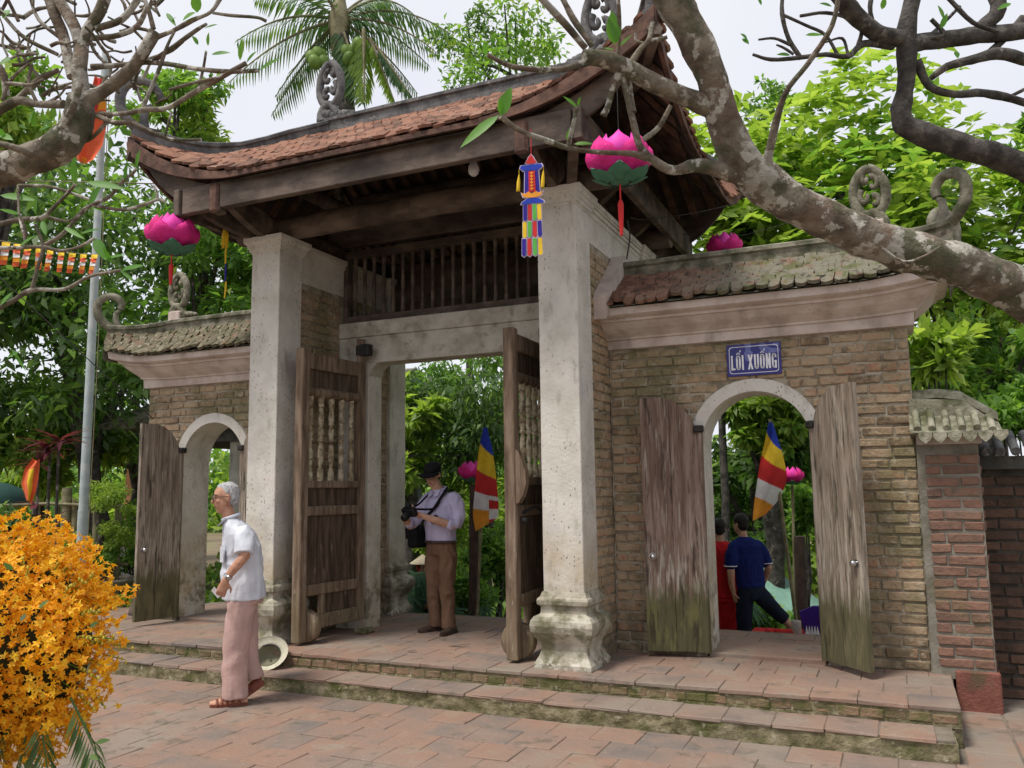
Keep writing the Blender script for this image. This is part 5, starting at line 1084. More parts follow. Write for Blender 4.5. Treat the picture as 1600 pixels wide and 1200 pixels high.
# ---------------- five-coloured flags ----------------
FL=[blu_c,yel_c,red_c,whi_c,ora_c]
def flag(label,left,right,d,sl=.14,name='flag',comp=True,fold=.05,group=None,bands=(.2,.42,.62,.8)):
    Lp=spline(left,14);Rp=spline(right,14); n=min(len(Lp),len(Rp))-1; NT=40; m=MB(); vs=[]; 
    for i in range(n+1):
        for j in range(NT+1):
            t=j/NT; u=Lp[i][0]*(1-t)+Rp[i][0]*t; v=Lp[i][1]*(1-t)+Rp[i][1]*t; s=i/n
            vs.append(at(u,v,d+fold*math.sin(t*5.5+s*3.2)*min(1,s*3)+.02*math.sin(s*9)))
    m.v=[V(x) for x in vs]
    for i in range(n):
        for j in range(NT):
            s=(i+.5)/n; t=(j+.5)/NT; q=s-sl*(t-.5); b=int(np.searchsorted(bands,q))
            if comp and t>.62 and q>bands[2]+.05: b=2 if q<bands[3]-.02 else (3 if q<.93 else 2)
            m.f.append((i*(NT+1)+j,i*(NT+1)+j+1,(i+1)*(NT+1)+j+1,(i+1)*(NT+1)+j)); m.m.append(b); m.s.append(True)
    o=m.build(name,FL,None,fix=False); tag(o,label,'flag',group); return o
flag('five coloured striped flag hanging on the bamboo pole inside the gateway',[(755,668),(748,705),(744,742),(741,775),(739,805),(743,830)],[(761,668),(769,700),(774,735),(777,765),(779,790),(777,810)],9.6,group='five coloured flags seen through the openings')
flag('five coloured striped flag hanging on the pole behind the right arch',[(1201,660),(1195,690),(1187,725),(1182,760),(1178,790),(1176,814)],[(1207,660),(1217,690),(1225,718),(1229,748),(1218,778),(1196,804)],10.1,sl=.2,comp=False,group='five coloured flags seen through the openings')
# ---------------- embroidered hanging banner ----------------
bc=at(830,240,6.1); by=bc.y; k_=1/ (FPX/6.1); ban=thing('hanging_banner',bc,'narrow embroidered banner in blue, red, green and yellow hanging before the right pillar','banner')
def bp(u,v,o=0): return bc+V((.985,.17,0))*((u-830)*k_)+V((0,0,-(v-240)*k_))+V((.17,-.985,0))*o
def plate(name,pts,mat,o0=0,th=.012,par=ban):
    m=MB(); m.prism(pts,lambda u,v,s:bp(u,v,o0+(0 if s==0 else th))); return m.build(name,mat,par)
def grow(pts,k):
    cx=sum(p[0] for p in pts)/len(pts); cy_=sum(p[1] for p in pts)/len(pts); return [(cx+(p[0]-cx)*(1+k/max(6,abs(p[0]-cx)+4)),cy_+(p[1]-cy_)*(1+k/max(6,abs(p[1]-cy_)+4))) for p in pts]
def trimmed(name,pts,mat,o=.0):
    a=plate('trim',grow(pts,1.8),lav_c,o,.008); b=plate(name,pts,mat,o+.0085,.005); return b
m=MB(); m.tube([bp(830,200),bp(830,243)],.003,5); m.build('cord',red_c,ban)
trimmed('crest',[(830,242),(834,248),(836,252),(839,255),(833,258),(838,262),(836,256.5),(824,256.5),(822,262),(827,258),(821,255),(824,252),(826,248)][:5]+[(826,257),(821,255),(824,251),(826,247)],red_c)
trimmed('scroll_cap',[(814,259),(846,259),(848,263),(842,268),(818,268),(812,263)],blu_c)
trimmed('body',[(820,269),(841,269),(843,304),(819,304)],pur_c)
plate('body_center',[(826,270),(836,270),(837,303),(826,303)],red_c,.015,.004)
for i in range(6): plate('motif',[(828.5,273+i*5),(831,271.5+i*5),(834,273+i*5),(831,276+i*5)],ora_c,.0195,.003)
trimmed('lotus_base',[(814,303),(820,306),(825,302),(831,306),(837,302),(842,306),(848,303),(845,310),(838,312),(824,312),(817,310)],ora_c,.004)
trimmed('scroll_skirt',[(824,313),(839,313),(848,318),(850,321),(840,322),(831,321),(822,322),(813,321),(815,318)],blu_c)
cols=[[pur_c,yel_c,pur_c],[red_c,gre_c,red_c],[gre_c,red_c,gre_c],[yel_c,pur_c,yel_c]]
for j in range(4):
    for i in range(3):
        x0=816.5+j*7.2-(i*.5)+ (j-1.5)*i*.6; x1=x0+6.2; y0=323+i*27; y1=y0+26+(2 if i==2 else 0)
        trimmed('ribbon',[(x0,y0),(x1,y0),(x1+.4*(j-1),y1-3),((x0+x1)/2+.3*(j-1),y1),(x0+.3*(j-1),y1-3)],cols[j][i],-.004*((i+j)%2))
for u,v in ((810,272),(849,270)):
    m=MB(); m.tube([bp(u,v-8),bp(u,v)],.002,5)
    for q in range(9):
        a=q*.7; m.tube([bp(u,v),bp(u+1.5*math.cos(a)-1,v+12,.01*math.sin(a)),bp(u+2.2*math.cos(a)-2,v+27,.012*math.sin(a))],[.004,.006,.003],5)
    m.build('tassel',yel_c,ban)
# second banner seen edge-on at the left corner
tb=thing('hanging_banner',at(352,320,8.3),'thin banner with a yellow tassel hanging edge-on at the left roof corner','banner')
m=MB(); m.tube([at(353,318,8.3),at(352,352,8.3)],.004,5); m.build('cord',ora_c,tb)
m=MB()
for q in range(10): a=q*.63; m.tube([at(352,350,8.3),at(352+4*math.cos(a),368,8.3+.03*math.sin(a)),at(351+4.5*math.cos(a),386+3*math.sin(a*3),8.3+.03*math.sin(a))],[.006,.011,.005],5)
m.build('tassel',yel_c,tb)
for (v0,v1,c_) in ((386,412,yel_c),(412,440,pur_c),(440,466,yel_c)):
    m=MB(); m.tube([at(353,v0,8.3),at(352.5,(v0+v1)/2,8.3),at(350.5 if v1>460 else 352,v1,8.3)],[.01,.012,.008],6,flat=.5); m.build('ribbon',c_,tb)
# bulb under the eave
bl=thing('light_bulb',at(740,252,6.9),'unlit white bulb hanging under the front eave','light bulb'); p=at(740,266,6.9)
m=MB(); m.lathe([(.012,.1),(.022,.085),(.03,.06),(.045,.03),(.048,0),(.04,-.03),(.02,-.048)],p,14); m.build('glass_bulb',mk('frosted_glass',[(0,(.55,.55,.58)),(1,(.62,.62,.65))],rough=.2,bump=0),bl); m=MB(); m.tube([p+V((0,0,.09)),p+V((0,0,.14)),p+V((0,0,.32))],[.02,.02,.004],8); m.build('socket',iron_m,bl)
wire('wire sagging from the right eave tip towards the lantern',[(1150,318,8.0),(1090,332,7.8),(1010,343,7.6),(985,340,7.5)])
wire('dark cable hanging down the right side wall cornice',[(980,345,7.4),(984,370,7.4),(979,405,7.4)],.007)
wire('thin wire slanting from the left edge down to the far side gate',[(-20,415,9.5),(120,545,9.6),(240,655,9.8)],.006)
wire('taut wire running level from the frangipani to the roof corner',[(-20,283,9.0),(120,284,8.9),(240,287,8.8)],.007,bamboo_m)
wire('thin wire crossing behind the photographer in the gateway',[(600,710,11),(720,712,11),(800,698,11)],.005)
# ---------------- flagpole, bunting, loose flags at left ----------------
fp=thing('flagpole',(at(135,700,11).x,at(135,700,11).y,GZ),'tall pale grey metal flagpole at the left','flagpole'); m=MB()
b0=fp.location; m.tube([(b0.x,b0.y,GZ-.1),(b0.x,b0.y,1.2)],.065,12); m.build('lower_tube',pole_m,fp); m=MB(); m.tube([(b0.x,b0.y,1.2),(b0.x,b0.y,3.0),(b0.x,b0.y,7.5)],[.058,.055,.045],12); m.build('upper_tube',pole_m,fp)
m=MB(); m.tube([(b0.x+.1,b0.y,7.4),(b0.x+.13,b0.y,3),(b0.x+.1,b0.y,.2)],.006,5); m.build('halyard',bamboo_m,fp)
bun=thing('bunting',at(80,390,10.8),'string of small five coloured flags running to the flagpole','bunting')
ps=[(-60,368),(0,376),(40,384),(80,391),(120,396),(152,398)]; spn=spline([(*p,10.6) for p in ps],5)
m=MB(); m.tube([at(*p) for p in spn],.005,5); m.build('string',bamboo_m,bun)
g_=random.Random(8)
for i in range(12):
    t=i/11; u=-42+t*190; v=ipl(u,[p[0] for p in ps],[p[1] for p in ps]); w_=7.2-2.4*t+g_.uniform(-.8,.8); h=38-8*t; m=MB(); sk=g_.uniform(-9,-2)*(1-.2*t); nb=5; dd=10.6+g_.uniform(-.05,.05)
    for b in range(nb):
        s0,s1=b/nb,(b+1)/nb; tw=1-.55*t
        q=[(u-w_*(1-s0*.25*t)+sk*s0,v+h*s0),(u+w_*(1-s0*.3*t)*1+sk*s0,v+h*s0),(u+w_*(1-s1*.3*t)+sk*s1,v+h*s1),(u-w_*(1-s1*.25*t)+sk*s1,v+h*s1)]
        m.add([at(a,c_,dd+.04*math.sin(k2*2+s0*3)) for k2,(a,c_) in enumerate(q)],[(0,1,2,3)],[1,2,3,4,2][b])
    m.build('flag',[yel_c,yel_c,reo_c,whi_c,ora_c],bun,fix=False)
def drape(name,label,rows,d,mats,cat='flag',amp=.06,group=None):
    """rows of (v,u0,u1,matindex) -> folded cloth"""
    m=MB(); NT=12; vs=[]
    for i,(v,u0,u1,mi) in enumerate(rows):
        for j in range(NT+1):
            t=j/NT; vs.append(at(u0+(u1-u0)*t,v+4*math.sin(t*3+i),d+amp*math.sin(t*7+i*.7)))
    m.v=[V(x) for x in vs]
    for i in range(len(rows)-1):
        for j in range(NT): 
            mi=rows[i][3]; mi=mi[j*len(mi)//NT] if isinstance(mi,(list,tuple)) else mi
            m.f.append((i*(NT+1)+j,i*(NT+1)+j+1,(i+1)*(NT+1)+j+1,(i+1)*(NT+1)+j)); m.m.append(mi); m.s.append(True)
    o=m.build(name,mats,None,fix=False); tag(o,label,cat,group); return o
drape('flag','limp orange and red flag on the flagpole behind the frangipani branches',[(118,148,163,(0,1,0)),(150,140,165,(0,1,2)),(175,125,166,(1,0,0)),(200,105,166,(1,0,0)),(225,112,160,(0,0,0)),(245,118,146,(0,2,0)),(252,122,138,0)],10.8,[reo_c,red_c,ora_c])
drape('flag','folded red and yellow flag hanging by the burgundy plant',[(716,52,62,0),(730,38,62,(0,1,0)),(752,33,60,(0,1,0)),(770,38,56,(0,1,0)),(786,42,48,0)],9.2,[reo_c,yel_c],amp=.04)
# ---------------- garden at left ----------------
um=thing('umbrella',at(5,770,10),'dark green parasol top at the left edge','umbrella'); m=MB(); p=at(-15,766,10); m.lathe([(.02,.1),(.18,.08),(.32,.02),(.4,-.08),(.41,-.16)],p,16); m.build('canopy',flat('dark_green_canvas',(.02,.06,.05),.7),um); m=MB(); m.tube([p,V((p.x,p.y,GZ-.05))],.025,8); m.build('pole',iron_m,um)
fe=thing('bamboo_fence',(at(100,860,13.0).x,at(100,860,13.0).y,GZ),'old bamboo fence behind the orange flowers','fence')
for u,v0,r in ((20,790,.035),(60,780,.035),(90,790,.04),(105,762,.075),(118,780,.05),(150,800,.05),(185,785,.05)):
    a=at(u,v0,13.0); m=MB(); m.tube([(a.x,a.y,a.z),(a.x+.02,a.y,(a.z+GZ)/2),(a.x,a.y,GZ-.1)],r,8,wob=.15); m.build('post',bamboo_m,fe)
for v in (790,850,880):
    m=MB(); m.tube([at(-30,v,12.9),at(80,v-3,12.9),at(200,v+2,12.9)],.025,7); m.build('rail',bamboo_m,fe)
bs=thing('potted_bonsai',V(atz(160,945,GZ)),'potted bonsai with layered foliage in a wide basin, left of the side gate','bonsai'); p0=V(bs.location)
dB=(p0-CAM).dot(FW); m=MB(); m.lathe([(.25,0),(.3,.05),(.42,.3),(.47,.33),(.47,.37),(.42,.36),(.4,.32)],p0+V((0,0,.02)),18); m.build('basin',mk('grey_stone_basin',[(0,(.16,.14,.11)),(1,(.28,.25,.2))],scale=6,bump=.5),bs)
m=MB(); m.lathe([(.24,0),(.26,.02),(.26,.04),(.1,.04)],p0,12); m.build('foot',ridge_m,bs)
m=MB(); TP=[V(p) for p in spline([tuple(p0+V((0,0,.35))),tuple(at(150,870,dB)),tuple(at(158,840,dB)),tuple(at(152,800,dB)),tuple(at(165,770,dB))],4)]; m.tube(TP,[.07-.04*i/len(TP) for i in range(len(TP))],8,wob=.3); m.tube([at(154,830,dB),at(185,815,dB)],[.03,.015],6); m.build('trunk',barkd_m,bs)
for i,(u,v,ru,rv,n) in enumerate(((165,770,36,26,2600),(185,835,30,22,1900),(150,872,34,22,2000),(120,850,26,18,1300),(205,800,18,14,800))):
    c=at(u,v,dB); r=ru*dB/FPX; cs,rs=crown_clumps(c,(r,r,rv*dB/FPX),14,r*.4,40+i); v_,q_=clump_leaves(cs,rs,n,.05,.5,seed=40+i); npmesh('foliage_pad',v_,q_,leaf_lit if i!=2 else leaf_mid,bs,org=c)
m=MB(); m.cbox(-.06,.06,-.02,.02,0,.42,.01,mat=Matrix.Translation(atz(205,962,GZ))@Matrix.Rotation(-.25,4,'X')@Matrix.Rotation(.1,4,'Y')); o=m.build('loose_board',wood_d); tag(o,'short dark board leaning beside the far plank door','board')
co=thing('cordyline',(at(75,900,9.6).x,at(75,900,9.6).y,GZ),'burgundy leaved cordyline on thin stems left of the flagpole','plant')
for k,(u,v,n) in enumerate(((78,705,26),(92,690,22),(60,725,16))):
    p=at(u,v,9.6); m=MB(); m.tube([(p.x,p.y,p.z),(p.x+.03,p.y,(p.z+GZ)/2),(co.location.x+.1*k,co.location.y,GZ)],[.015,.02,.025],6); m.build('stem',barkd_m,co); m=MB(); g_=random.Random(k)
    for i in range(n): a=g_.uniform(0,2*PI); m.leaf(p,(math.cos(a),math.sin(a),g_.uniform(-.2,1.1)),(0,0,1),g_.uniform(.22,.42),.05,curl=.4,seg=3)
    m.build('leaf_tuft',leaf_red,co,fix=False)
for k,(u,v) in enumerate(((55,790),(85,810),(80,845))):
    p=at(u,v,9.5); m=MB(); g_=random.Random(k+9)
    for i in range(8): a=g_.uniform(0,2*PI); m.leaf(p,(math.cos(a),math.sin(a),g_.uniform(.1,1.1)),(0,0,1),g_.uniform(.15,.28),.05,curl=.35,seg=3)
    m.build('leaf_tuft',[leaf_red,leaf_red,leaf_yel][k],co,fix=False)
def shrub(label,u,v,d,ru,rv,n,size,mat,seed,asp=.45,name='shrub'):
    c=at(u,v,d); r=ru*d/FPX; b=V((c.x,c.y,gz(c.x,c.y))); t=thing(name,b,label,'shrub'); cs,rs=crown_clumps(c,(r,r*.8,rv*d/FPX),14,r*.42,seed,.1); v_,q_=clump_leaves(cs,rs,n,size,asp,seed=seed,down=-.1); npmesh('foliage',v_,q_,mat,t,org=c)
    m=MB(); g_=random.Random(seed)
    for k in range(4): e=V(cs[k]); m.tube([b+V((g_.uniform(-.1,.1),0,0)),b.lerp(e,.5)+V((g_.uniform(-.05,.05),0,0)),e],[.02,.016,.008],5)
    m.build('stems',barkd_m,t); return t
shrub('low green shrubs behind the bamboo fence at left',60,860,13.5,90,50,3500,.12,leaf_mid,60)
shrub('green shrub between bonsai and the far house',215,850,14,30,60,1800,.1,leaf_mid,61)
shrub('dark shrub at the far left edge behind the orange flowers',-10,850,9.0,45,50,1200,.13,leaf_dark,62)
shrub('light green shrub at the right edge of the gateway opening',775,880,11,55,70,4200,.09,leaf_mid,63)
shrub('yellow green bush behind the photographer in the gateway',700,830,13,60,80,3600,.12,leaf_lit,64)
shrub('dark shrub low in the gateway beside the post',735,930,10.2,50,30,2600,.08,leaf_mid,65)
shrub('shrub with small leaves behind the right arch by the post',1250,800,10.9,32,50,2200,.09,leaf_mid,66)
shrub('green bush low behind the boys in the right arch',1180,960,10.0,45,24,1800,.08,leaf_mid,67)
shrub('leafy twigs at the right edge against the dark wall',1615,790,6.9,38,26,260,.14,leaf_mid,68)
shrub('dark leafy plant at the right edge near the ground',1620,940,6.9,30,60,420,.13,leaf_dark,69)
shrub('bright green leaves above the brick post cap',1465,555,9.0,45,45,420,.2,leaf_lit,70,name='young_tree')
shrub('green shrub over the dark coping at the right edge',1590,650,9.6,60,55,2200,.12,leaf_mid,71)
# fan palms behind the platform
def fanpalm(label,u,v,d,n,seed,L_=.3):
    p=at(u,v,d); t=thing('fan_palm',(p.x,p.y,gz(p.x,p.y)),label,'palm'); g_=random.Random(seed)
    for k in range(n):
        a=g_.uniform(0,2*PI); h=p+V((math.cos(a)*g_.uniform(.05,.35),math.sin(a)*g_.uniform(.05,.3),g_.uniform(-.2,.28))); m=MB(); b=V((p.x,p.y,gz(p.x,p.y))); m.tube([b,b.lerp(h,.6)+V((0,0,.05)),h],.006,5,mi=0)
        nrm=V((math.cos(a)*.5,math.sin(a)*.5-.35,.75)).normalized(); e1=nrm.orthogonal().normalized(); e1=(V((math.cos(a),math.sin(a),-.1))-nrm*nrm.dot(V((math.cos(a),math.sin(a),-.1)))).normalized(); e2=nrm.cross(e1)
        for j in range(11): w_=-1.9+3.8*j/10; m.leaf(h,e1*math.cos(w_)+e2*math.sin(w_),nrm,L_*g_.uniform(.8,1.1),.035,curl=.25,seg=2)
        m.build('frond',leaf_blue,t,fix=False)
    return t
fanpalm('fan palm at the foot of the rear left pillar beside the crouching person',672,925,10.4,17,1); fanpalm('fan palm behind the photographer legs',715,945,10.0,7,2,.26); fanpalm('fan palm at the left side of the right arch opening',1140,965,9.6,10,3,.3)
# far house at left
hs=thing('far_house',(at(225,900,21).x,at(225,900,21).y,GZ-.05),'far orange walled house with grey tiled roof, left of the side gate','house')
hp=at(212,800,21); m=MB(); m.box(hp.x-.4,hp.x+.35,hp.y,hp.y+1.2,GZ-.2,at(240,712,21).z); m.build('wall',mk('orange_wall',[(0,(.36,.17,.08)),(1,(.46,.23,.12))],scale=3),hs)
zr=at(240,712,21).z; m=MB(); m.loft([[V((x,hp.y-.5,zr-.05)),V((x,hp.y-.5,zr+.03)),V((x,hp.y+.6,zr+.6)),V((x,hp.y+1.7,zr-.05))] for x in (hp.x-.9,hp.x+.6)],True,0,False); hr_=m.build('roof',ridge_m,hs)
for i in range(6): m=MB(); x=hp.x-.8+i*.28; m.tube([(x,hp.y-.52,zr+.06),(x,hp.y+.6,zr+.64)],.07,6); m.build('roof_tile',ridge_m,hr_)
wz0,wz1=at(240,800,21).z,at(240,735,21).z; wx=at(205,770,21).x
m=MB(); m.box(wx-.02,wx+.5,hp.y-.04,hp.y,wz0,wz1); wn=m.build('window',flat('white_paint',(.6,.6,.6)),hs); m=MB(); m.box(wx+.1,wx+.38,hp.y-.06,hp.y-.03,wz0+.1,wz0+.45); m.box(wx+.1,wx+.38,hp.y-.06,hp.y-.03,wz0+.55,wz1-.1); m.build('pane',flat('dark_pane',(.25,.27,.29),.2),wn)
gr=thing('low_railing',(at(205,890,17).x,at(205,890,17).y,GZ),'white low railing in front of the far house','railing')
for i in range(9): p=at(190+i*5,880,17); m=MB(); m.box(p.x-.02,p.x+.02,p.y-.02,p.y+.02,GZ,at(200,835,17).z); m.build('bar',whi_c,gr)
for v in (838,870): a=at(185,v,17);b=at(235,v,17); m=MB(); m.tube([a,b],.025,6); m.build('rail',whi_c,gr)
# structure seen through the left arch
lp=at(372,760,15); lh=thing('garden_pavilion',(lp.x,lp.y,GZ-.1),'pale columned pavilion seen through the far left arch','pavilion')
m=MB(); m.tube([(lp.x,lp.y,-.5),(lp.x,lp.y,at(372,680,15).z)],.16,12); m.build('column',plaster,lh); m=MB(); z_=at(372,690,15).z; m.box(lp.x-2,lp.x+2.5,lp.y-.3,lp.y+3,z_,z_+.35); m.build('roof_beam',ridge_m,lh); m=MB(); m.loft([[V((x,lp.y-1,z_+.25)),V((x,lp.y-1,z_+.35)),V((x,lp.y+1.3,z_+1.3)),V((x,lp.y+3.5,z_+.25))] for x in (lp.x-2.4,lp.x+2.9)],True,0,False); m.build('roof',ridgew_m,lh)
m=MB(); m.box(lp.x-2,lp.x+2.5,lp.y+2,lp.y+2.2,-.5,z_); m.build('back_wall',flat('grey_wall',(.1,.11,.1),.9),lh)
# stall goods behind the right arch
sp_=atz(1225,994,-.06); stl=thing('low_stall',(sp_.x,sp_.y+.25,-.5),'low red covered stall table behind the platform in the right arch','table')
m=MB(); m.cbox(2.55,3.75,2.36,2.8,-.12,-.05,.01); m.build('table_top',red_c,stl)
for x in (2.62,3.68):
    for y in (2.42,2.74): m=MB(); m.box(x-.03,x+.03,y-.03,y+.03,-.75,-.12); m.build('leg',wood_d,stl)
p=atz(1262,988,-.05); m=MB(); m.lathe([(.045,0),(.048,.01),(.048,.125),(.044,.135),(.01,.136)],V((3.0,2.46,-.048)),14); o=m.build('tin',mk('printed_tin',[(0,(.25,.25,.27)),(.5,(.45,.42,.36)),(1,(.3,.15,.12))],scale=40,rough=.4,bump=0)); tag(o,'small printed tin on the stall behind the right arch','tin')
m=MB(); q=[(0,.0),(.17,-.03),(.26,.02),(.27,.24),(.2,.26),(.08,.25),(-.04,.2)]; bx_=V((3.06,2.62,-.05)); m.prism(q,lambda u,v,s:bx_+V((u,(.0 if s==0 else .1)+.02*math.sin(u*20),v))); o=m.build('cloth_bag',flat('purple_cloth',(.04,.012,.2),.7)); tag(o,'purple cloth bag leaning on the stall behind the right arch','bag')
m=MB(); g_=random.Random(2)
for i in range(7): m.ball((2.72+.045*i+g_.uniform(-.02,.02),2.47+g_.uniform(-.05,.05),-.03),(.045,.03,.028),8,5)
o=m.build('red_cloth_heap',red_c); tag(o,'crumpled red cloth heap on the stall by the tin','cloth')
m=MB(); 
for i in range(5): m.lathe([(.002,.1),(.02,0)],V((3.1+i*.025,2.4+.01*(i%2),-.048)),6)
o=m.build('paper_cones',whi_c); tag(o,'white paper cones on the stall beside the tin','paper')
A_,B_,C_,D_=at(1180,870,12.5),at(1300,950,11.6),at(1290,985,10.9),at(1195,960,11.0); m=MB(); N=8; vs=[]
for i in range(N+1):
    for j in range(N+1): a,b=i/N,j/N; p=A_*(1-a)*(1-b)+B_*a*(1-b)+C_*a*b+D_*(1-a)*b; vs.append(p+V((0,0,.05*mnoise.noise(p*2)+.02*math.sin(a*12))))
m.add(vs,[(i*(N+1)+j,(i+1)*(N+1)+j,(i+1)*(N+1)+j+1,i*(N+1)+j+1) for i in range(N) for j in range(N)],0,True); tp=thing('tarpaulin',D_,'pale green tarpaulin slung low behind the boys','tarpaulin'); m.build('sheet',flat('pale_green_tarp',(.2,.36,.29),.6),tp,fix=False)
for c_ in (A_,B_,C_,D_): m=MB(); m.tube([c_,V((c_.x,c_.y,gz(c_.x,c_.y)))],.015,6); m.build('stake',bamboo_m,tp)
# small debris
for i,(u,v,L_) in enumerate(((690,1000,.05),(700,1011,.22),(635,1019,.1),(640,1085,.05))):
    z=0 if v<1050 else GZ; p=atz(u,v,z); m=MB(); m.leaf(p+V((0,0,.006)),(1,.25,.05),(0,0,1),L_,.03,curl=-.1); o=m.build('fallen_leaf',wood_d,fix=False); tag(o,['small dark leaf on the gateway floor near the photographer','long dry leaf lying on the gateway floor','faint dry leaf on the gateway floor left of centre','dry leaf at the foot of the lower step'][i],'leaf')
# ---------------- orange orchid arrangement ----------------
fa=thing('flower_arrangement',atz(20,1235,GZ),'large orange orchid arrangement with palm leaves at the lower left corner','flowers')
om=mk('orange_petal',[(0,(.6,.2,.005)),(.3,(.78,.36,.01)),(.7,(.85,.5,.02)),(1,(.85,.63,.08))],scale=3,rough=.55,bump=0,rnd=.85,spec=.3,trans=.3)
omi=mk('orange_petal_mass',[(0,(.6,.2,.005)),(.3,(.78,.36,.01)),(.7,(.85,.5,.02)),(1,(.85,.63,.08))],scale=3,rough=.55,bump=0,isl=.8,spec=.3,trans=.3)
budm=flat('yellow_bud',(.55,.45,.06),.5)
def orchid(seed,s=.0165):
    g_=random.Random(seed); m=MB()
    for k in range(5):
        a=2*PI*k/5+g_.uniform(-.2,.2); m.leaf((0,0,0),(math.cos(a),math.sin(a),g_.uniform(.1,.8)),(0,0,1),s*g_.uniform(.9,1.5),s*g_.uniform(.55,.8),curl=g_.uniform(-.1,.5),fold=.3,seg=3)
    m.leaf((0,0,.003),(.2,.1,1),(1,0,0),s*.6,s*.55,curl=-.3,seg=2,mi=1); return m
om_mesh=[orchid(i).mesh('flower',[om,leaf_yel],(0,0,0)) for i in range(8)]
FD=4.0; fc=at(20,1010,FD); g_=random.Random(21); fl_=[]
for i in range(8500):
    # dome of sprays bulging towards the camera
    a=g_.uniform(-PI,PI); b=math.acos(g_.uniform(-1,1)); o=V((math.sin(b)*math.cos(a),math.sin(b)*math.sin(a),math.cos(b)))
    if o.dot(V((0,-1,0)))<-.45 and o.z<.3: continue
    rr=.5*(1+.2*mnoise.noise(o*2.6)+.2*mnoise.noise(o*7))*g_.uniform(.74,1.05)
    p=fc+V((o.x*rr,o.y*rr*.9,o.z*rr*(1.12 if o.z>0 else 1.05)))
    fl_.append(((p-CAM).dot(FW)+.0,p,o))
fl_.sort(key=lambda t:t[0]); mass=MB(); cnt=0
vis_=[f for f in fl_ if -30<800+FPX*(f[1]-CAM).dot(RT)/f[0]<210]; ids=set(id(f) for f in vis_[:300])
for f in fl_:
    d,p,o=f; nrm=(o*.7+V((g_.uniform(-1,1),g_.uniform(-1,1)-.3,g_.uniform(-.7,1)))).normalized(); M3=nrm.to_track_quat('Z','Y').to_matrix()@Matrix.Rotation(g_.uniform(0,6),3,'Z'); sc=g_.uniform(.8,1.25)
    if id(f) in ids: inst('flower',random.choice(om_mesh),fa,p,M3.to_euler(),(sc,sc,sc))
    else:
        tb=orchid(g_.randint(0,999)); mass.add([p+M3@(v*sc) for v in tb.v],tb.f,0,True)
o=mass.build('flowers',[omi],fa,org=fc,fix=False); o['kind']='stuff'
for i in range(46):   # sprays ending in buds
    a=g_.uniform(-.6,PI*.9); e=at(20,1010,FD-g_.uniform(-.1,.3)); dr=(RT*math.cos(a)+UP*math.sin(a)+V((0,g_.uniform(-.5,.1),0))).normalized(); p1=fc+dr*.42; p2=fc+dr*g_.uniform(.5,.6)+V((0,0,-.02)); m=MB(); m.tube([fc+dr*.1,p1,p2],[.004,.003,.002],5)
    for k in range(5): q=p1.lerp(p2,.3+.17*k)+V((g_.uniform(-.012,.012),0,g_.uniform(-.012,.012))); m.ball(q,(.006,.006,.009),6,4,mi=1)
    m.build('spray',[leaf_fr,budm],fa)
m=MB()
for (u,v,du,dv) in ((150,1160,20,-4),(60,950,14,-12),(20,890,-14,-10),(40,960,-8,10),(140,980,12,-8),(0,1075,-20,10),(140,1180,12,6)): fleaf(m,u,v,3.55,du,dv,8)
m.build('leaves',leaf_dark,fa,fix=False)
for i,(u,v,a0) in enumerate(((20,1130,-2.0),(60,1110,-1.1),(-20,1130,-2.6),(110,1090,-.8),(40,1150,-1.5))):
    m=MB(); d=(RT*math.cos(a0)+UP*math.sin(a0)+V((0,-.3,0))); frond(m,at(u,v,3.75),d,.38,.25,.014,.16,n=22,seed=i+60,rr=.006); m.build('palm_frond',[leaf_dark,leaf_dark],fa,fix=False)
m=MB(); m.ball(fc,(.36,.33,.4),14,10); m.build('core_ball',flat('dark_core',(.03,.035,.015),1),fa)  # plain dark ball filling the inside of the flower dome
bb=atz(20,1235,GZ); 
for k in range(3): a=k*2.1+.4; m=MB(); m.tube([fc+V((0,0,-.3)),V((fc.x+math.cos(a)*.3,fc.y+math.sin(a)*.3,GZ))],.015,7); m.build('stand_leg',bamboo_m,fa)
# ---------------- people ----------------
def remeshed(name,mb,mat,parent,voxel,smooth=6,wrinkle=0,wf=14,org=None,fac=.5):
    me=mb.mesh('tmp',mat,(0,0,0)); ob=bpy.data.objects.new('tmp',me); col.objects.link(ob)
    r=ob.modifiers.new('r','REMESH'); r.mode='VOXEL'; r.voxel_size=voxel; r.use_smooth_shade=True
    s=ob.modifiers.new('s','SMOOTH'); s.iterations=smooth; s.factor=fac
    dg=bpy.context.evaluated_depsgraph_get(); dg.update(); nm=bpy.data.meshes.new_from_object(ob.evaluated_get(dg)); bpy.data.objects.remove(ob)
    nm.name=name; n=len(nm.vertices); co=np.empty(n*3,np.float32); nm.vertices.foreach_get('co',co); co=co.reshape(-1,3)
    if wrinkle:
        no=np.empty(n*3,np.float32); nm.vertices.foreach_get('normal',no); no=no.reshape(-1,3); h=np.empty(n,np.float32)
        for i in range(n):
            p=V(co[i]); q=V((p.x*wf,p.y*wf,p.z*wf*.55)); h[i]=.35-1.5*abs(mnoise.noise(q+V((mnoise.noise(q*.6),0,mnoise.noise(q*.7+V((5,0,0)))))*1.3))
        co=co+no*(h*wrinkle)[:,None]
    org=V(org) if org is not None else ORG[parent.name]
    co=co-np.array(org,dtype=np.float32); nm.vertices.foreach_set('co',co.ravel()); nm.materials.clear(); mats_to(nm,mat); nm.update(); nm.polygons.foreach_set('use_smooth',np.ones(len(nm.polygons),bool))
    return _link(bpy.data.objects.new(name,nm),parent,org)
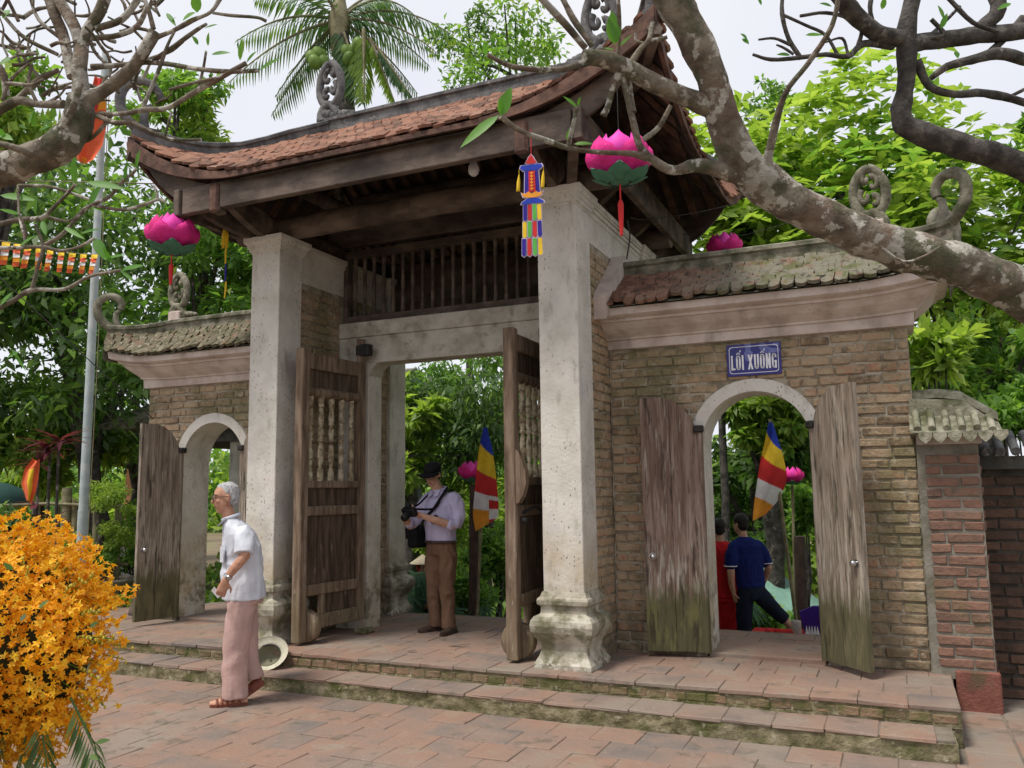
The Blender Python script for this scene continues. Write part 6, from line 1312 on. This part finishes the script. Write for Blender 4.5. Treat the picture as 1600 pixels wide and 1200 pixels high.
class Fig:
    def __init__(s,base,F,label,sc=1.0):
        s.b=V(base); s.F=V((F[0],F[1],0)).normalized(); s.L=V((-s.F.y,s.F.x,0)); s.sc=sc; s.t=thing('person',base,label,'person')
    def p(s,f,l,z): return s.b+(s.F*f+s.L*l+V((0,0,z)))*s.sc
    def limb(s,mb,pts,n=12,cap=True):
        P=[s.p(*q[:3]) for q in pts]; r=[q[3]*s.sc for q in pts]; mb.tube(P,r,n)
        if cap: mb.ball(P[0],r[0]*.98,10,7); mb.ball(P[-1],r[-1]*.98,10,7)
    def rings(s,mb,rows,n=18,pw=1.0):
        R_=[]
        for (f,l,z,rf,rl) in rows: R_.append([s.p(f+rf*math.copysign(abs(math.cos(2*PI*k/n))**pw,math.cos(2*PI*k/n)),l+rl*math.copysign(abs(math.sin(2*PI*k/n))**pw,math.sin(2*PI*k/n)),z) for k in range(n)])
        mb.loft(R_,True)
    def ell(s,mb,c,r,fdir=None,n=14,m_=10):
        mt=Matrix((s.F,s.L,V((0,0,1)))).transposed(); mb.ball(s.p(*c),V(r)*s.sc,n,m_,mat=mt)
    def head(s,mb,c,H,yaw=0,pitch=0):
        """c centre (f,l,z), H head height; returns a transform of head-local (f,l,z in units of H)"""
        Mh=Matrix((s.F,s.L,V((0,0,1)))).transposed()@Matrix.Rotation(yaw,3,'Z')@Matrix.Rotation(pitch,3,'Y'); C0=s.p(*c); k=H*s.sc
        hp=lambda f,l,z:C0+Mh@V((f*k,l*k,z*k))
        def e(f,l,z,a,b,c_): mb.ball(hp(f,l,z),(a*k,b*k,c_*k),14,10,mat=Mh)
        e(-.03,0,.13,.40,.31,.36); e(.1,0,-.16,.27,.25,.33); e(.2,0,-.40,.11,.13,.09); e(.28,0,.14,.09,.2,.07)   # cranium, face, chin, brow
        e(.30,0,-.21,.075,.12,.07)
        mb.tube([hp(.34,0,.06),hp(.41,0,-.05),hp(.45,0,-.11),hp(.38,0,-.14)],[.035*k,.045*k,.055*k,.03*k],8)
        for l in (-1,1): e(-.03,l*.31,-.02,.075,.035,.13); e(.24,l*.15,-.08,.1,.09,.08)
        return hp,Mh,k
    def face(s,hp,Mh,k,parent,eyes=True):
        m=MB()
        for l in (-1,1): m.ball(hp(.345,l*.13,.035),(.018*k,.05*k,.022*k),8,6,mat=Mh)
        m.build('eyes',iron_m,parent)
        m=MB(); m.ball(hp(.365,0,-.255),(.02*k,.085*k,.016*k),8,6,mat=Mh); m.build('mouth',flat('lips',(.22,.07,.06),.5),parent)
        m=MB()
        for l in (-1,1): m.tube([hp(.34,l*.06,.12),hp(.36,l*.14,.145),hp(.31,l*.22,.12)],.012*k,5)
        m.build('eyebrows',hair_b,parent)
    def glasses(s,hp,k,parent,r=.12):
        m=MB()
        for l in (-1,1):
            m.tube([hp(.42-.02*abs(math.sin(t)),l*.155+r*math.cos(t),.02+r*.8*math.sin(t)) for t in np.linspace(0,2*PI,13)],.014*k,5,caps=False); m.tube([hp(.41,l*.27,.05),hp(.2,l*.32,.06),hp(-.04,l*.33,.06)],.013*k,5)
        m.tube([hp(.43,-.04,.04),hp(.44,0,.055),hp(.43,.04,.04)],.012*k,5); m.build('glasses',glass_m,parent)
    def hand(s,mb,w_,d,up,k=1.0,curl=.5,side=1):
        """w_ wrist point world, d direction of the hand, up = back of hand normal"""
        d=V(d).normalized(); up=V(up); up=(up-d*up.dot(d)).normalized(); sd=d.cross(up)*side; q=k*s.sc
        mb.loft([[w_+d*x*q+sd*math.cos(a)*wd*q+up*math.sin(a)*th*q for a in [2*PI*i/10 for i in range(10)]] for x,wd,th in ((-.02,.026,.02),(.02,.034,.018),(.06,.042,.016),(.095,.04,.014))],True)
        for i,(o,L_) in enumerate(((-.031,.07),(-.011,.08),(.011,.075),(.03,.06))):
            b=w_+d*.085*q+sd*o*q; c1=curl; p1=b+(d*math.cos(c1*.6)-up*math.sin(c1*.6))*L_*.45*q; p2=p1+(d*math.cos(c1*1.5)-up*math.sin(c1*1.5))*L_*.33*q; p3=p2+(d*math.cos(c1*2.3)-up*math.sin(c1*2.3))*L_*.28*q
            mb.tube([b,p1,p2,p3],[.0095*q,.009*q,.0085*q,.007*q],7); mb.ball(p3,.007*q,6,5)
        b=w_+d*.025*q-sd*.03*q; p1=b+(d*.6-sd*.65-up*.25).normalized()*.04*q; p2=p1+(d*.85-sd*.2-up*.4).normalized()*.035*q; mb.tube([b,p1,p2],[.012*q,.0105*q,.008*q],7); mb.ball(p2,.008*q,6,5)
    def shoe(s,name,heel,dr,mat,L_=.26,pitch=0,sandal=False):
        dr=V(dr); dr.z=0; dr.normalize(); h=V(heel); a=math.radians(pitch); fd=(dr*math.cos(a)-V((0,0,1))*math.sin(a)); ud=(V((0,0,1))*math.cos(a)+dr*math.sin(a)); sd=fd.cross(ud); q=s.sc; m=MB()
        rows=[(-.01,.0,.028,.055),(.03,.0,.036,.065),(.09,.0,.037,.06),(.15,.0,.043,.045),(.2,.0,.042,.036),(.24,.0,.032,.028),(L_,.0,.016,.02)]
        R_=[]
        for x,z,wd,ht in rows: R_.append([h+fd*x*q+sd*wd*math.cos(t)*q+ud*(.012+ht*max(0,math.sin(t))) *q if math.sin(t)>=0 else h+fd*x*q+sd*wd*math.cos(t)*q for t in [2*PI*i/14 for i in range(14)]])
        m.loft(R_,True); o=m.build(name,mat,s.t)
        m=MB(); R_=[[h+fd*x*q+sd*(wd+.004)*c_*q+ud*z*q for c_,z in ((-1,-.008),(1,-.008),(1,.013),(-1,.013))] for x,_,wd,_2 in rows]; m.loft(R_,True,0,False); m.build('sole',leather_m if sandal else shoe_m,o)
        return o,(h,fd,ud,sd)
# --- old man in the white shirt
om_=Fig(atz(372,1098,GZ),(-.9115-.33*(-.41),-.4113-.33*.91),'grey haired old man in white shirt and pink trousers walking left past the steps')
b=MB(); hp,Mh,k=om_.head(b,(.135,0,1.6),.245,yaw=.12,pitch=.06)
om_.limb(b,[(.075,0,1.37,.058),(.105,0,1.45,.053),(.13,0,1.52,.053)])
om_.limb(b,[(-.015,.24,1.24,.045),(-.02,.265,1.155,.043),(.05,.265,1.07,.038),(.115,.25,.985,.028)]); om_.hand(b,om_.p(.118,.268,.975),om_.F*.32+V((0,0,-1))+om_.L*-.1,om_.L,1.02,.75,side=1)
om_.limb(b,[(-.05,-.2,1.22,.045),(-.09,-.22,1.13,.043),(-.02,-.22,1.04,.038),(.06,-.2,.95,.03)]); om_.hand(b,om_.p(.065,-.2,.94),om_.F*.4+V((0,0,-1)),om_.L*-1,1.0,.6,side=-1)
body=remeshed('body',b,skin2_m,om_.t,.007,4)
om_.face(hp,Mh,k,body); om_.glasses(hp,k,body)
h=MB()
for c_,r in (((-.1,0,.2),(.36,.325,.335)),((-.2,0,.02),(.25,.3,.3)),((.02,0,.38),(.25,.22,.13)),((-.22,0,-.12),(.17,.24,.18))): h.ball(hp(*c_),V(r)*k,14,10,mat=Mh)
remeshed('hair',h,hair_g,om_.t,.009,3,.006,60)
sh=MB(); om_.rings(sh,[(.09,0,1.44,.055,.065),(.075,0,1.41,.08,.095),(.05,0,1.375,.1,.15),(.025,0,1.32,.125,.18),(.005,0,1.22,.148,.18),(-.005,0,1.1,.16,.178),(-.005,0,.98,.165,.185),(-.02,0,.88,.168,.19),(-.028,0,.8,.17,.195)])
om_.limb(sh,[(.0,.14,1.345,.07),(-.012,.2,1.29,.074),(-.015,.245,1.22,.072),(-.012,.262,1.17,.074)],12,False); om_.limb(sh,[(.02,-.13,1.345,.068),(-.03,-.18,1.27,.07),(-.07,-.205,1.18,.07)],12,False)
shirt=remeshed('shirt',sh,shirt_w,om_.t,.01,5,.016,9)
cl=MB(); ring=[om_.p(.09+.064*math.cos(t),.068*math.sin(t),1.44+.035*math.cos(t)*-.6+.01) for t in np.linspace(0,2*PI,15)]; cl.tube(ring,.014,6,caps=False); cl.loft([[om_.p(.125,.02,1.435),om_.p(.125,.08,1.44),om_.p(.185,.06,1.38),om_.p(.175,.02,1.385)],[om_.p(.135,.02,1.44),om_.p(.135,.085,1.445),om_.p(.195,.062,1.382),om_.p(.185,.02,1.388)]]); cl.build('collar',shirt_w,shirt)
m=MB(); m.loft([[om_.p(.155,.06,1.22),om_.p(.13,.13,1.22),om_.p(.13,.13,1.1),om_.p(.155,.06,1.1)],[om_.p(.166,.062,1.22),om_.p(.14,.134,1.22),om_.p(.14,.134,1.1),om_.p(.166,.062,1.1)]]); m.build('pocket',shirt_w,shirt)
tr=MB(); om_.rings(tr,[(-.02,0,.95,.12,.155),(-.028,0,.86,.14,.17),(-.03,0,.77,.145,.175)]); om_.limb(tr,[(-.01,.07,.8,.115),(.01,.075,.6,.105),(.03,.075,.42,.098),(.032,.075,.25,.097),(.03,.075,.1,.1),(.028,.075,.055,.1)],14,False); om_.limb(tr,[(-.04,-.07,.8,.105),(-.05,-.065,.6,.094),(-.055,-.06,.45,.086),(-.085,-.06,.3,.08),(-.115,-.06,.165,.084)],14,False)
remeshed('trousers',tr,pants_p,om_.t,.01,5,.016,8)
o,(h_,fd,ud,sd_)=om_.shoe('sandal',om_.p(-.06,.075,.01),om_.F,skin2_m,.27,0,True)
m=MB()
for x in (.05,.1,.14,.18,.215): m.tube([h_+fd*x+sd_*.045*math.cos(t)+ud*(.008+(.07-.18*x)*max(0,math.sin(t))) for t in np.linspace(-.1,PI+.1,9)],.011,6)
m.build('strap',leather_m,o)
o,(h_,fd,ud,sd_)=om_.shoe('sandal',om_.p(-.19,-.06,.115),om_.F,leather_m,.25,32,True)
m=MB(); c_=om_.p(.098,.275,1.005); ax=(om_.p(.05,.29,1.075)-om_.p(.115,.27,.985)).normalized(); m.lathe([(.034,-.012),(.036,0),(.034,.012)],c_,14,ax=ax); m.ball(c_+om_.L*.033,(.016,.016,.016),8,6); m.build('watch',steel_m,om_.t)
m=MB(); m.prism([(0,0),(.05,.06),(.03,.09),(-.03,.03)],lambda u,v,s:om_.p(.17+u,.24+.004*s,.84+v)); m.build('paper',whi_c,om_.t)
# --- hat on the step
hc=V(atz(420,1040,ZS)); Mx=Matrix.Translation(V((-1.12,-.33,ZS+.11)))@(Matrix.Rotation(R(20),4,'Z')@Matrix.Rotation(R(50),4,'X')@Matrix.Scale(.84,4))
ht=thing('sun_hat',(-1.12,-.33,ZS),'cream brimmed hat lying tipped on the lower step behind the old man','hat')
m=MB(); prof=[(.198,-.03),(.192,-.02),(.155,.006),(.122,.014),(.116,.06),(.1,.11),(.07,.132),(.01,.138)]; n=24
m.loft([[Mx@V((r*math.cos(2*PI*i/n)*1.12,r*math.sin(2*PI*i/n),-z)) for i in range(n)] for r,z in prof],False); m.build('brim_and_crown',felt_m,ht,fix=False)
m=MB(); prof=[(.15,-.0125),(.104,-.012),(.094,.06),(.082,.104),(.055,.12),(.01,.124)]; m.loft([[Mx@V((r*math.cos(2*PI*i/n)*1.12,r*math.sin(2*PI*i/n),-z+.0)) for i in range(n)] for r,z in [(.121,.008),(.112,.06),(.096,.106),(.066,.126),(.01,.131)]],False); m.build('lining',feltd_m,ht,fix=False)
m=MB(); m.tube([Mx@V((.115*math.cos(t)*1.1,.115*math.sin(t),.0)) for t in np.linspace(.6,2.2,9)],.008,6); m.build('chin_strap',iron_m,ht)
# --- photographer
vd=V((FW.x,FW.y,0)).normalized(); rt=V((RT.x,RT.y,0)).normalized()
ph=Fig(atz(690,988,0),tuple(-rt*.62-vd*.78),'young man in lavender shirt and black cap looking down at his camera')
b=MB(); hp,Mh,k=ph.head(b,(.1,-.02,1.545),.235,yaw=.25,pitch=.32)
ph.limb(b,[(.02,0,1.33,.062),(.05,-.005,1.4,.056),(.075,-.01,1.46,.055)])
ph.limb(b,[(.03,.25,1.1,.052),(.1,.25,1.05,.046),(.22,.15,1.1,.04),(.3,.06,1.14,.03)]); ph.hand(b,ph.p(.305,.055,1.145),ph.F*.45-ph.L*.7+V((0,0,.25)),ph.F*.7+V((0,0,-.5)),1.0,.5,side=1)
ph.limb(b,[(.12,-.25,1.08,.05),(.2,-.24,1.05,.046),(.32,-.19,1.12,.04),(.36,-.14,1.16,.03)]); ph.hand(b,ph.p(.36,-.14,1.16),ph.F*.3+ph.L*.5+V((0,0,.5)),ph.F*.5-ph.L*.7,1.0,.6,side=-1)
body=remeshed('body',b,skin_m,ph.t,.007,4); ph.face(hp,Mh,k,body); ph.glasses(hp,k,body,.115)
h=MB(); h.ball(hp(-.1,0,.12),V((.36,.33,.34))*k,14,10,mat=Mh); h.ball(hp(-.2,0,-.1),V((.22,.28,.22))*k,14,10,mat=Mh); remeshed('hair',h,hair_b,ph.t,.01,3,.004,60)
m=MB(); m.ball(hp(-.05,0,.28),V((.44,.38,.29))*k,18,10,mat=Mh); capo=remeshed('cap',m,black_c,ph.t,.012,3,.003,20)
m=MB(); vs=[];NT=10
for j in range(4):
    for i in range(NT+1):
        t=-1.25+2.5*i/NT; q=.36+.33*j/3*max(.25,math.cos(t*.8)); vs.append(hp(q*math.cos(t)+.02,q*math.sin(t)*.9,.235-.1*(j/3)*math.cos(t)-.06*abs(math.sin(t))))
m.add(vs,[(j*(NT+1)+i,j*(NT+1)+i+1,(j+1)*(NT+1)+i+1,(j+1)*(NT+1)+i) for j in range(3) for i in range(NT)],0,True); m.add([v+V((0,0,-.008)) for v in vs],[(j*(NT+1)+i,(j+1)*(NT+1)+i,(j+1)*(NT+1)+i+1,j*(NT+1)+i+1) for j in range(3) for i in range(NT)],0,True); m.build('visor',black_c,capo,fix=False)
sh=MB(); ph.rings(sh,[(.035,0,1.4,.06,.07),(.02,0,1.37,.08,.1),(-.005,0,1.33,.1,.175),(.0,0,1.26,.125,.205),(.01,0,1.15,.135,.195),(.015,0,1.03,.135,.175),(.01,0,.94,.13,.17),(.005,0,.885,.125,.168)])
ph.limb(sh,[(.0,.16,1.3,.082),(.0,.215,1.24,.08),(.02,.25,1.14,.07),(.06,.255,1.07,.066),(.12,.23,1.06,.06)]); ph.limb(sh,[(.0,-.16,1.3,.082),(.04,-.21,1.22,.078),(.11,-.25,1.1,.068),(.18,-.245,1.06,.06),(.24,-.22,1.08,.055)])
shirt=remeshed('shirt',sh,shirt_l,ph.t,.01,5,.014,10)
cl=MB(); cl.tube([ph.p(.03+.07*math.cos(t),.072*math.sin(t),1.405-.02*math.cos(t)) for t in np.linspace(0,2*PI,15)],.014,6,caps=False)
for s_ in (-1,1): cl.loft([[ph.p(.085,s_*.012,1.39),ph.p(.075,s_*.07,1.4),ph.p(.115,s_*.065,1.335),ph.p(.125,s_*.02,1.33)],[ph.p(.095,s_*.012,1.392),ph.p(.085,s_*.072,1.402),ph.p(.125,s_*.067,1.337),ph.p(.135,s_*.02,1.332)]])
cl.build('collar',shirt_l,shirt)
tr=MB(); ph.rings(tr,[(.005,0,.9,.115,.16),(.0,0,.83,.125,.17),(-.005,0,.76,.125,.172)]); ph.limb(tr,[(.0,.085,.78,.1),(.012,.085,.6,.09),(.01,.08,.45,.078),(.0,.085,.25,.07),(-.005,.09,.08,.07),(-.005,.09,.05,.072)],14,False); ph.limb(tr,[(-.0,-.085,.78,.1),(.02,-.085,.6,.09),(.02,-.085,.45,.078),(.0,-.09,.25,.07),(-.02,-.095,.08,.07),(-.02,-.095,.05,.072)],14,False)
remeshed('trousers',tr,pants_b,ph.t,.01,5,.016,11)
m=MB(); m.tube([ph.p(.008+.133*math.cos(t),.176*math.sin(t),.885) for t in np.linspace(0,2*PI,25)],.016,6,caps=False,flat=.5); m.build('belt',shoe_m,ph.t)
ph.shoe('shoe',ph.p(-.08,.1,.01),ph.F+ph.L*.25,shoe_m,.27); ph.shoe('shoe',ph.p(-.1,-.1,.01),ph.F-ph.L*.2,shoe_m,.27)
m=MB(); m.tube([ph.p(.2,.12,1.105),ph.p(.225,.11,1.115)],.048,10); m.build('bracelet',black_c,ph.t)
cm_=thing('camera',ph.p(.39,-.04,1.18),'black camera held in both hands by the photographer','camera'); cF=(ph.F*.8+V((0,0,-.5))).normalized(); cL=ph.L; cU=cF.cross(cL)*-1
if cU.z<0: cU=-cU
M3=Matrix((cL,cF,cU)).transposed().to_4x4(); M3.translation=ph.p(.385,-.05,1.19)
m=MB(); m.cbox(-.075,.075,-.03,.03,-.05,.045,.012,mat=M3); m.build('camera_body',camb_m,cm_); m=MB(); m.cbox(-.03,.03,-.03,.025,.045,.075,.012,mat=M3); m.build('prism_hump',camb_m,cm_)
m=MB(); m.lathe([(.035,0),(.038,.02),(.038,.075),(.034,.085),(.01,.086)],M3@V((.0,.03,-.005)),16,ax=cF); m.build('lens',camb_m,cm_)
m=MB(); m.cbox(-.078,-.045,-.035,.04,-.045,.05,.012,mat=M3); m.build('grip',camb_m,cm_)
st_=[V(p) for p in spline([tuple(M3@V((.08,0,.03))),tuple(ph.p(.2,.1,1.22)),tuple(ph.p(.1,.1,1.34)),tuple(ph.p(-.01,.075,1.42)),tuple(ph.p(-.06,0,1.42)),tuple(ph.p(-.01,-.075,1.42)),tuple(ph.p(.1,-.1,1.34)),tuple(ph.p(.22,-.12,1.25)),tuple(M3@V((-.08,0,.03)))],4)]
m=MB(); m.tube(st_,.012,6,flat=.35); m.build('neck_strap',black_c,cm_)
bg_=thing('shoulder_bag',ph.p(.06,-.26,.82),'black shoulder bag hanging at the photographer hip','bag')
m=MB(); Mb=Matrix((ph.F,ph.L,V((0,0,1)))).transposed().to_4x4(); Mb.translation=ph.p(.06,-.27,.82); m.cbox(-.11,.11,-.065,.065,0,.22,.03,mat=Mb); m.build('bag_body',black_c,bg_); m=MB(); m.cbox(-.115,.115,-.073,-.02,.09,.23,.02,mat=Mb); m.build('flap',black_c,bg_)
st_=[V(p) for p in spline([tuple(ph.p(.1,-.22,.95)),tuple(ph.p(.15,-.1,1.1)),tuple(ph.p(.145,.04,1.22)),tuple(ph.p(.09,.12,1.36)),tuple(ph.p(.0,.14,1.395)),tuple(ph.p(-.1,.08,1.3)),tuple(ph.p(-.14,-.08,1.1)),tuple(ph.p(-.05,-.23,.95))],4)]
m=MB(); m.tube(st_,.02,6,flat=.3); m.build('strap',black_c,bg_)
# --- boy in navy shirt (back view) behind the right arch
by0=at(1172,900,9.0); zf=-.48; by_=Fig((by0.x,by0.y,zf),tuple(vd*.95-rt*.3),'boy in navy T-shirt seen from behind through the right arch, leg stretched out')
b=MB(); hp,Mh,k=by_.head(b,(.03,.07,1.47),.215,yaw=.3); by_.limb(b,[(0,.05,1.29,.05),(.02,.06,1.38,.048)])
by_.limb(b,[(-.02,.24,1.05,.042),(-.03,.25,.97,.04),(.0,.23,.85,.035),(.02,.2,.76,.027)]); by_.hand(b,by_.p(.02,.2,.75),V((0,0,-1))-by_.L*.25,by_.L,.9,.4,side=1)
by_.limb(b,[(.0,-.2,1.1,.042),(-.02,-.22,1.0,.04),(.04,-.22,.9,.034),(.06,-.2,.83,.026)]); by_.hand(b,by_.p(.06,-.2,.82),V((0,0,-1))+by_.F*.2,-by_.L,.9,.4,side=-1)
by_.limb(b,[(-.16,-.3,.46,.045),(-.18,-.34,.4,.04)]); by_.limb(b,[(-.18,-.34,.39,.036),(-.12,-.37,.36,.03),(-.06,-.39,.35,.022)])
body=remeshed('body',b,skin_m,by_.t,.008,4)
h=MB()
for c_,r in (((-.06,0,.16),(.41,.35,.38)),((-.16,0,-.05),(.28,.3,.3))): h.ball(hp(*c_),V(r)*k,14,10,mat=Mh)
remeshed('hair',h,hair_b,by_.t,.01,3,.006,50)
sh=MB(); by_.rings(sh,[(.0,.05,1.335,.055,.065),(-.005,.045,1.3,.075,.13),(-.01,.04,1.24,.1,.19),(-.01,.03,1.1,.105,.18),(-.01,.01,.95,.105,.165),(-.01,-.0,.85,.11,.165),(-.01,-.0,.8,.11,.165)]); by_.limb(sh,[(-.01,.18,1.23,.07),(-.02,.23,1.14,.07),(-.02,.245,1.05,.068)]); by_.limb(sh,[(-.01,-.1,1.23,.07),(.0,-.17,1.15,.07),(.0,-.2,1.06,.066)])
shirt=remeshed('shirt',sh,navy_c,by_.t,.011,4,.009,12)
m=MB(); 
for q in ((-.02,.246,1.035),(.0,-.203,1.045)): m.tube([by_.p(q[0]+.068*math.cos(t),q[1]+.068*math.sin(t),q[2]) for t in np.linspace(0,2*PI,17)],.006,5,caps=False)
m.build('cuff_trim',whi_c,shirt)
tr=MB(); by_.rings(tr,[(-.01,0,.86,.1,.155),(-.01,0,.76,.11,.16),(-.01,0,.68,.105,.155)]); by_.limb(tr,[(.0,.08,.7,.095),(.02,.09,.4,.08),(.02,.1,.08,.07)],12,False); by_.limb(tr,[(-.02,-.06,.76,.1),(-.07,-.14,.65,.088),(-.12,-.23,.54,.074),(-.16,-.3,.46,.066)],12,False)
remeshed('trousers',tr,dark_p,by_.t,.012,4,.01,12); by_.shoe('shoe',by_.p(-.05,.1,.01),by_.F,shoe_m,.24)
# --- person in red beside him
rd0=at(1127,900,9.3); rd=Fig((rd0.x,rd0.y,-.52),tuple(vd+rt*.1),'person in red shirt and red trousers half hidden by the arch jamb')
b=MB(); hp,Mh,k=rd.head(b,(.02,0,1.45),.215); rd.limb(b,[(0,0,1.26,.05),(.01,0,1.36,.048)]); rd.limb(b,[(-.02,-.23,1.0,.042),(-.0,-.24,.9,.036),(.05,-.22,.75,.028)]); rd.hand(b,rd.p(.05,-.22,.74),V((0,0,-1)),-rd.L,.9,.4,side=-1); rd.limb(b,[(-.02,.23,1.0,.042),(-.0,.24,.9,.036),(.05,.22,.75,.028)]); rd.hand(b,rd.p(.05,.22,.74),V((0,0,-1)),rd.L,.9,.4)
remeshed('body',b,skin_m,rd.t,.008,4); h=MB()
for c_,r in (((-.06,0,.16),(.41,.35,.38)),((-.16,0,-.05),(.28,.3,.3))): h.ball(hp(*c_),V(r)*k,14,10,mat=Mh)
remeshed('hair',h,hair_b,rd.t,.01,3,.006,50)
sh=MB(); rd.rings(sh,[(.0,0,1.31,.055,.065),(-.005,0,1.28,.08,.13),(-.01,0,1.22,.105,.2),(-.01,0,1.0,.11,.19),(-.01,0,.8,.115,.185),(-.01,0,.7,.12,.19)]); 
for s_ in (-1,1): rd.limb(sh,[(-.01,s_*.17,1.2,.075),(-.02,s_*.22,1.1,.075),(-.02,s_*.23,1.0,.07)])
remeshed('shirt',sh,red_s,rd.t,.011,4,.01,12)
tr=MB(); rd.rings(tr,[(-.01,0,.75,.1,.16),(-.01,0,.66,.105,.16)]); 
for s_ in (-1,1): rd.limb(tr,[(0,s_*.085,.68,.1),(.01,s_*.09,.35,.085),(0,s_*.095,.06,.08)],12,False); rd.shoe('shoe',rd.p(-.06,s_*.1,.01),rd.F,shoe_m,.24)
remeshed('trousers',tr,red_s,rd.t,.012,4,.01,12)
# --- crouching person in conical hat behind the rear pillar
wm0=at(656,900,10.9); wz=at(655,868,10.9).z; wo=Fig((wm0.x,wm0.y,wz-.98),tuple(-vd*.75+rt*.65),'crouching person in conical straw hat behind the rear left pillar')
b=MB(); hp,Mh,k=wo.head(b,(.05,0,.83),.21,pitch=.15); wo.limb(b,[(0,0,.62,.05),(.03,0,.72,.048)]); wo.limb(b,[(.02,.2,.42,.045),(.14,.2,.33,.04),(.28,.14,.36,.035),(.34,.1,.38,.027)]); wo.hand(b,wo.p(.34,.1,.38),wo.F-wo.L*.3,V((0,0,1)),.9,.5); wo.limb(b,[(.02,-.2,.42,.045),(.14,-.2,.33,.04),(.28,-.14,.36,.035),(.34,-.1,.38,.027)]); wo.hand(b,wo.p(.34,-.1,.38),wo.F+wo.L*.3,V((0,0,1)),.9,.5,side=-1)
body=remeshed('body',b,skin_m,wo.t,.009,4); wo.face(hp,Mh,k,body)
h=MB(); h.ball(hp(-.08,0,.1),V((.38,.36,.38))*k,14,10,mat=Mh); h.ball(hp(-.2,0,-.25),V((.2,.28,.3))*k,12,8,mat=Mh); remeshed('hair',h,hair_b,wo.t,.011,3)
sh=MB(); wo.rings(sh,[(.0,0,.66,.06,.08),(-.0,0,.6,.1,.18),(-.02,0,.45,.13,.19),(-.08,0,.25,.15,.19),(-.1,0,.15,.15,.19)]); 
for s_ in (-1,1): wo.limb(sh,[(0,s_*.17,.56,.07),(.03,s_*.21,.42,.06),(.15,s_*.2,.33,.055),(.26,s_*.15,.35,.045)])
remeshed('blouse',sh,mk('patterned_blouse',[(0,(.03,.035,.06)),(.5,(.12,.13,.16)),(1,(.3,.28,.26))],scale=40,rough=.9,bump=.2),wo.t,.012,4,.008,12)
tr=MB(); 
for s_ in (-1,1): wo.limb(tr,[(-.1,s_*.09,.16,.1),(.22,s_*.13,.3,.085),(.1,s_*.13,.03,.06)],12); wo.shoe('shoe',wo.p(.02,s_*.13,.0),wo.F,shoe_m,.23)
remeshed('trousers',tr,dark_p,wo.t,.014,4)
m=MB(); m.lathe([(.165,-.01),(.165,0),(.08,.055),(.01,.105),(.004,.106)],hp(.0,0,.38)-V((0,0,.02)),24); m.build('conical_hat',straw_m,wo.t); m=MB()
for s_ in (-1,1): m.tube([hp(.05,s_*.42,.25),hp(.15,s_*.33,-.2),hp(.22,s_*.05,-.5)],.012,5)
m.build('chin_scarf',red_s,wo.t)
